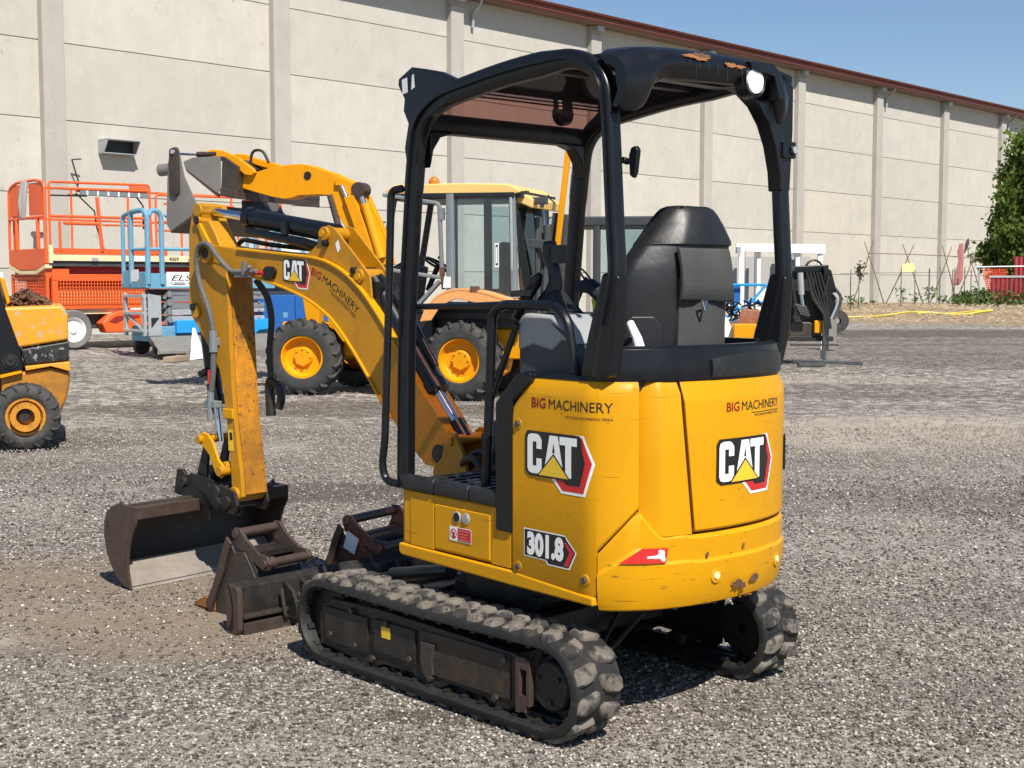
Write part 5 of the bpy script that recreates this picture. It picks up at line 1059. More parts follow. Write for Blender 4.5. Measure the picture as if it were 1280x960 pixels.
# ================================================================== loose buckets on the ground
def dig_bucket(F, wd, label, mats, tooth=True):
    t = thing("digging_bucket", F, label, "excavator bucket", "loose excavator buckets by the blade")
    S = [(-.02, .0), (-.025, .09), (-.075, .20), (-.105, .29), (-.142, .345), (-.175, .30), (-.245, .31), (-.30, .24), (-.34, .15), (-.385, .03), (-.32, .0)]
    for y in (0, -wd):
        m = MB(); m.prism(S, y - .010, y); obj("side_plate", m, mats[0], t, F, bevel=.002)
        sx = 0.012 if y == 0 else -.022
        m = MB(); m.prism([(-.012, -.004), (.024, .036), (-.024, .112), (-.072, .215), (-.104, .30), (-.140, .372), (-.172, .345), (-.150, .30), (-.115, .205), (-.062, .105)], y + sx - .005, y + sx + .009); obj("side_cutter", m, mats[1], t, F, bevel=.002)
    bk_ = smooth([(-.175, .305), (-.245, .305), (-.30, .24), (-.34, .15), (-.375, .05), (-.32, .008), (-.02, .004)], 1)
    iv = []
    for i, p in enumerate(bk_):
        a = np.array(bk_[max(0, i - 1)]); b = np.array(bk_[min(len(bk_) - 1, i + 1)]); q = (b - a) / np.hypot(*(b - a)); iv.append((p[0] - q[1] * -.010, p[1] + q[0] * -.010))
    m = MB(); m.prism(bk_ + iv[::-1], -wd, -.010); obj("shell", m, mats[2], t, F, ang=45)
    for y in (-.015, -wd + .02):
        m = MB(); m.prism([(-.155, .33), (-.135, .385), (-.155, .412), (-.195, .412), (-.24, .365), (-.33, .31), (-.385, .305), (-.41, .275), (-.40, .245), (-.36, .235), (-.25, .29)], y - .016, y); obj("ear", m, mats[1], t, F, bevel=.003)
    m = MB(); m.cyl((-.165, -wd + .0, .385), (-.165, -.01, .385), .022, 14); m.cyl((-.378, -wd - .008, .272), (-.378, .004, .272), .021, 14); m.cyl((-.378, -.06, .272), (-.378, -.03, .272), .029, 14); obj("pin", m, mats[1], t, F, bevel=.002)
    m = MB(); m.box(-.30, -.19, -wd + .02, -.02, .285, .31); obj("mount_plate", m, mats[2], t, F)
    if tooth:
        for y in (-.03, -wd / 2, -wd + .03):
            m = MB(); m.ring([[(-.03, y - .032, .0), (-.03, y + .032, .0), (-.03, y + .032, .058), (-.03, y - .032, .058)], [(.06, y - .032, .004), (.06, y + .032, .004), (.06, y + .032, .060), (.06, y - .032, .060)], [(.155, y - .02, .004), (.155, y + .02, .004), (.155, y + .02, .014), (.155, y - .02, .014)]]); obj("tooth", m, M['rust'], t, F, bevel=.004)
    return t
dig_bucket(frame(50, (-1.418, 6.14, 0)), .27, "small worn digging bucket with orange rusty teeth, beside the end of the dozer blade", (M['steel'], M['steel_red'], M['grime']))
d2 = dig_bucket(frame(56, (-.955, 6.46, 0)), .40, "rust brown digging bucket with a torn blue white sticker lying behind the dozer blade", (M['rustbrown'], M['steel_red'], M['grime']), True)
F2 = frame(56, (-.955, 6.46, 0))
decal("torn_sticker", [([(0, 0), (.07, -.03), (.10, .05), (.03, .085)], None, M['whiteprint'], 0)], lambda u, v, o: (-.17 - u, .014 + o, .26 + v), d2, F2, step=0)
# ================================================================== BACKHOE LOADER
FG = frame(69.79, (-1.826, 17.69, 0))
BL = thing("backhoe_loader", FG, "yellow backhoe loader with raised loader arm and faded yellow cab roof behind the excavator", "backhoe loader")
def wheel(parent, F, o, Rr, wd, rim, matr, lugs=18, steer=0, flip=1, rimname="rim", lugh=.03, dish=.10, tn="tyre"):
    """axis along local y; visible face towards +y*flip"""
    W = F @ Matrix.Translation(o) @ Matrix.Rotation(R(steer), 4, 'Z')
    h = wd / 2
    m = MB(); m.lathe([(-h * .72, rim), (-h * .95, rim + .02), (-h, (rim + Rr) * .5), (-h * .92, Rr - .05), (-h * .75, Rr - .012), (0, Rr), (h * .75, Rr - .012), (h * .92, Rr - .05), (h, (rim + Rr) * .5), (h * .95, rim + .02), (h * .72, rim)], 40)
    ty = obj(tn, m, M['tyre'], parent, W, ang=50)
    lm = MB()
    for sd in (1, -1):
        for k in range(lugs):
            a0 = 2 * math.pi * (k + (.5 if sd < 0 else 0)) / lugs; pts = []
            for t in np.linspace(0, 1, 5):
                a = a0 + t * .30 * (18 / lugs) * (1 if flip > 0 else -1); y = sd * (h * .02 + t * h * .95); rr = Rr - .008 - (.045 * max(0, t - .72) / .28); pts.append((math.cos(a) * rr, y, math.sin(a) * rr))
            P = [Vector(p) for p in pts]; rings = []
            for i, p in enumerate(P):
                tn_ = (P[min(4, i + 1)] - P[max(0, i - 1)]).normalized(); u = Vector((p.x, 0, p.z)).normalized(); sdv = u.cross(tn_).normalized(); b = .020 * Rr / .5
                rings.append([p - sdv * b * 1.4 - u * .015, p + sdv * b * 1.4 - u * .015, p + sdv * b + u * lugh, p - sdv * b + u * lugh])
            lm.ring(rings)
    obj("tread_lugs", lm, M['tyre'], ty, W)["kind"] = "stuff"
    f = flip; m = MB(); m.lathe([(h * .80 * f, rim + .004), (h * .86 * f, rim + .012), (h * .86 * f, rim - .012), (h * .5 * f, rim - .03), (h * .86 * f - dish, rim * .80), (h * .86 * f - dish, rim * .50), (h * .55 * f, rim * .46), (h * .62 * f, rim * .40), (h * .62 * f, .005)], 36); obj(rimname, m, matr, parent, W, ang=40)
    return W
for x, st in ((1.19, 14), (-1.19, 0)):
    W_ = wheel(BL, FG, (x, -.21, .515), .51, .42, .285, M['org'], 18, st)
    m = MB(); 
    for k in range(8): a = k * math.pi / 4; m.cyl((.125 * math.cos(a) * .9, .10, .125 * math.sin(a) * .9), (.125 * math.cos(a) * .9, .145, .125 * math.sin(a) * .9), .014, 6)
    obj("wheel_nuts", m, M['org_worn'], BL, W_)
    wheel(BL, FG, (x, -1.75, .515), .51, .42, .285, M['org'], 18, st, -1)
m = MB(); m.box(-1.95, .75, -1.45, -.50, .52, .92); m.box(.45, 1.75, -1.30, -.55, .62, .98); m.box(-1.35, -1.0, -1.6, -.35, .40, .62); m.box(1.05, 1.35, -1.6, -.35, .42, .62); obj("chassis", m, M['org'], BL, FG, bevel=.02)
m = MB(); m.box(.10, .72, -1.32, -.58, .96, 1.50); obj("engine_hood", m, M['org'], BL, FG, bevel=.05)
m = MB(); m.box(-.75, .1, -1.55, -.18, .62, 1.12); m.box(-1.95, -.75, -.40, -.34, .95, 1.28); m.box(.1, .75, -.62, -.5, .75, 1.25); obj("lower_panels", m, M['blkplast'], BL, FG, bevel=.01)
m = MB(); m.prism([(.95, 1.32), (1.22, 1.32), (1.16, .95), (.98, .95)], -.36, -.20); m.prism([(.20, .80), (.62, .72), (.86, 1.02), (.66, 1.16), (.34, 1.10)], -.48, -.24); m.bar((.10, -.30, .98), (.70, -.30, 1.20), .08, .08); obj("front_frame", m, M['org'], BL, FG, bevel=.015)
# cab
roofp = [(-.08, 2.70), (-.06, 2.78), (-.20, 2.845), (-1.2, 2.84), (-1.80, 2.815), (-1.97, 2.74), (-1.98, 2.70), (-1.9, 2.68)]
m = MB(); m.prism(roofp, -1.62, -.20); rf = obj("cab_roof", m, M['cream_y'], BL, FG, bevel=.035, seg=3)
m = MB(); m.prism([(-1.90, 2.735), (-2.12, 2.62), (-2.10, 2.50), (-1.86, 2.60)], -1.55, -.32); obj("roof_rear_panel", m, M['cream_y'], rf, FG, bevel=.02)
m = MB()
for k in range(5): m.bar((-1.965 - .012 * k, -.58, 2.735 - k * .042), (-1.99 - .012 * k, -.36 , 2.725 - k * .042), .02, .018)
m.prism([(-1.955, 2.70), (-2.125, 2.615), (-2.112, 2.535), (-1.945, 2.61)], -.78, -.62); obj("light_grille", m, M['darkgrey'], rf, FG)
m = MB(); m.sph((-.60, -.60, 2.89), .075, 8, 1.1); m.cyl((-.60, -.60, 2.82), (-.60, -.60, 2.87), .085, 16); bc = obj("beacon", m, M['amber'], BL, FG); 
m = MB(); m.cyl((-.60, -.60, 2.83), (-.60, -.60, 2.865), .088, 16); obj("beacon_base", m, M['blk'], bc, FG)
def pillar(name, pts, wd, ht, mat=M['darkgrey']):
    mm = MB(); mm.sweep(pts, rrect(wd, ht, .015), (0, 1, 0)); return obj(name, mm, mat, BL, FG)
pillar("cab_pillar", [(-1.01, -.24, 2.70), (-1.02, -.22, 1.40)], .10, .19, M['galv_dk'])
pillar("cab_pillar", [(-1.86, -.24, 2.70), (-1.90, -.22, 1.36)], .08, .08, M['galv_dk'])
pillar("cab_pillar", [(-.16, -.28, 2.72), (.05, -.28, 1.55), (.05, -.28, 1.1)], .08, .07)
pillar("cab_pillar", [(-.16, -1.52, 2.72), (.05, -1.52, 1.55), (.05, -1.52, 1.1)], .08, .07)
pillar("cab_pillar", [(-1.86, -1.55, 2.70), (-1.90, -1.55, 1.2)], .09, .09); pillar("cab_pillar", [(-1.01, -1.55, 2.70), (-1.02, -1.55, 1.2)], .10, .09)
m = MB(); m.sweep([(-.10, -.22, 2.69), (-1.9, -.22, 2.67)], rrect(.07, .07, .01), (0, 1, 0)); m.box(-2.0, -.1, -1.6, -.25, 2.64, 2.72); obj("roof_frame", m, M['blkplast'], BL, FG)
m = MB(); m.prism([(-1.06, 2.65), (-1.85, 2.64), (-1.89, 1.34), (-1.07, 1.46)], -.215, -.205); obj("side_window", m, M['glass'], BL, FG, flat=True)
m = MB(); m.sweep(rpath([(-1.07, -.21, 1.45), (-1.89, -.21, 1.33)], .1), rrect(.03, .05, .008), (0, 1, 0)); m.sweep([(-1.855, -.20, 2.64), (-1.885, -.20, 1.34)], rrect(.035, .03, .008), (0, 1, 0)); obj("window_frame", m, M['galv'], BL, FG)
decal("window_label", [([(0, 0), (.06, 0), (.06, .31), (0, .31)], None, M['whiteprint'], 0), ([(.012, .02), (.048, .02), (.048, .29), (.012, .29)], None, M['slate'], 1), ([(.02, .05), (.04, .05), (.04, .26), (.02, .26)], None, M['whiteprint'], 2)], lambda u, v, o: (-1.63 - u, -.203 + o, 1.74 + v), BL, FG, step=0)
decal("pillar_label", [([(0, 0), (.11, .0), (.115, .14), (.02, .15)], None, M['whiteprint'], 0)], lambda u, v, o: (-.93 - u, -.118 + o, 1.47 + v), BL, FG, step=0)
# door held open along the front
m = MB(); dp = [(-.88, -.18, 2.62), (-.885, -.18, 1.72), (-.80, -.17, 1.50), (-.30, .10, 1.48)]; m.sweep(rpath([(-.10, -.05, 2.70), (-.86, -.17, 2.58), (-.90, -.17, 1.60), (-.25, -.02, 1.70)], .06), rrect(.05, .05, .01), (0, 1, 0)); m.sweep(rpath([(-.86, -.17, 1.55), (-.45, -.12, 1.12)], .05), rrect(.05, .08, .01), (0, 1, 0)); m.box(-.93, -.86, -.2, -.14, 2.36, 2.52); obj("door_frame", m, M['galv_dk'], BL, FG)
m = MB(); m.box(-.93, -.87, -.19, -.14, 1.62, 1.74); m.cyl((-.92, -.17, 1.45), (-.90, -.17, 1.62), .03, 8); obj("rusty_hinge", m, M['rustbrown'], BL, FG)
m = MB(); m.tube(rpath([(-.06, -.20, 2.35), (.16, -.02, 2.30), (.17, -.02, 2.12)], .03), .015, 6); m.box(.08, .17, .0, .03, 2.02, 2.36); obj("mirror", m, M['darkgrey'], BL, FG)
sw = MB(); c_ = Vector((-.55, -.85, 1.78)); ax1 = Vector((.80, 0, .45)).normalized(); sw.tube([c_ + ax1 * .21 * math.cos(a) + Vector((0, 1, 0)) * .21 * math.sin(a) for a in np.linspace(0, 2 * math.pi, 24, endpoint=False)], .018, 6, True); sw.bar(c_ - ax1 * .2, c_ + ax1 * .2, .03, .03); sw.cyl(c_, c_ + Vector((.16, 0, -.35)), .04, 8); sw.sph(c_ + Vector((-.02, 0, .10)), .03, 5); obj("steering_wheel", sw, M['blk'], BL, FG)
m = MB(); m.box(-1.55, -1.05, -1.15, -.65, 1.15, 1.45); m.box(-1.62, -1.50, -1.15, -.65, 1.40, 2.08); obj("seat", m, M['seat'], BL, FG, bevel=.05)
m = MB(); m.prism([(-.2, 1.15), (.0, 1.15), (.05, 1.75), (-.10, 1.82), (-.30, 1.75)], -1.1, -.6); obj("dashboard", m, M['blkplast'], BL, FG, bevel=.02)
m = MB(); m.box(-1.98, .0, -1.56, -.24, 1.06, 1.14); obj("cab_floor", m, M['blkplast'], BL, FG)
m = MB(); m.prism([(-1.96, 1.12), (-1.88, 2.62), (-1.9, 2.62), (-1.98, 1.12)], -1.5, -.3); obj("rear_window", m, M['glass'], BL, FG, flat=True)
m = MB(); m.prism([(-1.95, 1.15), (-1.03, 1.15), (-1.03, 2.6), (-1.87, 2.6)], -1.56, -1.55); obj("side_window", m, M['glass'], BL, FG, flat=True)
fd = [(-.70, 1.03), (-.78, 1.22), (-.95, 1.385), (-1.22, 1.465), (-1.62, 1.405), (-1.96, 1.29)]; fd = smooth(fd, 2)
m = MB(); m.sweep([(a, -.16, b) for a, b in fd], [(-.24, -.012), (.24, -.012), (.24, .012), (.225, .014), (-.24, .014)], (0, 0, 1)); obj("fender", m, M['peach'], BL, FG)
m = MB(); m.prism(fd + [(-1.96, 1.20), (-1.6, 1.25), (-1.2, 1.33), (-.98, 1.24), (-.84, 1.04)], .05, .075); obj("fender_skirt", m, M['peach'], BL, FG, bevel=.01)
m = MB(); m.box(-1.50, -1.40, .0, .09, 1.43, 1.49); obj("fender_bracket", m, M['rustbrown'], BL, FG)
# loader arm
armp = [(2.05, 3.06), (1.90, 3.03), (1.743, 3.032), (1.493, 3.095), (1.221, 3.125), (1.043, 3.131), (.904, 3.109), (.747, 3.05), (.603, 3.01), (.437, 2.935), (.259, 2.866), (.142, 2.74), (-.031, 2.394), (-.146, 2.161), (-.24, 1.78), (.0, 1.70), (.16, 1.90), (.30, 2.16), (.46, 2.40), (.56, 2.56), (.631, 2.70), (.751, 2.71), (1.067, 2.706), (1.178, 2.673), (1.302, 2.664), (1.499, 2.70), (1.686, 2.75), (1.936, 2.82), (2.05, 2.91)]
m = MB(); m.prism(armp, .02, .13); obj("loader_arm", m, M['org'], BL, FG, bevel=.012)
m = MB(); m.prism(armp, -.14, -.03); obj("loader_arm", m, M['org'], BL, FG, bevel=.012)
m = MB(); m.cyl((.75, -.40, 2.85), (.75, .05, 2.85), .09, 16); obj("cross_tube", m, M['org'], BL, FG)
tl = [(2.50, 3.33), (2.371, 3.362), (2.218, 3.345), (1.966, 3.24), (1.735, 3.085), (1.70, 3.03), (1.76, 2.985), (1.86, 3.0), (2.044, 3.14), (2.258, 3.24), (2.50, 3.28)]
for y in (.135, -.50):
    m = MB(); m.prism(tl, y, y + .07); obj("tilt_link", m, M['org'], BL, FG, bevel=.012)
m = MB(); m.prism([(2.10, 3.24), (2.0, 3.275), (1.60, 3.165), (1.55, 3.10), (1.75, 3.11), (2.0, 3.18)], -.45, -.30); obj("tilt_link", m, M['org'], BL, FG, bevel=.012)
m = MB(); m.tube(rpath([(1.95, -.1, 3.18), (1.92, -.1, 3.36), (1.75, -.1, 3.36), (1.66, -.1, 3.18)], .1), .02, 6); obj("loader_hose", m, M['hose'], BL, FG)
m = MB(); m.cyl((2.93, .18, 3.32), (2.62, .18, 3.295), .017, 8); obj("clam_rod", m, M['chrome'], BL, FG); m = MB(); m.cyl((2.62, .18, 3.30), (2.30, .18, 3.30), .038, 12); obj("clam_cylinder", m, M['steel_red'], BL, FG)
m = MB(); m.cyl((.43, .15, 2.86), (.30, .17, 2.60), .028, 12); m.cyl((.15, .15, 2.75), (.06, .16, 2.55), .035, 12); obj("lift_rods", m, M['chrome'], BL, FG)
m = MB(); m.prism([(.36, 2.66), (.22, 2.70), (.05, 2.30), (-.12, 1.80), (.02, 1.78)], .13, .20); m.cyl((.06, .16, 2.57), (-.17, .16, 1.85), .065, 12); m.box(.38, .50, .12, .18, 2.82, 2.92); obj("lift_cylinder", m, M['org'], BL, FG, bevel=.01)
m = MB(); m.cyl((.15, .0, 2.76), (.15, .20, 2.76), .10, 18); m.cyl((.60, .12, 2.70), (.46, .14, 2.25), .045, 10); obj("arm_boss", m, M['steel_red'], BL, FG)
m = MB(); m.cyl((.93, .12, 2.97), (.93, .14, 2.97), .055, 16); obj("arm_pin", m, M['grime'], BL, FG)
# four-in-one bucket
BY0, BY1 = .30, -2.05
jaw = [(2.987, 3.36), (2.92, 3.405), (2.856, 3.397), (2.808, 3.221), (2.762, 3.001), (2.552, 2.592), (2.66, 2.45), (3.0, 2.245), (3.063, 2.348), (3.05, 2.65), (3.036, 2.954), (3.017, 3.173)]
for y in (BY0 - .02, BY1):
    m = MB(); m.prism(jaw, y, y + .02); jp = obj("jaw_side", m, M['dustgrey'], BL, FG, bevel=.004)
    if y > 0:
        pass
        m = MB(); m.ring([[(2.90 + .075 * math.cos(a), .30, 3.36 - .02 + .05 * math.sin(a)) for a in np.linspace(0, math.pi, 7)] + [(2.90 + .075 * math.cos(a), .30, 2.80 + .075 * math.sin(a)) for a in np.linspace(math.pi, 2 * math.pi, 7)], [(2.90 + .07 * math.cos(a), .345, 3.34 + .05 * math.sin(a)) for a in np.linspace(0, math.pi, 7)] + [(2.90 + .07 * math.cos(a), .345, 2.80 + .07 * math.sin(a)) for a in np.linspace(math.pi, 2 * math.pi, 7)]]); obj("jaw_lug", m, M['steel'], jp, FG, bevel=.004)
        m = MB(); m.cyl((2.90, .33, 3.33), (2.90, .37, 3.33), .03, 10); obj("jaw_pin", m, M['galv'], jp, FG)
shell = [(3.05, 2.66), (3.063, 2.348), (3.0, 2.245), (2.66, 2.45), (2.55, 2.60), (2.58, 2.62), (2.68, 2.48), (2.99, 2.29), (3.03, 2.35), (3.02, 2.66)]
m = MB(); m.prism(shell, BY1, BY0 - .02); obj("jaw_shell", m, M['steel'], BL, FG)
m = MB(); m.prism([(3.0, 2.243), (2.66, 2.448), (2.55, 2.60), (2.53, 2.585), (2.65, 2.42), (2.99, 2.225)], BY1, BY0); obj("jaw_edge", m, M['steel_red'], BL, FG)
m = MB(); m.cyl((3.04, .20, 3.11), (3.22, .20, 3.10), .085, 14); obj("jaw_bumper", m, M['dustgrey'], BL, FG)
backp = [(2.77, 3.198), (2.627, 3.248), (2.181, 3.255), (2.177, 2.812), (2.255, 2.738), (2.506, 2.907), (2.734, 3.077)]
for y in (BY0 - .02, BY1):
    m = MB(); m.prism(backp, y, y + .02); obj("bucket_side", m, M['dustgrey'], BL, FG, bevel=.004)
m = MB(); m.prism([(2.30, 3.252), (2.181, 3.255), (2.15, 3.25), (1.93, 3.11), (1.93, 2.78), (2.18, 2.80), (2.16, 3.22), (2.30, 3.21)], BY1, BY0 - .02); obj("bucket_back", m, M['steel'], BL, FG)
m = MB(); m.prism([(2.19, 2.83), (1.93, 2.78), (1.93, 2.67), (2.20, 2.72)], BY1, BY0); obj("bucket_bottom_edge", m, M['steel_red'], BL, FG, bevel=.01)
m = MB(); m.prism([(2.70, 3.05), (2.72, 3.09), (2.20, 2.74), (2.22, 2.70)], BY0 - .03, BY0 + .01); obj("bucket_lip", m, M['steel_red'], BL, FG)
m = MB(); m.prism([(2.10, 2.68), (1.93, 2.67), (1.80, 2.45), (2.10, 2.40)], -.5, -.1); obj("bucket_hinge", m, M['grime'], BL, FG)
# rear backhoe, folded upright
m = MB(); m.prism([(-1.62, 1.34), (-1.86, 1.33), (-1.90, 1.20), (-1.80, .95), (-1.66, .34), (-1.55, .27), (-1.62, .80), (-1.66, 1.15)], -.74, -.60); obj("stabiliser_leg", m, M['org'], BL, FG, bevel=.02)
m = MB(); m.bar((-2.16, -.95, 1.3), (-2.42, -.95, 3.5), .07, .07, (0, 1, 0)); obj("backhoe_stick", m, M['org'], BL, FG, bevel=.01)
m = MB(); m.prism([(-1.98, .6), (-2.2, .6), (-2.3, 1.5), (-2.35, 2.45), (-2.15, 2.48), (-2.05, 1.5)], -1.12, -1.02); m.cyl((-2.12, -.72, .8), (-2.18, -.72, 2.3), .05, 10); m.cyl((-2.10, -.60, 1.0), (-2.08, -.60, 2.4), .035, 8); obj("backhoe_boom", m, M['darkgrey'], BL, FG, bevel=.01)
m = MB()
for k in range(5): m.tube(rpath([(-2.02, -.50 - k * .06, .9), (-2.10 - .02 * k, -.52 - k * .07, 1.7), (-2.06, -.6 - k * .08, 2.3), (-2.0, -.7 - k * .05, 2.55)], .2), .018, 6)
obj("backhoe_hoses", m, M['hose'], BL, FG)
m = MB(); m.bar((-2.0, -.42, 2.60), (-2.28, -.42, 2.60), .10, .09, (0, 0, 1)); m.bar((-2.0, -.55, 2.05), (-2.30, -.55, 2.03), .10, .12, (0, 0, 1)); obj("rear_lights", m, M['darkgrey'], BL, FG, bevel=.01)
m = MB(); m.box(-1.96, -1.90, -.55, -.45, 1.35, 1.48); obj("tail_lamp", m, M['redrefl'], BL, FG)
m = MB(); m.prism([(-1.93, 1.35), (-1.97, 1.35), (-1.93, 1.72), (-1.90, 1.72)], -.40, -.35); obj("indicator", m, M['amber'], BL, FG)

# ================================================================== SECOND MACHINE (dark cab)
FK = frame(72, (1.72, 21.6, 0))
BK = thing("dark_cab_loader", FK, "dark grey cabbed loader with amber beacon parked behind the yellow backhoe loader", "loader")
m = MB(); m.prism([(-.95, 2.44), (-.93, 2.60), (1.45, 2.62), (1.50, 2.46)], -1.5, .05); rf = obj("cab_roof", m, M['darkgrey'], BK, FK, bevel=.03)
decal("roof_lettering", [([(a, 0), (b, 0), (b + .02, .10), (a + .02, .10)], None, M['galv'], 0) for a, b in ((0, .09), (.13, .17), (.26, .31), (.33, .40))], lambda u, v, o: (1.42 - u, .052 + o, 2.49 + v), rf, FK, step=0)
for (x, y) in ((-.85, 0), (.35, 0), (1.35, 0), (-.85, -1.45), (.35, -1.45), (1.35, -1.45)):
    m = MB(); m.sweep([(x, y, 2.46), (x + (.10 if x > 1 else 0), y, 1.0)], rrect(.11, .10, .015), (0, 1, 0)); obj("cab_pillar", m, M['darkgrey'], BK, FK)
for (x0, x1) in ((-.80, .30),):
    m = MB(); m.box(x0, x1, -.005, .005, 1.35, 2.44); obj("side_window", m, M['glass'], BK, FK, flat=True)
    m = MB(); m.box(x0, x1, -1.455, -1.445, 1.35, 2.44); obj("side_window", m, M['glass'], BK, FK, flat=True)
m = MB(); m.box(-.80, .30, -.03, .02, 1.28, 1.36); m.box(-.80, .30, -.02, .02, .55, 1.28); obj("lower_door", m, M['darkgrey'], BK, FK, bevel=.01)
m = MB(); m.sweep(rpath([(.15, .06, 2.35), (.12, .08, 2.30), (.12, .08, 1.2)], .05), rrect(.03, .03, .008), (0, 1, 0)); obj("door_rail", m, M['blk'], BK, FK)
m = MB(); m.box(-.9, 1.6, -1.5, 0, .55, 1.02); m.box(1.4, 2.2, -1.4, -.2, .6, 1.25); obj("chassis", m, M['darkgrey'], BK, FK, bevel=.03)
m = MB(); m.box(-.35, .1, -1.0, -.5, 1.05, 1.4); m.box(-.42, -.3, -1.0, -.5, 1.4, 1.9); obj("seat", m, M['seat'], BK, FK, bevel=.04)
sw = MB(); c_ = Vector((.72, -.75, 1.62)); sw.tube([c_ + Vector((.6, 0, .8)).normalized() * .2 * math.cos(a) + Vector((0, .2 * math.sin(a), 0)) for a in np.linspace(0, 2 * math.pi, 20, endpoint=False)], .018, 6, True); sw.cyl(c_, c_ + Vector((.2, 0, -.5)), .04, 8); obj("steering_wheel", sw, M['blk'], BK, FK)
m = MB(); m.cyl((.10, -.5, 2.60), (.10, -.5, 2.75), .075, 14); obj("beacon", m, M['amber'], BK, FK, bevel=.01)
m = MB(); m.tube(rpath([(-.92, .05, 2.35), (-1.05, .12, 2.25), (-1.05, .12, 2.0)], .05), .018, 6); obj("mirror_arm", m, M['blk'], BK, FK)
for x, y in ((1.5, -.1), (-.55, -.1), (1.5, -1.45), (-.55, -1.45)): wheel(BK, FK, (x, y, .48), .48, .36, .26, M['galv_dk'], 16, 0, 1 if y > -1 else -1)

# ================================================================== YELLOW MACHINE AT THE LEFT EDGE
DL = 12.18
def lp(px, py): return ((px - 640) / 1650 * DL + 4.6, 1.55 + (352 - py) / 1650 * DL)
FL = Matrix.Translation((-4.6, DL, 0)) @ Matrix.Rotation(R(19), 4, 'Z')
LM = thing("yellow_loader", FL, "scuffed orange yellow loader tail with black side panel cut by the left edge", "loader")
def LP(*pts): return [lp(*p) for p in pts]
m = MB(); m.prism(LP((-60, 432), (-60, 372), (9, 384), (75, 382), (82, 392), (82, 426), (24, 435)), .02, 1.4); obj("rear_hood", m, M['org_worn'], LM, FL, bevel=.03, seg=3)
m = MB(); m.prism(LP((24, 436.5), (82.5, 427), (82.5, 452), (29, 457)), .015, 1.4); obj("rear_grille", m, paint('scuffed_black_panel', (.014, .015, .016), .35, chips=(.32, .31, .29), chip_thr=.575, scale=5, scratch=.8), LM, FL, bevel=.02)
m = MB(); m.prism(LP((29, 458), (82.5, 453), (83, 466), (60, 459), (30, 464)), .0, 1.4); obj("bumper_trim", m, M['org_worn'], LM, FL, bevel=.01)
m = MB(); m.prism(LP((0, 470), (29, 465), (60, 461), (83, 468), (82, 480), (78, 500), (72, 514), (66, 522), (40, 522), (0, 520)), .04, 1.4); obj("counterweight", m, paint('grimy_shaded_orange_casting', (.40, .165, .012), .5, dirt=(.10, .06, .03), dirt_amt=.8, chips=(.08, .05, .03), chip_thr=.63, scale=4, scratch=.6), LM, FL, bevel=.03, seg=3)  # base browned to paint in shade under the curved casting, plus real grime
m = MB(); m.prism(LP((-60, 470), (-60, 350), (0, 350), (9, 388), (24, 436), (27, 462), (0, 468)), -.01, .3); sp_ = obj("side_panel", m, M['blk'], LM, FL, bevel=.015)
x, z = lp(12.5, 451); m = MB(); m.lathe([(-.03, .01), (-.03, .045), (-.012, .055), (-.012, .07), (0, .07)], 20, (x, -.012, z), 'y'); obj("round_port", m, M['grime'], sp_, FL)
m = MB(); m.prism(LP((0, 468), (25, 463), (26, 466), (0, 472)), -.02, .1); obj("orange_strip", m, M['org'], LM, FL)
m = MB(); m.prism(LP((-60, 384), (-60, 330), (-4, 330), (2, 352), (6, 383)), -.005, .9); obj("cab_side", m, M['blk'], LM, FL, bevel=.02)
m = MB(); m.prism(LP((1, 345), (8, 349), (14, 378), (10, 381)), .06, .11); obj("yellow_post", m, M['org'], LM, FL, bevel=.01)
m = MB(); m.prism(LP((-10, 339), (5, 340), (6, 350), (-10, 350)), .3, .34); obj("white_plate", m, M['white'], LM, FL)
x, z = lp(28.5, 521); wheel(LM, FL, (x, .02, .305), .305, .26, .165, paint('rusty_orange_rim', (.58, .25, .015), .5, dirt=(.10, .05, .025), dirt_amt=.9, chips=(.08, .04, .025), chip_thr=.6, scale=9), 16, 0, -1, lugh=.014, dish=.06)
m = MB(); m.lathe([(-.06, .005), (-.06, .055), (.0, .06), (.06, .09)], 16, (x - .01, -.05, .315)); obj("hub", m, M['grime'], LM, FL)
wheel(LM, FL, (x, 1.35, .305), .305, .26, .165, M['org_worn'], 16, 0, 1, lugh=.014); wheel(LM, FL, (x - 1.5, .02, .305), .305, .26, .165, M['org_worn'], 16, 0, -1, lugh=.014)
m = MB(); m.box(-1.9, .3, .2, 1.25, .25, .75); obj("chassis", m, M['grime'], LM, FL)
rp = MB()
for k in range(420):
    x, z = lp(random.uniform(10, 58), 380); hgt = .14 * max(.15, 1 - abs((x - lp(30, 0)[0])) / .24)
    p = Vector((x, random.uniform(.45, 1.1), 1.33 + random.random() * hgt)); d = Vector((random.gauss(0, 1), random.gauss(0, 1), random.gauss(0, .6))).normalized(); rp.bar(p - d * random.uniform(.02, .05), p + d * random.uniform(.02, .05), .022, .016, d.orthogonal())
o = obj("rusty_scrap", rp, M['rustbrown'], flat=True, F=FL); o['kind'] = 'stuff'; o['label'] = "heap of rusty chain and scrap lying on the scuffed hood"

# ================================================================== ORANGE SCISSOR LIFT
FO = frame(-46, (-10.5, 30, 0))
OL = thing("orange_lift", FO, "large orange scissor lift with cream deck and mesh guards at the left", "scissor lift")
def rail(pts, r=.03, mat=M['ored'], name="guard_rail", P=OL, F=FO, rad=.08):
    m = MB(); m.tube(rpath(pts, rad), r, 8); return obj(name, m, mat, P, F)
Zt, Zm, Zd = 3.80, 3.03, 2.26
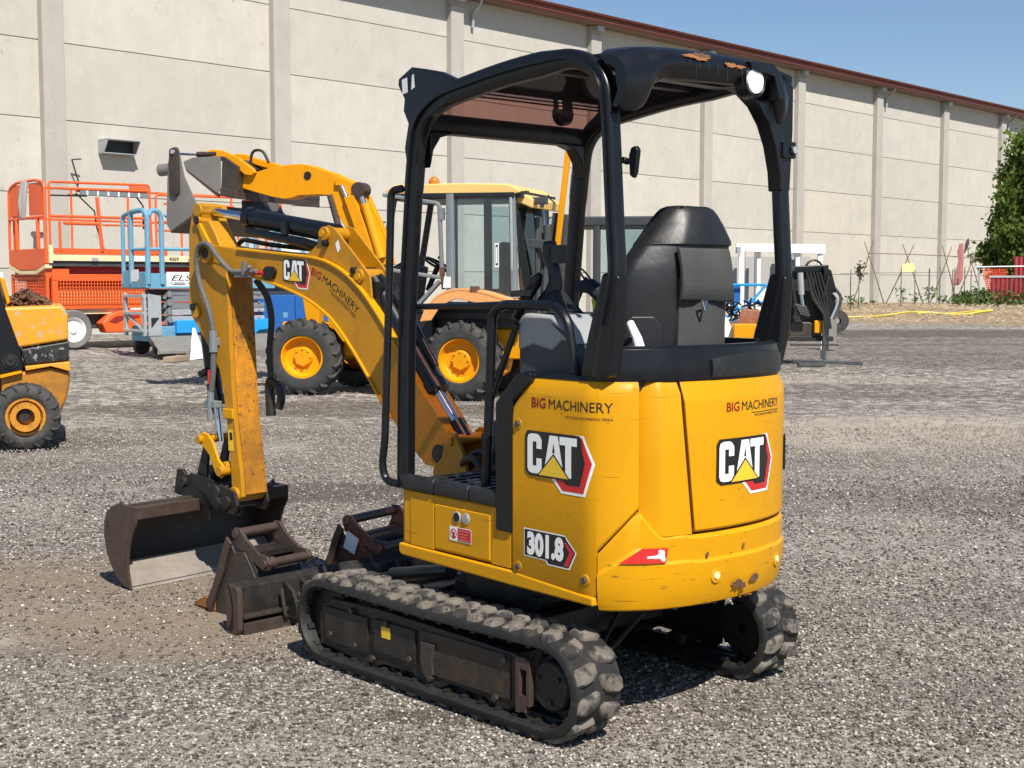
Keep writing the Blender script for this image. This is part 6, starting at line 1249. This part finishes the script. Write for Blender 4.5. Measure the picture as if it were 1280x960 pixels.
# deck
m = MB(); m.box(.10, 6.6, 0, 1.9, 2.02, 2.17); obj("deck", m, M['cream'], OL, FO, bevel=.01); m = MB(); m.box(.12, 6.6, .05, 1.85, 1.90, 2.02); obj("deck_beam", m, M['darkgrey'], OL, FO)
for x in (1.05, 3.55): m = MB(); m.box(x, x + .16, -.02, .0, 2.03, 2.11); obj("deck_clip", m, M['galv'], OL, FO)
m = MB(); m.box(.15, 3.0, -.01, .02, 2.175, 2.31); obj("toe_board", m, M['ored'], OL, FO); m = MB(); m.box(.02, .10, -.03, .03, 1.97, 2.38); obj("corner_post", m, M['cream'], OL, FO)
decal("deck_label", [([(0, 0), (.45, 0), (.45, .11), (0, .11)], None, M['whiteprint'], 0)], lambda u, v, o: (2.05 + u, -.002 - o, 2.04 + v), OL, FO, step=0)
tn_, tf = text_geo("4069", .13, .002); decal("deck_number", [(tn_, tf, M['blkprint'], 0)], lambda u, v, o: (3.05 + u, -.002 - o, 2.05 + v), OL, FO, step=0)
# side rails
rail([(.06, 0, 2.2), (.06, 0, 3.80), (2.55, 0, 3.84), (2.60, 0, 2.2)]); rail([(.08, 0, Zm), (2.58, 0, Zm + .02)], .035); rail([(.08, 0, 3.66), (2.58, 0, 3.70)], .03)
rail([(.30, 0, 2.25), (.30, 0, 2.92)], .035); rail([(1.32, 0, 2.25), (1.22, 0, 3.5)], .045); rail([(.40, 0, 2.88), (1.3, 0, 2.88)], .04); rail([(1.35, 0, 2.86), (2.5, 0, 2.88)], .025)
rail([(2.72, 0, 2.2), (2.72, 0, 3.62), (5.2, 0, 3.66)]); rail([(2.95, 0, 3.42), (3.60, 0, 3.42), (3.68, 0, 3.2), (3.68, 0, 2.2)], .03); rail([(3.75, 0, 3.2), (3.78, 0, 3.42), (4.15, 0, 3.42), (4.2, 0, 3.2), (4.2, 0, 2.2)], .035); rail([(4.3, 0, 3.2), (4.35, 0, 3.42), (4.9, 0, 3.42), (5.0, 0, 3.1), (5.0, 0, 2.6)], .03)
rail([(2.75, 0, 2.98), (5.2, 0, 2.98)], .03); rail([(2.72, 0, 2.78), (4.1, 0, 2.76)], .025); rail([(5.55, 0, 2.25), (5.55, 0, 2.9)], .05); rail([(5.85, 0, 2.25), (5.85, 0, 2.9)], .05); rail([(6.3, 0, 2.2), (6.3, 0, 3.6), (5.2, 0, 3.62)], .03)
m = MB(); m.box(.75, 2.5, .02, .10, 3.60, 3.68); m.box(2.05, 2.5, -.02, .03, 3.72, 3.80); obj("folded_rail_plate", m, M['ored'], OL, FO)
m = MB(); m.box(.80, 2.52, -.03, .0, 3.54, 3.64); lp_ = obj("ladder_strip", m, M['galv_dk'], OL, FO)
for k in range(6): m = MB(); m.box(.95 + k * .26, .99 + k * .26, -.036, -.03, 3.54, 3.64); obj("ladder_rung", m, M['white'], lp_, FO)
m = MB(); m.tube([(.75, .1, 3.58), (1.2, .1, 3.18), (1.25, .1, 2.8), (1.42, .1, 2.3)], .018, 5); m.tube([(2.2, .1, 3.64), (2.44, .1, 3.35), (2.44, .1, 2.8)], .02, 5); m.tube([(.1, .06, 3.5), (1.0, .06, 3.52)], .02, 5); obj("control_cable", m, M['blk'], OL, FO)
# far-side rails
for x in (.06, 1.5, 3.0, 4.5, 6.0): rail([(x, 1.9, 2.2), (x, 1.9, 3.8)], .03)
rail([(.06, 1.9, 3.8), (6.2, 1.9, 3.8)], .03); rail([(.06, 1.9, 3.05), (6.2, 1.9, 3.05)], .03)
# end gate with the orange board
rail([(-.02, .05, 2.3), (-.02, .05, 3.78), (-.02, .5, 3.86), (-.02, 1.55, 3.84), (-.02, 1.95, 3.70), (-.02, 1.98, 2.3)], .035, rad=.15)
m = MB(); m.box(-.03, .0, .12, .86, 3.06, 3.80); m.box(-.03, .0, 1.18, 1.90, 3.06, 3.78); obj("end_board", m, M['ored'], OL, FO, bevel=.06)
rail([(-.02, .05, 3.02), (-.02, 1.95, 3.0)], .035); rail([(-.02, .42, 2.3), (-.02, .45, 3.0)], .045); rail([(-.02, 1.55, 2.3), (-.02, 1.55, 3.0)], .05)
m = MB(); m.prism([(.02, 1.86), (.5, 1.72), (1.4, 1.72), (1.98, 1.86), (1.98, 1.94), (1.4, 1.80), (.5, 1.80), (.02, 1.94)], -.06, .10, 'x'); obj("end_skirt", m, M['cream'], OL, FO)
m = MB(); m.prism([(.02, 2.30), (.02, 1.96), (.5, 1.82), (1.4, 1.82), (1.98, 1.96), (1.98, 2.30)], -.05, .08, 'x'); obj("end_box", m, M['ored'], OL, FO, bevel=.01)
m = MB(); m.tube([(-.06, .95, 3.86), (-.09, 1.0, 3.45), (-.07, 1.12, 3.05)], .06, 8); m.tube([(-.06, .90, 3.84), (-.10, .92, 3.4), (-.08, 1.05, 3.02)], .05, 8); m.tube([(-.05, 1.1, 3.84), (-.09, 1.18, 3.4), (-.07, 1.15, 3.0)], .05, 8); tag(obj("folded_tarp", m, plain('silver_tarp', (.45, .46, .46), .4, .3), None, FO), "folded silver grey tarp hanging over the orange end gate", "tarp")
m = MB(); m.tube([(.25, 1.2, 2.32), (.25, 1.18, 2.55), (.25, 1.28, 2.66)], .05, 8); m.cyl((.25, 1.28, 2.66), (.25, .85, 2.62), .07, 10); m.sph((.25, .85, 2.64), .06, 6); obj("control_stand", m, M['galv'], OL, FO)
# lower body
m = MB(); m.box(-.02, 6.6, .25, 1.7, 1.72, 1.90); obj("scissor_stack", m, M['dred'], OL, FO); m = MB(); m.box(-.02, .55, .10, 1.75, 1.62, 1.86); obj("motor_box", m, M['ored'], OL, FO, bevel=.02)
m = MB(); m.box(.10, 6.6, .02, 1.85, 1.56, 1.72); m.box(.10, 6.6, .02, 1.85, .92, 1.02); m.box(.10, .24, .02, .12, 1.0, 1.6); obj("body_frame", m, M['ored'], OL, FO, bevel=.008)
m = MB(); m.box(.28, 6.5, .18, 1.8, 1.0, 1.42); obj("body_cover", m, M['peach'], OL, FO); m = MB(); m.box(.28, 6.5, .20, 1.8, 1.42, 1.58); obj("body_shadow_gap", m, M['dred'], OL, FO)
m = MB()
for k in range(60): x = .28 + k * .075; m.bar((x, .0, 1.02), (x, .0, 1.58), .016, .016, (0, 1, 0))
for k in range(8): z = 1.05 + k * .075; m.bar((.25, .0, z), (4.8, .0, z), .016, .016)
obj("mesh_guard", m, M['ored'], OL, FO)["kind"] = "stuff"
m = MB()
for k in range(22): y = .1 + k * .085; m.bar((.0, y, 1.05), (.0, y, 1.62), .016, .016, (0, 1, 0))
for k in range(8): z = 1.08 + k * .075; m.bar((.0, .08, z), (.0, 1.9, z), .016, .016)
obj("mesh_guard", m, M['ored'], OL, FO)["kind"] = "stuff"
m = MB(); m.box(-.02, .04, .06, .12, .95, 1.72); m.box(-.02, .04, 1.88, 1.95, .95, 1.72); m.box(-.02, .04, .1, 1.9, 1.62, 1.70); obj("end_frame", m, M['ored'], OL, FO)
m = MB(); m.box(.10, .5, .5, 1.35, .95, 1.42); obj("hydraulic_tank", m, M['ored'], OL, FO, bevel=.05); m = MB(); m.box(.06, .12, .7, 1.25, 1.46, 1.56); obj("tank_cap", m, M['blkplast'], OL, FO)
m = MB(); m.box(.3, 6.6, .1, 1.8, .80, .92); obj("chassis_rail", m, M['cream'], OL, FO); m = MB(); m.box(.3, 6.6, .3, 1.6, .45, .80); obj("chassis", m, M['darkgrey'], OL, FO)
for x, y, f in ((.55, .10, -1), (5.8, .10, -1), (.55, 1.7, 1), (5.8, 1.7, 1)):
    m = MB(); m.lathe([(-.16, .30), (-.17, .42), (-.12, .455), (.12, .455), (.17, .42), (.16, .30)], 32, (x, y, .455)); obj("tyre", m, paint('grey_tyre', (.17, .165, .16), .8) if 'grey_tyre' not in bpy.data.materials else bpy.data.materials['grey_tyre'], OL, FO)
    m = MB(); m.lathe([(-.14 * -f, .31), (-.14 * -f, .27), (-.07 * -f, .22), (-.09 * -f, .10), (-.12 * -f, .09), (-.12 * -f, .005)], 24, (x, y, .455)); obj("rim", m, M['white'], OL, FO)
m = MB(); m.prism([(1.35, .35), (1.25, .58), (1.45, .78), (1.75, .88), (3.4, .90), (3.4, .70), (3.0, .66), (2.9, .55), (3.1, .45), (3.0, .34)], -.06, .30); obj("axle_cover", m, M['ored'], OL, FO, bevel=.04, seg=3)
m = MB(); m.prism([(1.42, .62), (1.60, .74), (2.2, .76), (2.2, .70), (1.75, .66), (1.6, .58)], -.075, -.05); obj("cover_recess", m, M['dred'], OL, FO)
m = MB(); m.box(2.0, 3.2, -.02, .02, .885, .925); obj("white_bar", m, M['white'], OL, FO)

# ================================================================== BLUE SCISSOR LIFT
FU = frame(-46, (-7.5, 27.3, 0))
BU = thing("blue_lift", FU, "weathered pale blue scissor lift with grey folded arms", "scissor lift")
def urail(pts, r=.035, rad=.10): return rail(pts, r, M['blue_p'], "guard_rail", BU, FU, rad)
urail([(-.03, .98, 1.5), (-.03, .98, 2.92), (-.03, .60, 3.0)], .045); urail([(-.03, .64, 1.5), (-.03, .64, 3.0), (-.03, .10, 3.02), (0, -.0, 2.9), (0, -.0, 1.5)], .055); urail([(.02, 0, 2.9), (.10, 0, 3.02), (.28, 0, 3.0), (.32, 0, 2.85), (.32, 0, 1.5)], .055)
urail([(.42, 0, 2.9), (.55, 0, 3.0), (2.4, 0, 3.02), (2.6, 0, 2.9), (2.6, 0, 1.6)], .04); urail([(-.03, .64, 2.22), (0, 0, 2.22), (2.6, 0, 2.24)], .035, .02)
for x in (1.0, 1.7): urail([(x, 0, 1.6), (x, 0, 3.0)], .035)
m = MB(); m.box(-.06, .02, -.02, 1.02, 1.42, 1.62); m.box(-.06, .02, .70, 1.0, 1.62, 1.78); m.box(-.06, .02, .02, .30, 1.62, 1.75); obj("entry_frame", m, M['blue_p'], BU, FU, bevel=.01)
m = MB(); m.prism([(.30, 1.80), (.66, 1.80), (.66, 1.60), (.60, 1.55), (.36, 1.55), (.30, 1.60)], -.065, -.055, 'x'); obj("kick_plate", m, M['white'], BU, FU)
m = MB(); m.box(.02, 3.1, .0, .95, 1.40, 1.72); dk = obj("deck", m, M['blue_p'], BU, FU, bevel=.01)
decal("deck_sign", [([(0, 0), (1.1, 0), (1.1, .30), (0, .30)], None, M['whiteprint'], 0)], lambda u, v, o: (.42 + u, -.001 - o, 1.45 + v), dk, FU, step=0)
a_, b_ = text_geo("ELS", .17, .001, shear=.35, xs=1.9); decal("sign_lettering", [(a_, b_, M['blkprint'], 1)], lambda u, v, o: (.50 + u, -.002 - o, 1.57 + v), dk, FU, step=0)
decal("sign_lettering", [([(a, z), (b, z), (b, z + .022), (a, z + .022)], None, M['slate'], 1) for a, b, z in ((0, .06, .035), (.09, .34, .035), (.42, .80, .035), (.05, .36, 0), (.44, .80, 0))], lambda u, v, o: (.50 + u, -.002 - o, 1.475 + v), dk, FU, step=0)
# scissor stack
for k, (z, mt) in enumerate(((1.26, 'galv_dk'), (1.12, 'galv_dk'), (.98, 'galv_dk'), (.84, 'galv'), (.70, 'galv'))):
    m = MB(); dz = (.05 if k % 2 else -.02); m.prism([(.55, z), (2.85, z + dz), (2.85, z + dz + .125), (.55, z + .125)], .06, .12); obj("scissor_arm", m, M[mt], BU, FU, bevel=.006)
    m = MB(); m.prism([(.35, z), (2.85, z + dz), (2.85, z + dz + .125), (.35, z + .125)], .75, .81); obj("scissor_arm", m, M[mt], BU, FU, bevel=.006)
m = MB()
for z in (.75, .92, 1.10, 1.28):
    for x in (1.1, 1.9, 2.7): m.cyl((x, .03, z), (x, .07, z), .022, 8)
    m.cyl((.50, .02, z), (.50, .14, z), .06, 10); m.bar((.40, .10, z - .09), (.52, .06, z + .09), .05, .06, (0, 1, 0))
obj("pivot_pins", m, M['galv_dk'], BU, FU)
# entry ladder
m = MB()
for y in (.05, .84): m.prism([(y, .42), (y + .10, .42), (y + .12, 1.0), (y + .10, 1.32), (y + .02, 1.30), (y, 1.1)], -.08, -.02, 'x')
for z in (.50, .86, 1.22): m.box(-.10, .12, .08, .92, z, z + .06)
m.bar((-.05, .18, .55), (-.05, .80, .85), .05, .06, (1, 0, 0)); m.prism([(.0, 1.30), (.30, 1.25), (.30, .42), (.0, .42)], .02, .06); obj("entry_ladder", m, M['galv'], BU, FU, bevel=.01)
m = MB(); m.prism([(.06, .60), (.24, .80), (.06, .80)], .005, .02 + .05); obj("ladder_gap", m, M['blkplast'], BU, FU)
m = MB(); m.box(.1, 3.1, .05, .95, .30, .62); obj("chassis", m, M['blue_p'], BU, FU, bevel=.02)
m = MB(); m.box(.62, 1.75, -.04, .30, .46, .74); obj("battery_box", m, M['blue_b'], BU, FU, bevel=.02); m = MB(); m.prism([(2.05, .40), (2.05, .70), (2.9, .74), (2.9, .50), (2.65, .48), (2.55, .40)], -.04, .3); obj("control_box", m, M['blue_b'], BU, FU, bevel=.02)
m = MB(); m.cyl((2.35, .1, .74), (2.35, .1, .86), .05, 10); obj("warning_lamp", m, M['redrefl'], BU, FU)
for x in (.3, 2.7):
    for y in (.08, .9):
        m = MB(); m.lathe([(-.06, .02), (-.06, .17), (.06, .17), (.06, .02)], 20, (x, y, .17)); obj("wheel", m, M['tyre'], BU, FU)
m = MB(); m.prism([(-.25, .12), (-.05, .34), (3.0, .40), (3.2, .12), (3.2, .04), (-.25, .06)], -1.0, -.98); 
dkp = MB(); dkp.ring([[(-.30, -.95, .16), (3.1, -1.15, .10), (3.1, -1.15, .06), (-.30, -.95, .10)], [(-.05, -.10, .42), (3.1, -.25, .42), (3.1, -.25, .38), (-.05, -.10, .38)]]); dkp.box(.9, 3.1, -1.12, -1.08, .0, .12); dkp.bar((-.3, -.9, .13), (.3, -.5, .05), .05, .08); dkp.bar((.25, -1.0, .10), (.9, -1.12, .03), .06, .06)
tag(obj("loading_ramp", dkp, M['plate'], None, FU, bevel=.006), "flat grey steel loading ramp leaning against the blue lift", "ramp")
m = MB(); 
Ft = frame(-30, (-6.75, 26.2, 0)); m.ring([[(0, 0, 0), (.75, 0, 0), (.55, .15, .62), (.50, .15, .62)], [(0, .03, 0), (.75, .03, 0), (.55, .18, .62), (.50, .18, .62)]]); tag(obj("white_plate", m, M['white'], None, frame(-10, (-6.35, 26.1, 0))), "white triangular plate leaning on the ramp behind the excavator arm", "plate")
m = MB(); m.box(-.2, .5, -.15, .1, 0, .10); tag(obj("timber_block", m, paint('pale_timber', (.34, .25, .17), .8), None, frame(-10, (-6.6, 25.6, 0)), bevel=.01), "short pale timber block on the gravel by the white plate", "block")
# second blue lift behind
FV = frame(-46, (-5.75, 30.2, 0))
BV = thing("blue_lift", FV, "deep blue boxed lift seen under the excavator boom", "lift")
m = MB(); m.box(.0, 2.6, 0, 1.4, .35, 1.24); bx_ = obj("body_box", m, M['blue_d'], BV, FV, bevel=.03); m = MB(); m.box(.95, .96, -.012, -.002, .4, 1.22); obj("box_seam", m, M['blkplast'], bx_, FV); m = MB(); m.box(-.05, 2.65, -.03, 1.43, 1.50, 1.62); obj("upper_deck", m, M['blue_b'], BV, FV); m = MB(); m.box(.05, 2.5, .1, 1.3, 1.24, 1.50); obj("scissor_stack", m, M['slate'], BV, FV)
decal("yellow_label", [([(0, 0), (.30, 0), (.30, .12), (0, .12)], None, M['yelprint'], 0)], lambda u, v, o: (1.25 + u, -.001 - o, .98 + v), bx_, FV, step=0); decal("white_label", [([(0, 0), (.12, 0), (.12, .12), (0, .12)], None, M['blue_p'], 0)], lambda u, v, o: (.62 + u, -.001 - o, .72 + v), bx_, FV, step=0)
for y in (0, 1.35):
    for x in (-.1, .55, 1.2, 1.85, 2.5): rail([(x, y, 1.6), (x, y, 2.75)], .035, M['blue_p'], "guard_rail", BV, FV)
    rail([(-.1, y, 2.75), (2.5, y, 2.75)], .035, M['blue_p'], "guard_rail", BV, FV); rail([(-.1, y, 2.2), (2.5, y, 2.2)], .03, M['blue_p'], "guard_rail", BV, FV)
m = MB(); m.box(.55, 1.15, .05, .5, 1.62, 2.5); obj("control_panel", m, M['white'], BV, FV); m = MB(); m.box(1.95, 2.05, .0, .5, 1.62, 2.6); obj("blue_post", m, M['blue_b'], BV, FV)
for x in (.3, 2.2): m = MB(); m.lathe([(-.08, .02), (-.08, .24), (.08, .24), (.08, .02)], 20, (x, .1, .24)); obj("wheel", m, M['tyre'], BV, FV)

# ================================================================== RIGHT BACKGROUND
D = 38
FWB = frame(-100, (6.5, D, 0)); 
def bp_(px, py, d): return ((px - 640) / 1650 * d, d, 1.55 + (352 - py) / 1650 * d)
WB = thing("white_booth", Matrix.Translation((7.7, D, 0)), "white framed open booth with a broad white fascia near the warehouse wall", "booth")
def wb(px, py): x, _, z = bp_(px, py, D); return x, z
x0, zt = wb(919, 304); x1, z2 = wb(1036, 318); x1m, _ = wb(1000, 0)
m = MB(); m.ring([[(x0, D, zt - .02), (x0, D, zt - .24), (x1, D + .6, z2 + .02), (x1, D + .6, z2 + .30)], [(x0, D + .12, zt - .02), (x0, D + .12, zt - .24), (x1, D + .72, z2 + .02), (x1, D + .72, z2 + .30)]]); obj("fascia", m, M['white'], WB, bevel=.01)
for px, w_, mt, dy in ((926, .16, 'white', 0), (941, .09, 'galv_dk', 1.6), (950, .10, 'white', .3), (957, .08, 'galv_dk', 1.6), (991, .22, 'galv_dk', 1.7), (1001, .12, 'white', .5), (1013, .18, 'galv_dk', 1.8), (1030, .13, 'white', .6)):
    x, _ = wb(px, 0); m = MB(); m.box(x - w_ / 2, x + w_ / 2, D + .02 + dy, D + .12 + dy, 0, zt - .2); obj("booth_post", m, M[mt], WB)
m = MB(); m.box(x0 + .1, x1 - .1, D + 2.1, D + 2.14, .9, 2.3); obj("rear_pane", m, plain('pale_grey_sheet', (.40, .385, .36), .6), WB); m = MB(); m.box(x0 + .1, x1 - .2, D + 2.0, D + 2.06, .1, .9); m.box(wb(945, 0)[0], wb(966, 0)[0], D + .1, D + .16, .5, 1.35); obj("lower_panel", m, M['white'], WB)
m = MB(); m.cyl((x0 + .05, D - .05, zt - .3), (x0 + .05, D - .05, zt - .12), .08, 10); obj("booth_lamp", m, M['galv'], WB)
# blue frame cart
D = 30.0
BF = thing("tube_cart", Matrix.Translation(bp_(930, 400, D)), "bright blue tubular frame with a blue plate beside the white booth", "cart")
def T_(pts, r, mt, nm, P, d): 
    m = MB(); m.tube([Vector(bp_(a, b, d + (c[0] if c else 0))) for a, b, *c in pts], r, 7); return obj(nm, m, M[mt], P)
T_([(903, 356), (957, 356)], .03, 'blue_b', "frame_tube", BF, D); T_([(957, 356), (938, 378), (905, 398)], .03, 'blue_b', "frame_tube", BF, D); T_([(908, 362), (922, 386)], .035, 'blue_b', "frame_tube", BF, D); T_([(916, 358), (914, 400)], .03, 'blue_b', "frame_tube", BF, D + .5); T_([(934, 376), (953, 378)], .03, 'blue_b', "frame_tube", BF, D)
x, y, z = bp_(926, 356, D); x2, _, z2 = bp_(909, 380, D); m = MB(); m.box(x2, x, D + .1, D + .14, z2, z); obj("blue_plate", m, M['blue_d'], BF, bevel=.01)
# brown sheets and boxes
D = 26.0
m = MB(); x, _, z = bp_(948, 385, D); m.ring([[(x - .55, D, .15), (x - .35, D, z - .02), (x + .02, D - .1, z - .05), (x + .30, D - .2, z - .45), (x + .42, D - .1, .55), (x + .1, D, .2)], [(x - .35, D + .7, .15), (x - .2, D + .7, z), (x + .1, D + .6, z - .03), (x + .36, D + .5, z - .40), (x + .46, D + .6, .55), (x + .2, D + .7, .2)]]); tag(obj("rusty_sheet", m, paint('flaking_rust_sheet', (.30, .115, .06), .7, dirt=(.5, .4, .33), dirt_amt=.5, scale=4), None, bevel=.02), "bent rust red sheet behind the excavator seat", "sheet metal")
m = MB(); x, _, z = bp_(933, 404, D); m.box(x - .33, x + .16, D - .5, D - .1, .35, z); tag(obj("orange_crate", m, M['org'], None, bevel=.02), "orange yellow crate below the rust red sheet", "crate")
m = MB(); x, _, z = bp_(945, 414, D); m.box(x - .1, x + .18, D - .75, D - .55, .3, z); tag(obj("pale_box", m, M['cream'], None, bevel=.02), "small pale box against the orange yellow crate", "box")
m = MB(); x, _, z = bp_(909, 396, D); m.prism([(x - .25, .3), (x - .25, z), (x - .05, z), (x + .2, .3)], D - .3, D); tag(obj("white_block", m, M['white'], None, bevel=.03), "white block left of the orange yellow crate", "block")
dm_ = MB()
for k in range(40): 
    a = Vector(bp_(random.uniform(905, 950), random.uniform(378, 400), D + .3)); d = Vector((random.gauss(0, 1), random.gauss(0, .5), random.gauss(0, .7))).normalized(); dm_.bar(a - d * .12, a + d * .12, .03, .02, d.orthogonal())
o = obj("scrap_pile", dm_, M['grime']); o['kind'] = 'stuff'; o['label'] = "dark tangle of scrap metal under the blue frame"
# black hydraulic attachment on its stand
D = 24.8
HA = thing("hydraulic_attachment", Matrix.Translation((5.7, D, 0)), "black hydraulic attachment with hoses standing on a steel foot right of the excavator", "machine attachment")
def hp(px, py): x, _, z = bp_(px, py, D); return x, z
def HPn(*pts): return [hp(*p) for p in pts]
m = MB(); m.prism(HPn((990, 338), (1030, 336), (1038, 352), (1040, 385), (1036, 398), (1028, 412), (985, 420), (975, 400), (985, 360)), D, D + .5); obj("main_plate", m, M['grime'], HA, bevel=.03)
m = MB(); m.prism(HPn((1024, 333), (1034, 338), (1040, 360), (1040, 390), (1032, 402), (1026, 390)), D - .25, D - .1); obj("side_plate", m, M['blk'], HA, bevel=.02)
m = MB(); m.prism(HPn((990, 333), (1033, 331), (1033, 339), (992, 342)), D - .1, D + .4); obj("top_plate", m, M['blk'], HA, bevel=.02)
ring = MB(); cx, cz = hp(1016, 338); ring.tube([(cx + .17 * math.cos(a), D + .02 * math.sin(a * 2), cz + .19 * math.sin(a)) for a in np.linspace(0, math.pi, 12)], .022, 6); obj("hose_loop", ring, M['hose'], HA)
def HT(pts, r, mt, nm): 
    m = MB(); m.tube(rpath([(*hp(*p)[:1], D - .28 + (p[2] if len(p) > 2 else 0), hp(*p)[1]) for p in [(q[0], q[1]) + tuple(q[2:]) for q in pts]], .08), r, 8); return obj(nm, m, M[mt], HA)
HT([(995, 341), (997, 368)], .055, 'galv', "cylinder"); HT([(997, 368), (1000, 388)], .03, 'chrome', "cylinder_rod")
for k in range(5): HT([(1003 + k * 4, 340), (1008 + k * 5, 362 + 2 * k), (1022 + k * 2, 388), (1030 + k, 410)], .022, 'hose', "hose")
HT([(1005, 345), (1010, 372), (1025, 392), (1028, 420)], .03, 'hose', "hose"); HT([(1030, 345), (1024, 372), (1030, 395), (1030, 418)], .025, 'hose', "hose")
HT([(1038, 360), (1046, 370), (1045, 382), (1037, 398)], .03, 'darkgrey', "side_pipe"); HT([(1036, 366), (1042, 373), (1040, 384), (1034, 398)], .025, 'galv', "side_pipe")
m = MB(); x, z = hp(988, 388); 
for k in range(4): m.cyl((x + k * .03, D - .3, z + .1 - .05 * k), (x + .22 + k * .02, D - .26, z + .05 - .05 * k), .05, 8)
obj("valve_block", m, M['grime'], HA)
m = MB(); x0, z0 = hp(985, 421); x1, z1 = hp(1026, 402); m.box(x0, x1, D - .1, D + .3, z0, z1); obj("lower_housing", m, M['steel'], HA, bevel=.03); m = MB(); x0, z0 = hp(1015, 416); x1, z1 = hp(1025, 400); m.box(x0, x1, D - .2, D - .1, z0, z1); obj("orange_cover", m, M['org'], HA, bevel=.02)
m = MB(); x0, z0 = hp(984, 426); x1, z1 = hp(1040, 420); m.box(x0, x1, D - .12, D + .1, z0, z1); x0, z0 = hp(985, 431); x1, z1 = hp(1044, 429); m.box(x0, x1, D - .3, D - .2, z0, z1); obj("support_beam", m, M['grime'], HA, bevel=.01)
m = MB(); x, z = hp(1026, 450); m.box(x - .035, x + .035, D - .30, D - .23, .06, hp(0, 400)[1]); obj("stand_post", m, M['darkgrey'], HA, bevel=.006)
m = MB(); m.bar((hp(984, 0)[0], D - .5, .09), (hp(1069, 0)[0], D - .55, .05), .10, .07); m.bar((hp(985, 0)[0], D - .9, .04), (hp(1018, 0)[0], D - .85, .04), .12, .06); obj("stand_foot", m, M['darkgrey'], HA, bevel=.01)
m = MB(); x, z = hp(1033, 425); m.box(x - .03, x + .03, D + .3, D + .36, .0, hp(0, 395)[1]); obj("white_leg", m, M['white'], HA)
m = MB(); x0, _, z0 = bp_(1036, 424, 30); x1, _, z1 = bp_(1046, 388, 30); m.box(x0, x1, 30, 30.3, 0, z1); tag(obj("grey_board", m, M['plate'], None, bevel=.01), "narrow grey board standing behind the black attachment", "board")
m = MB(); x, _, z = bp_(1046, 388, 40); m.lathe([(-.1, .10), (-.1, .34), (.1, .34), (.1, .10)], 20, (x, 40, .36)); tag(obj("loose_tyre", m, M['tyre']), "black tyre standing behind the black attachment near the mound", "tyre")
m = MB(); c_ = Vector((.55 * 0 + (776 - 640) / 1650 * 4.72, 4.72, .012)); m.add([c_ + Vector((-.012, 0, 0)), c_ + Vector((0, -.006, .006)), c_ + Vector((.014, .002, .002)), c_ + Vector((.002, .010, .008))], [(0, 1, 3), (1, 2, 3), (0, 3, 2)]); tag(obj("red_scrap", m, plain('pink_plastic', (.75, .08, .12), .5), flat=True), "tiny pink red plastic scrap on the gravel behind the left track", "litter")
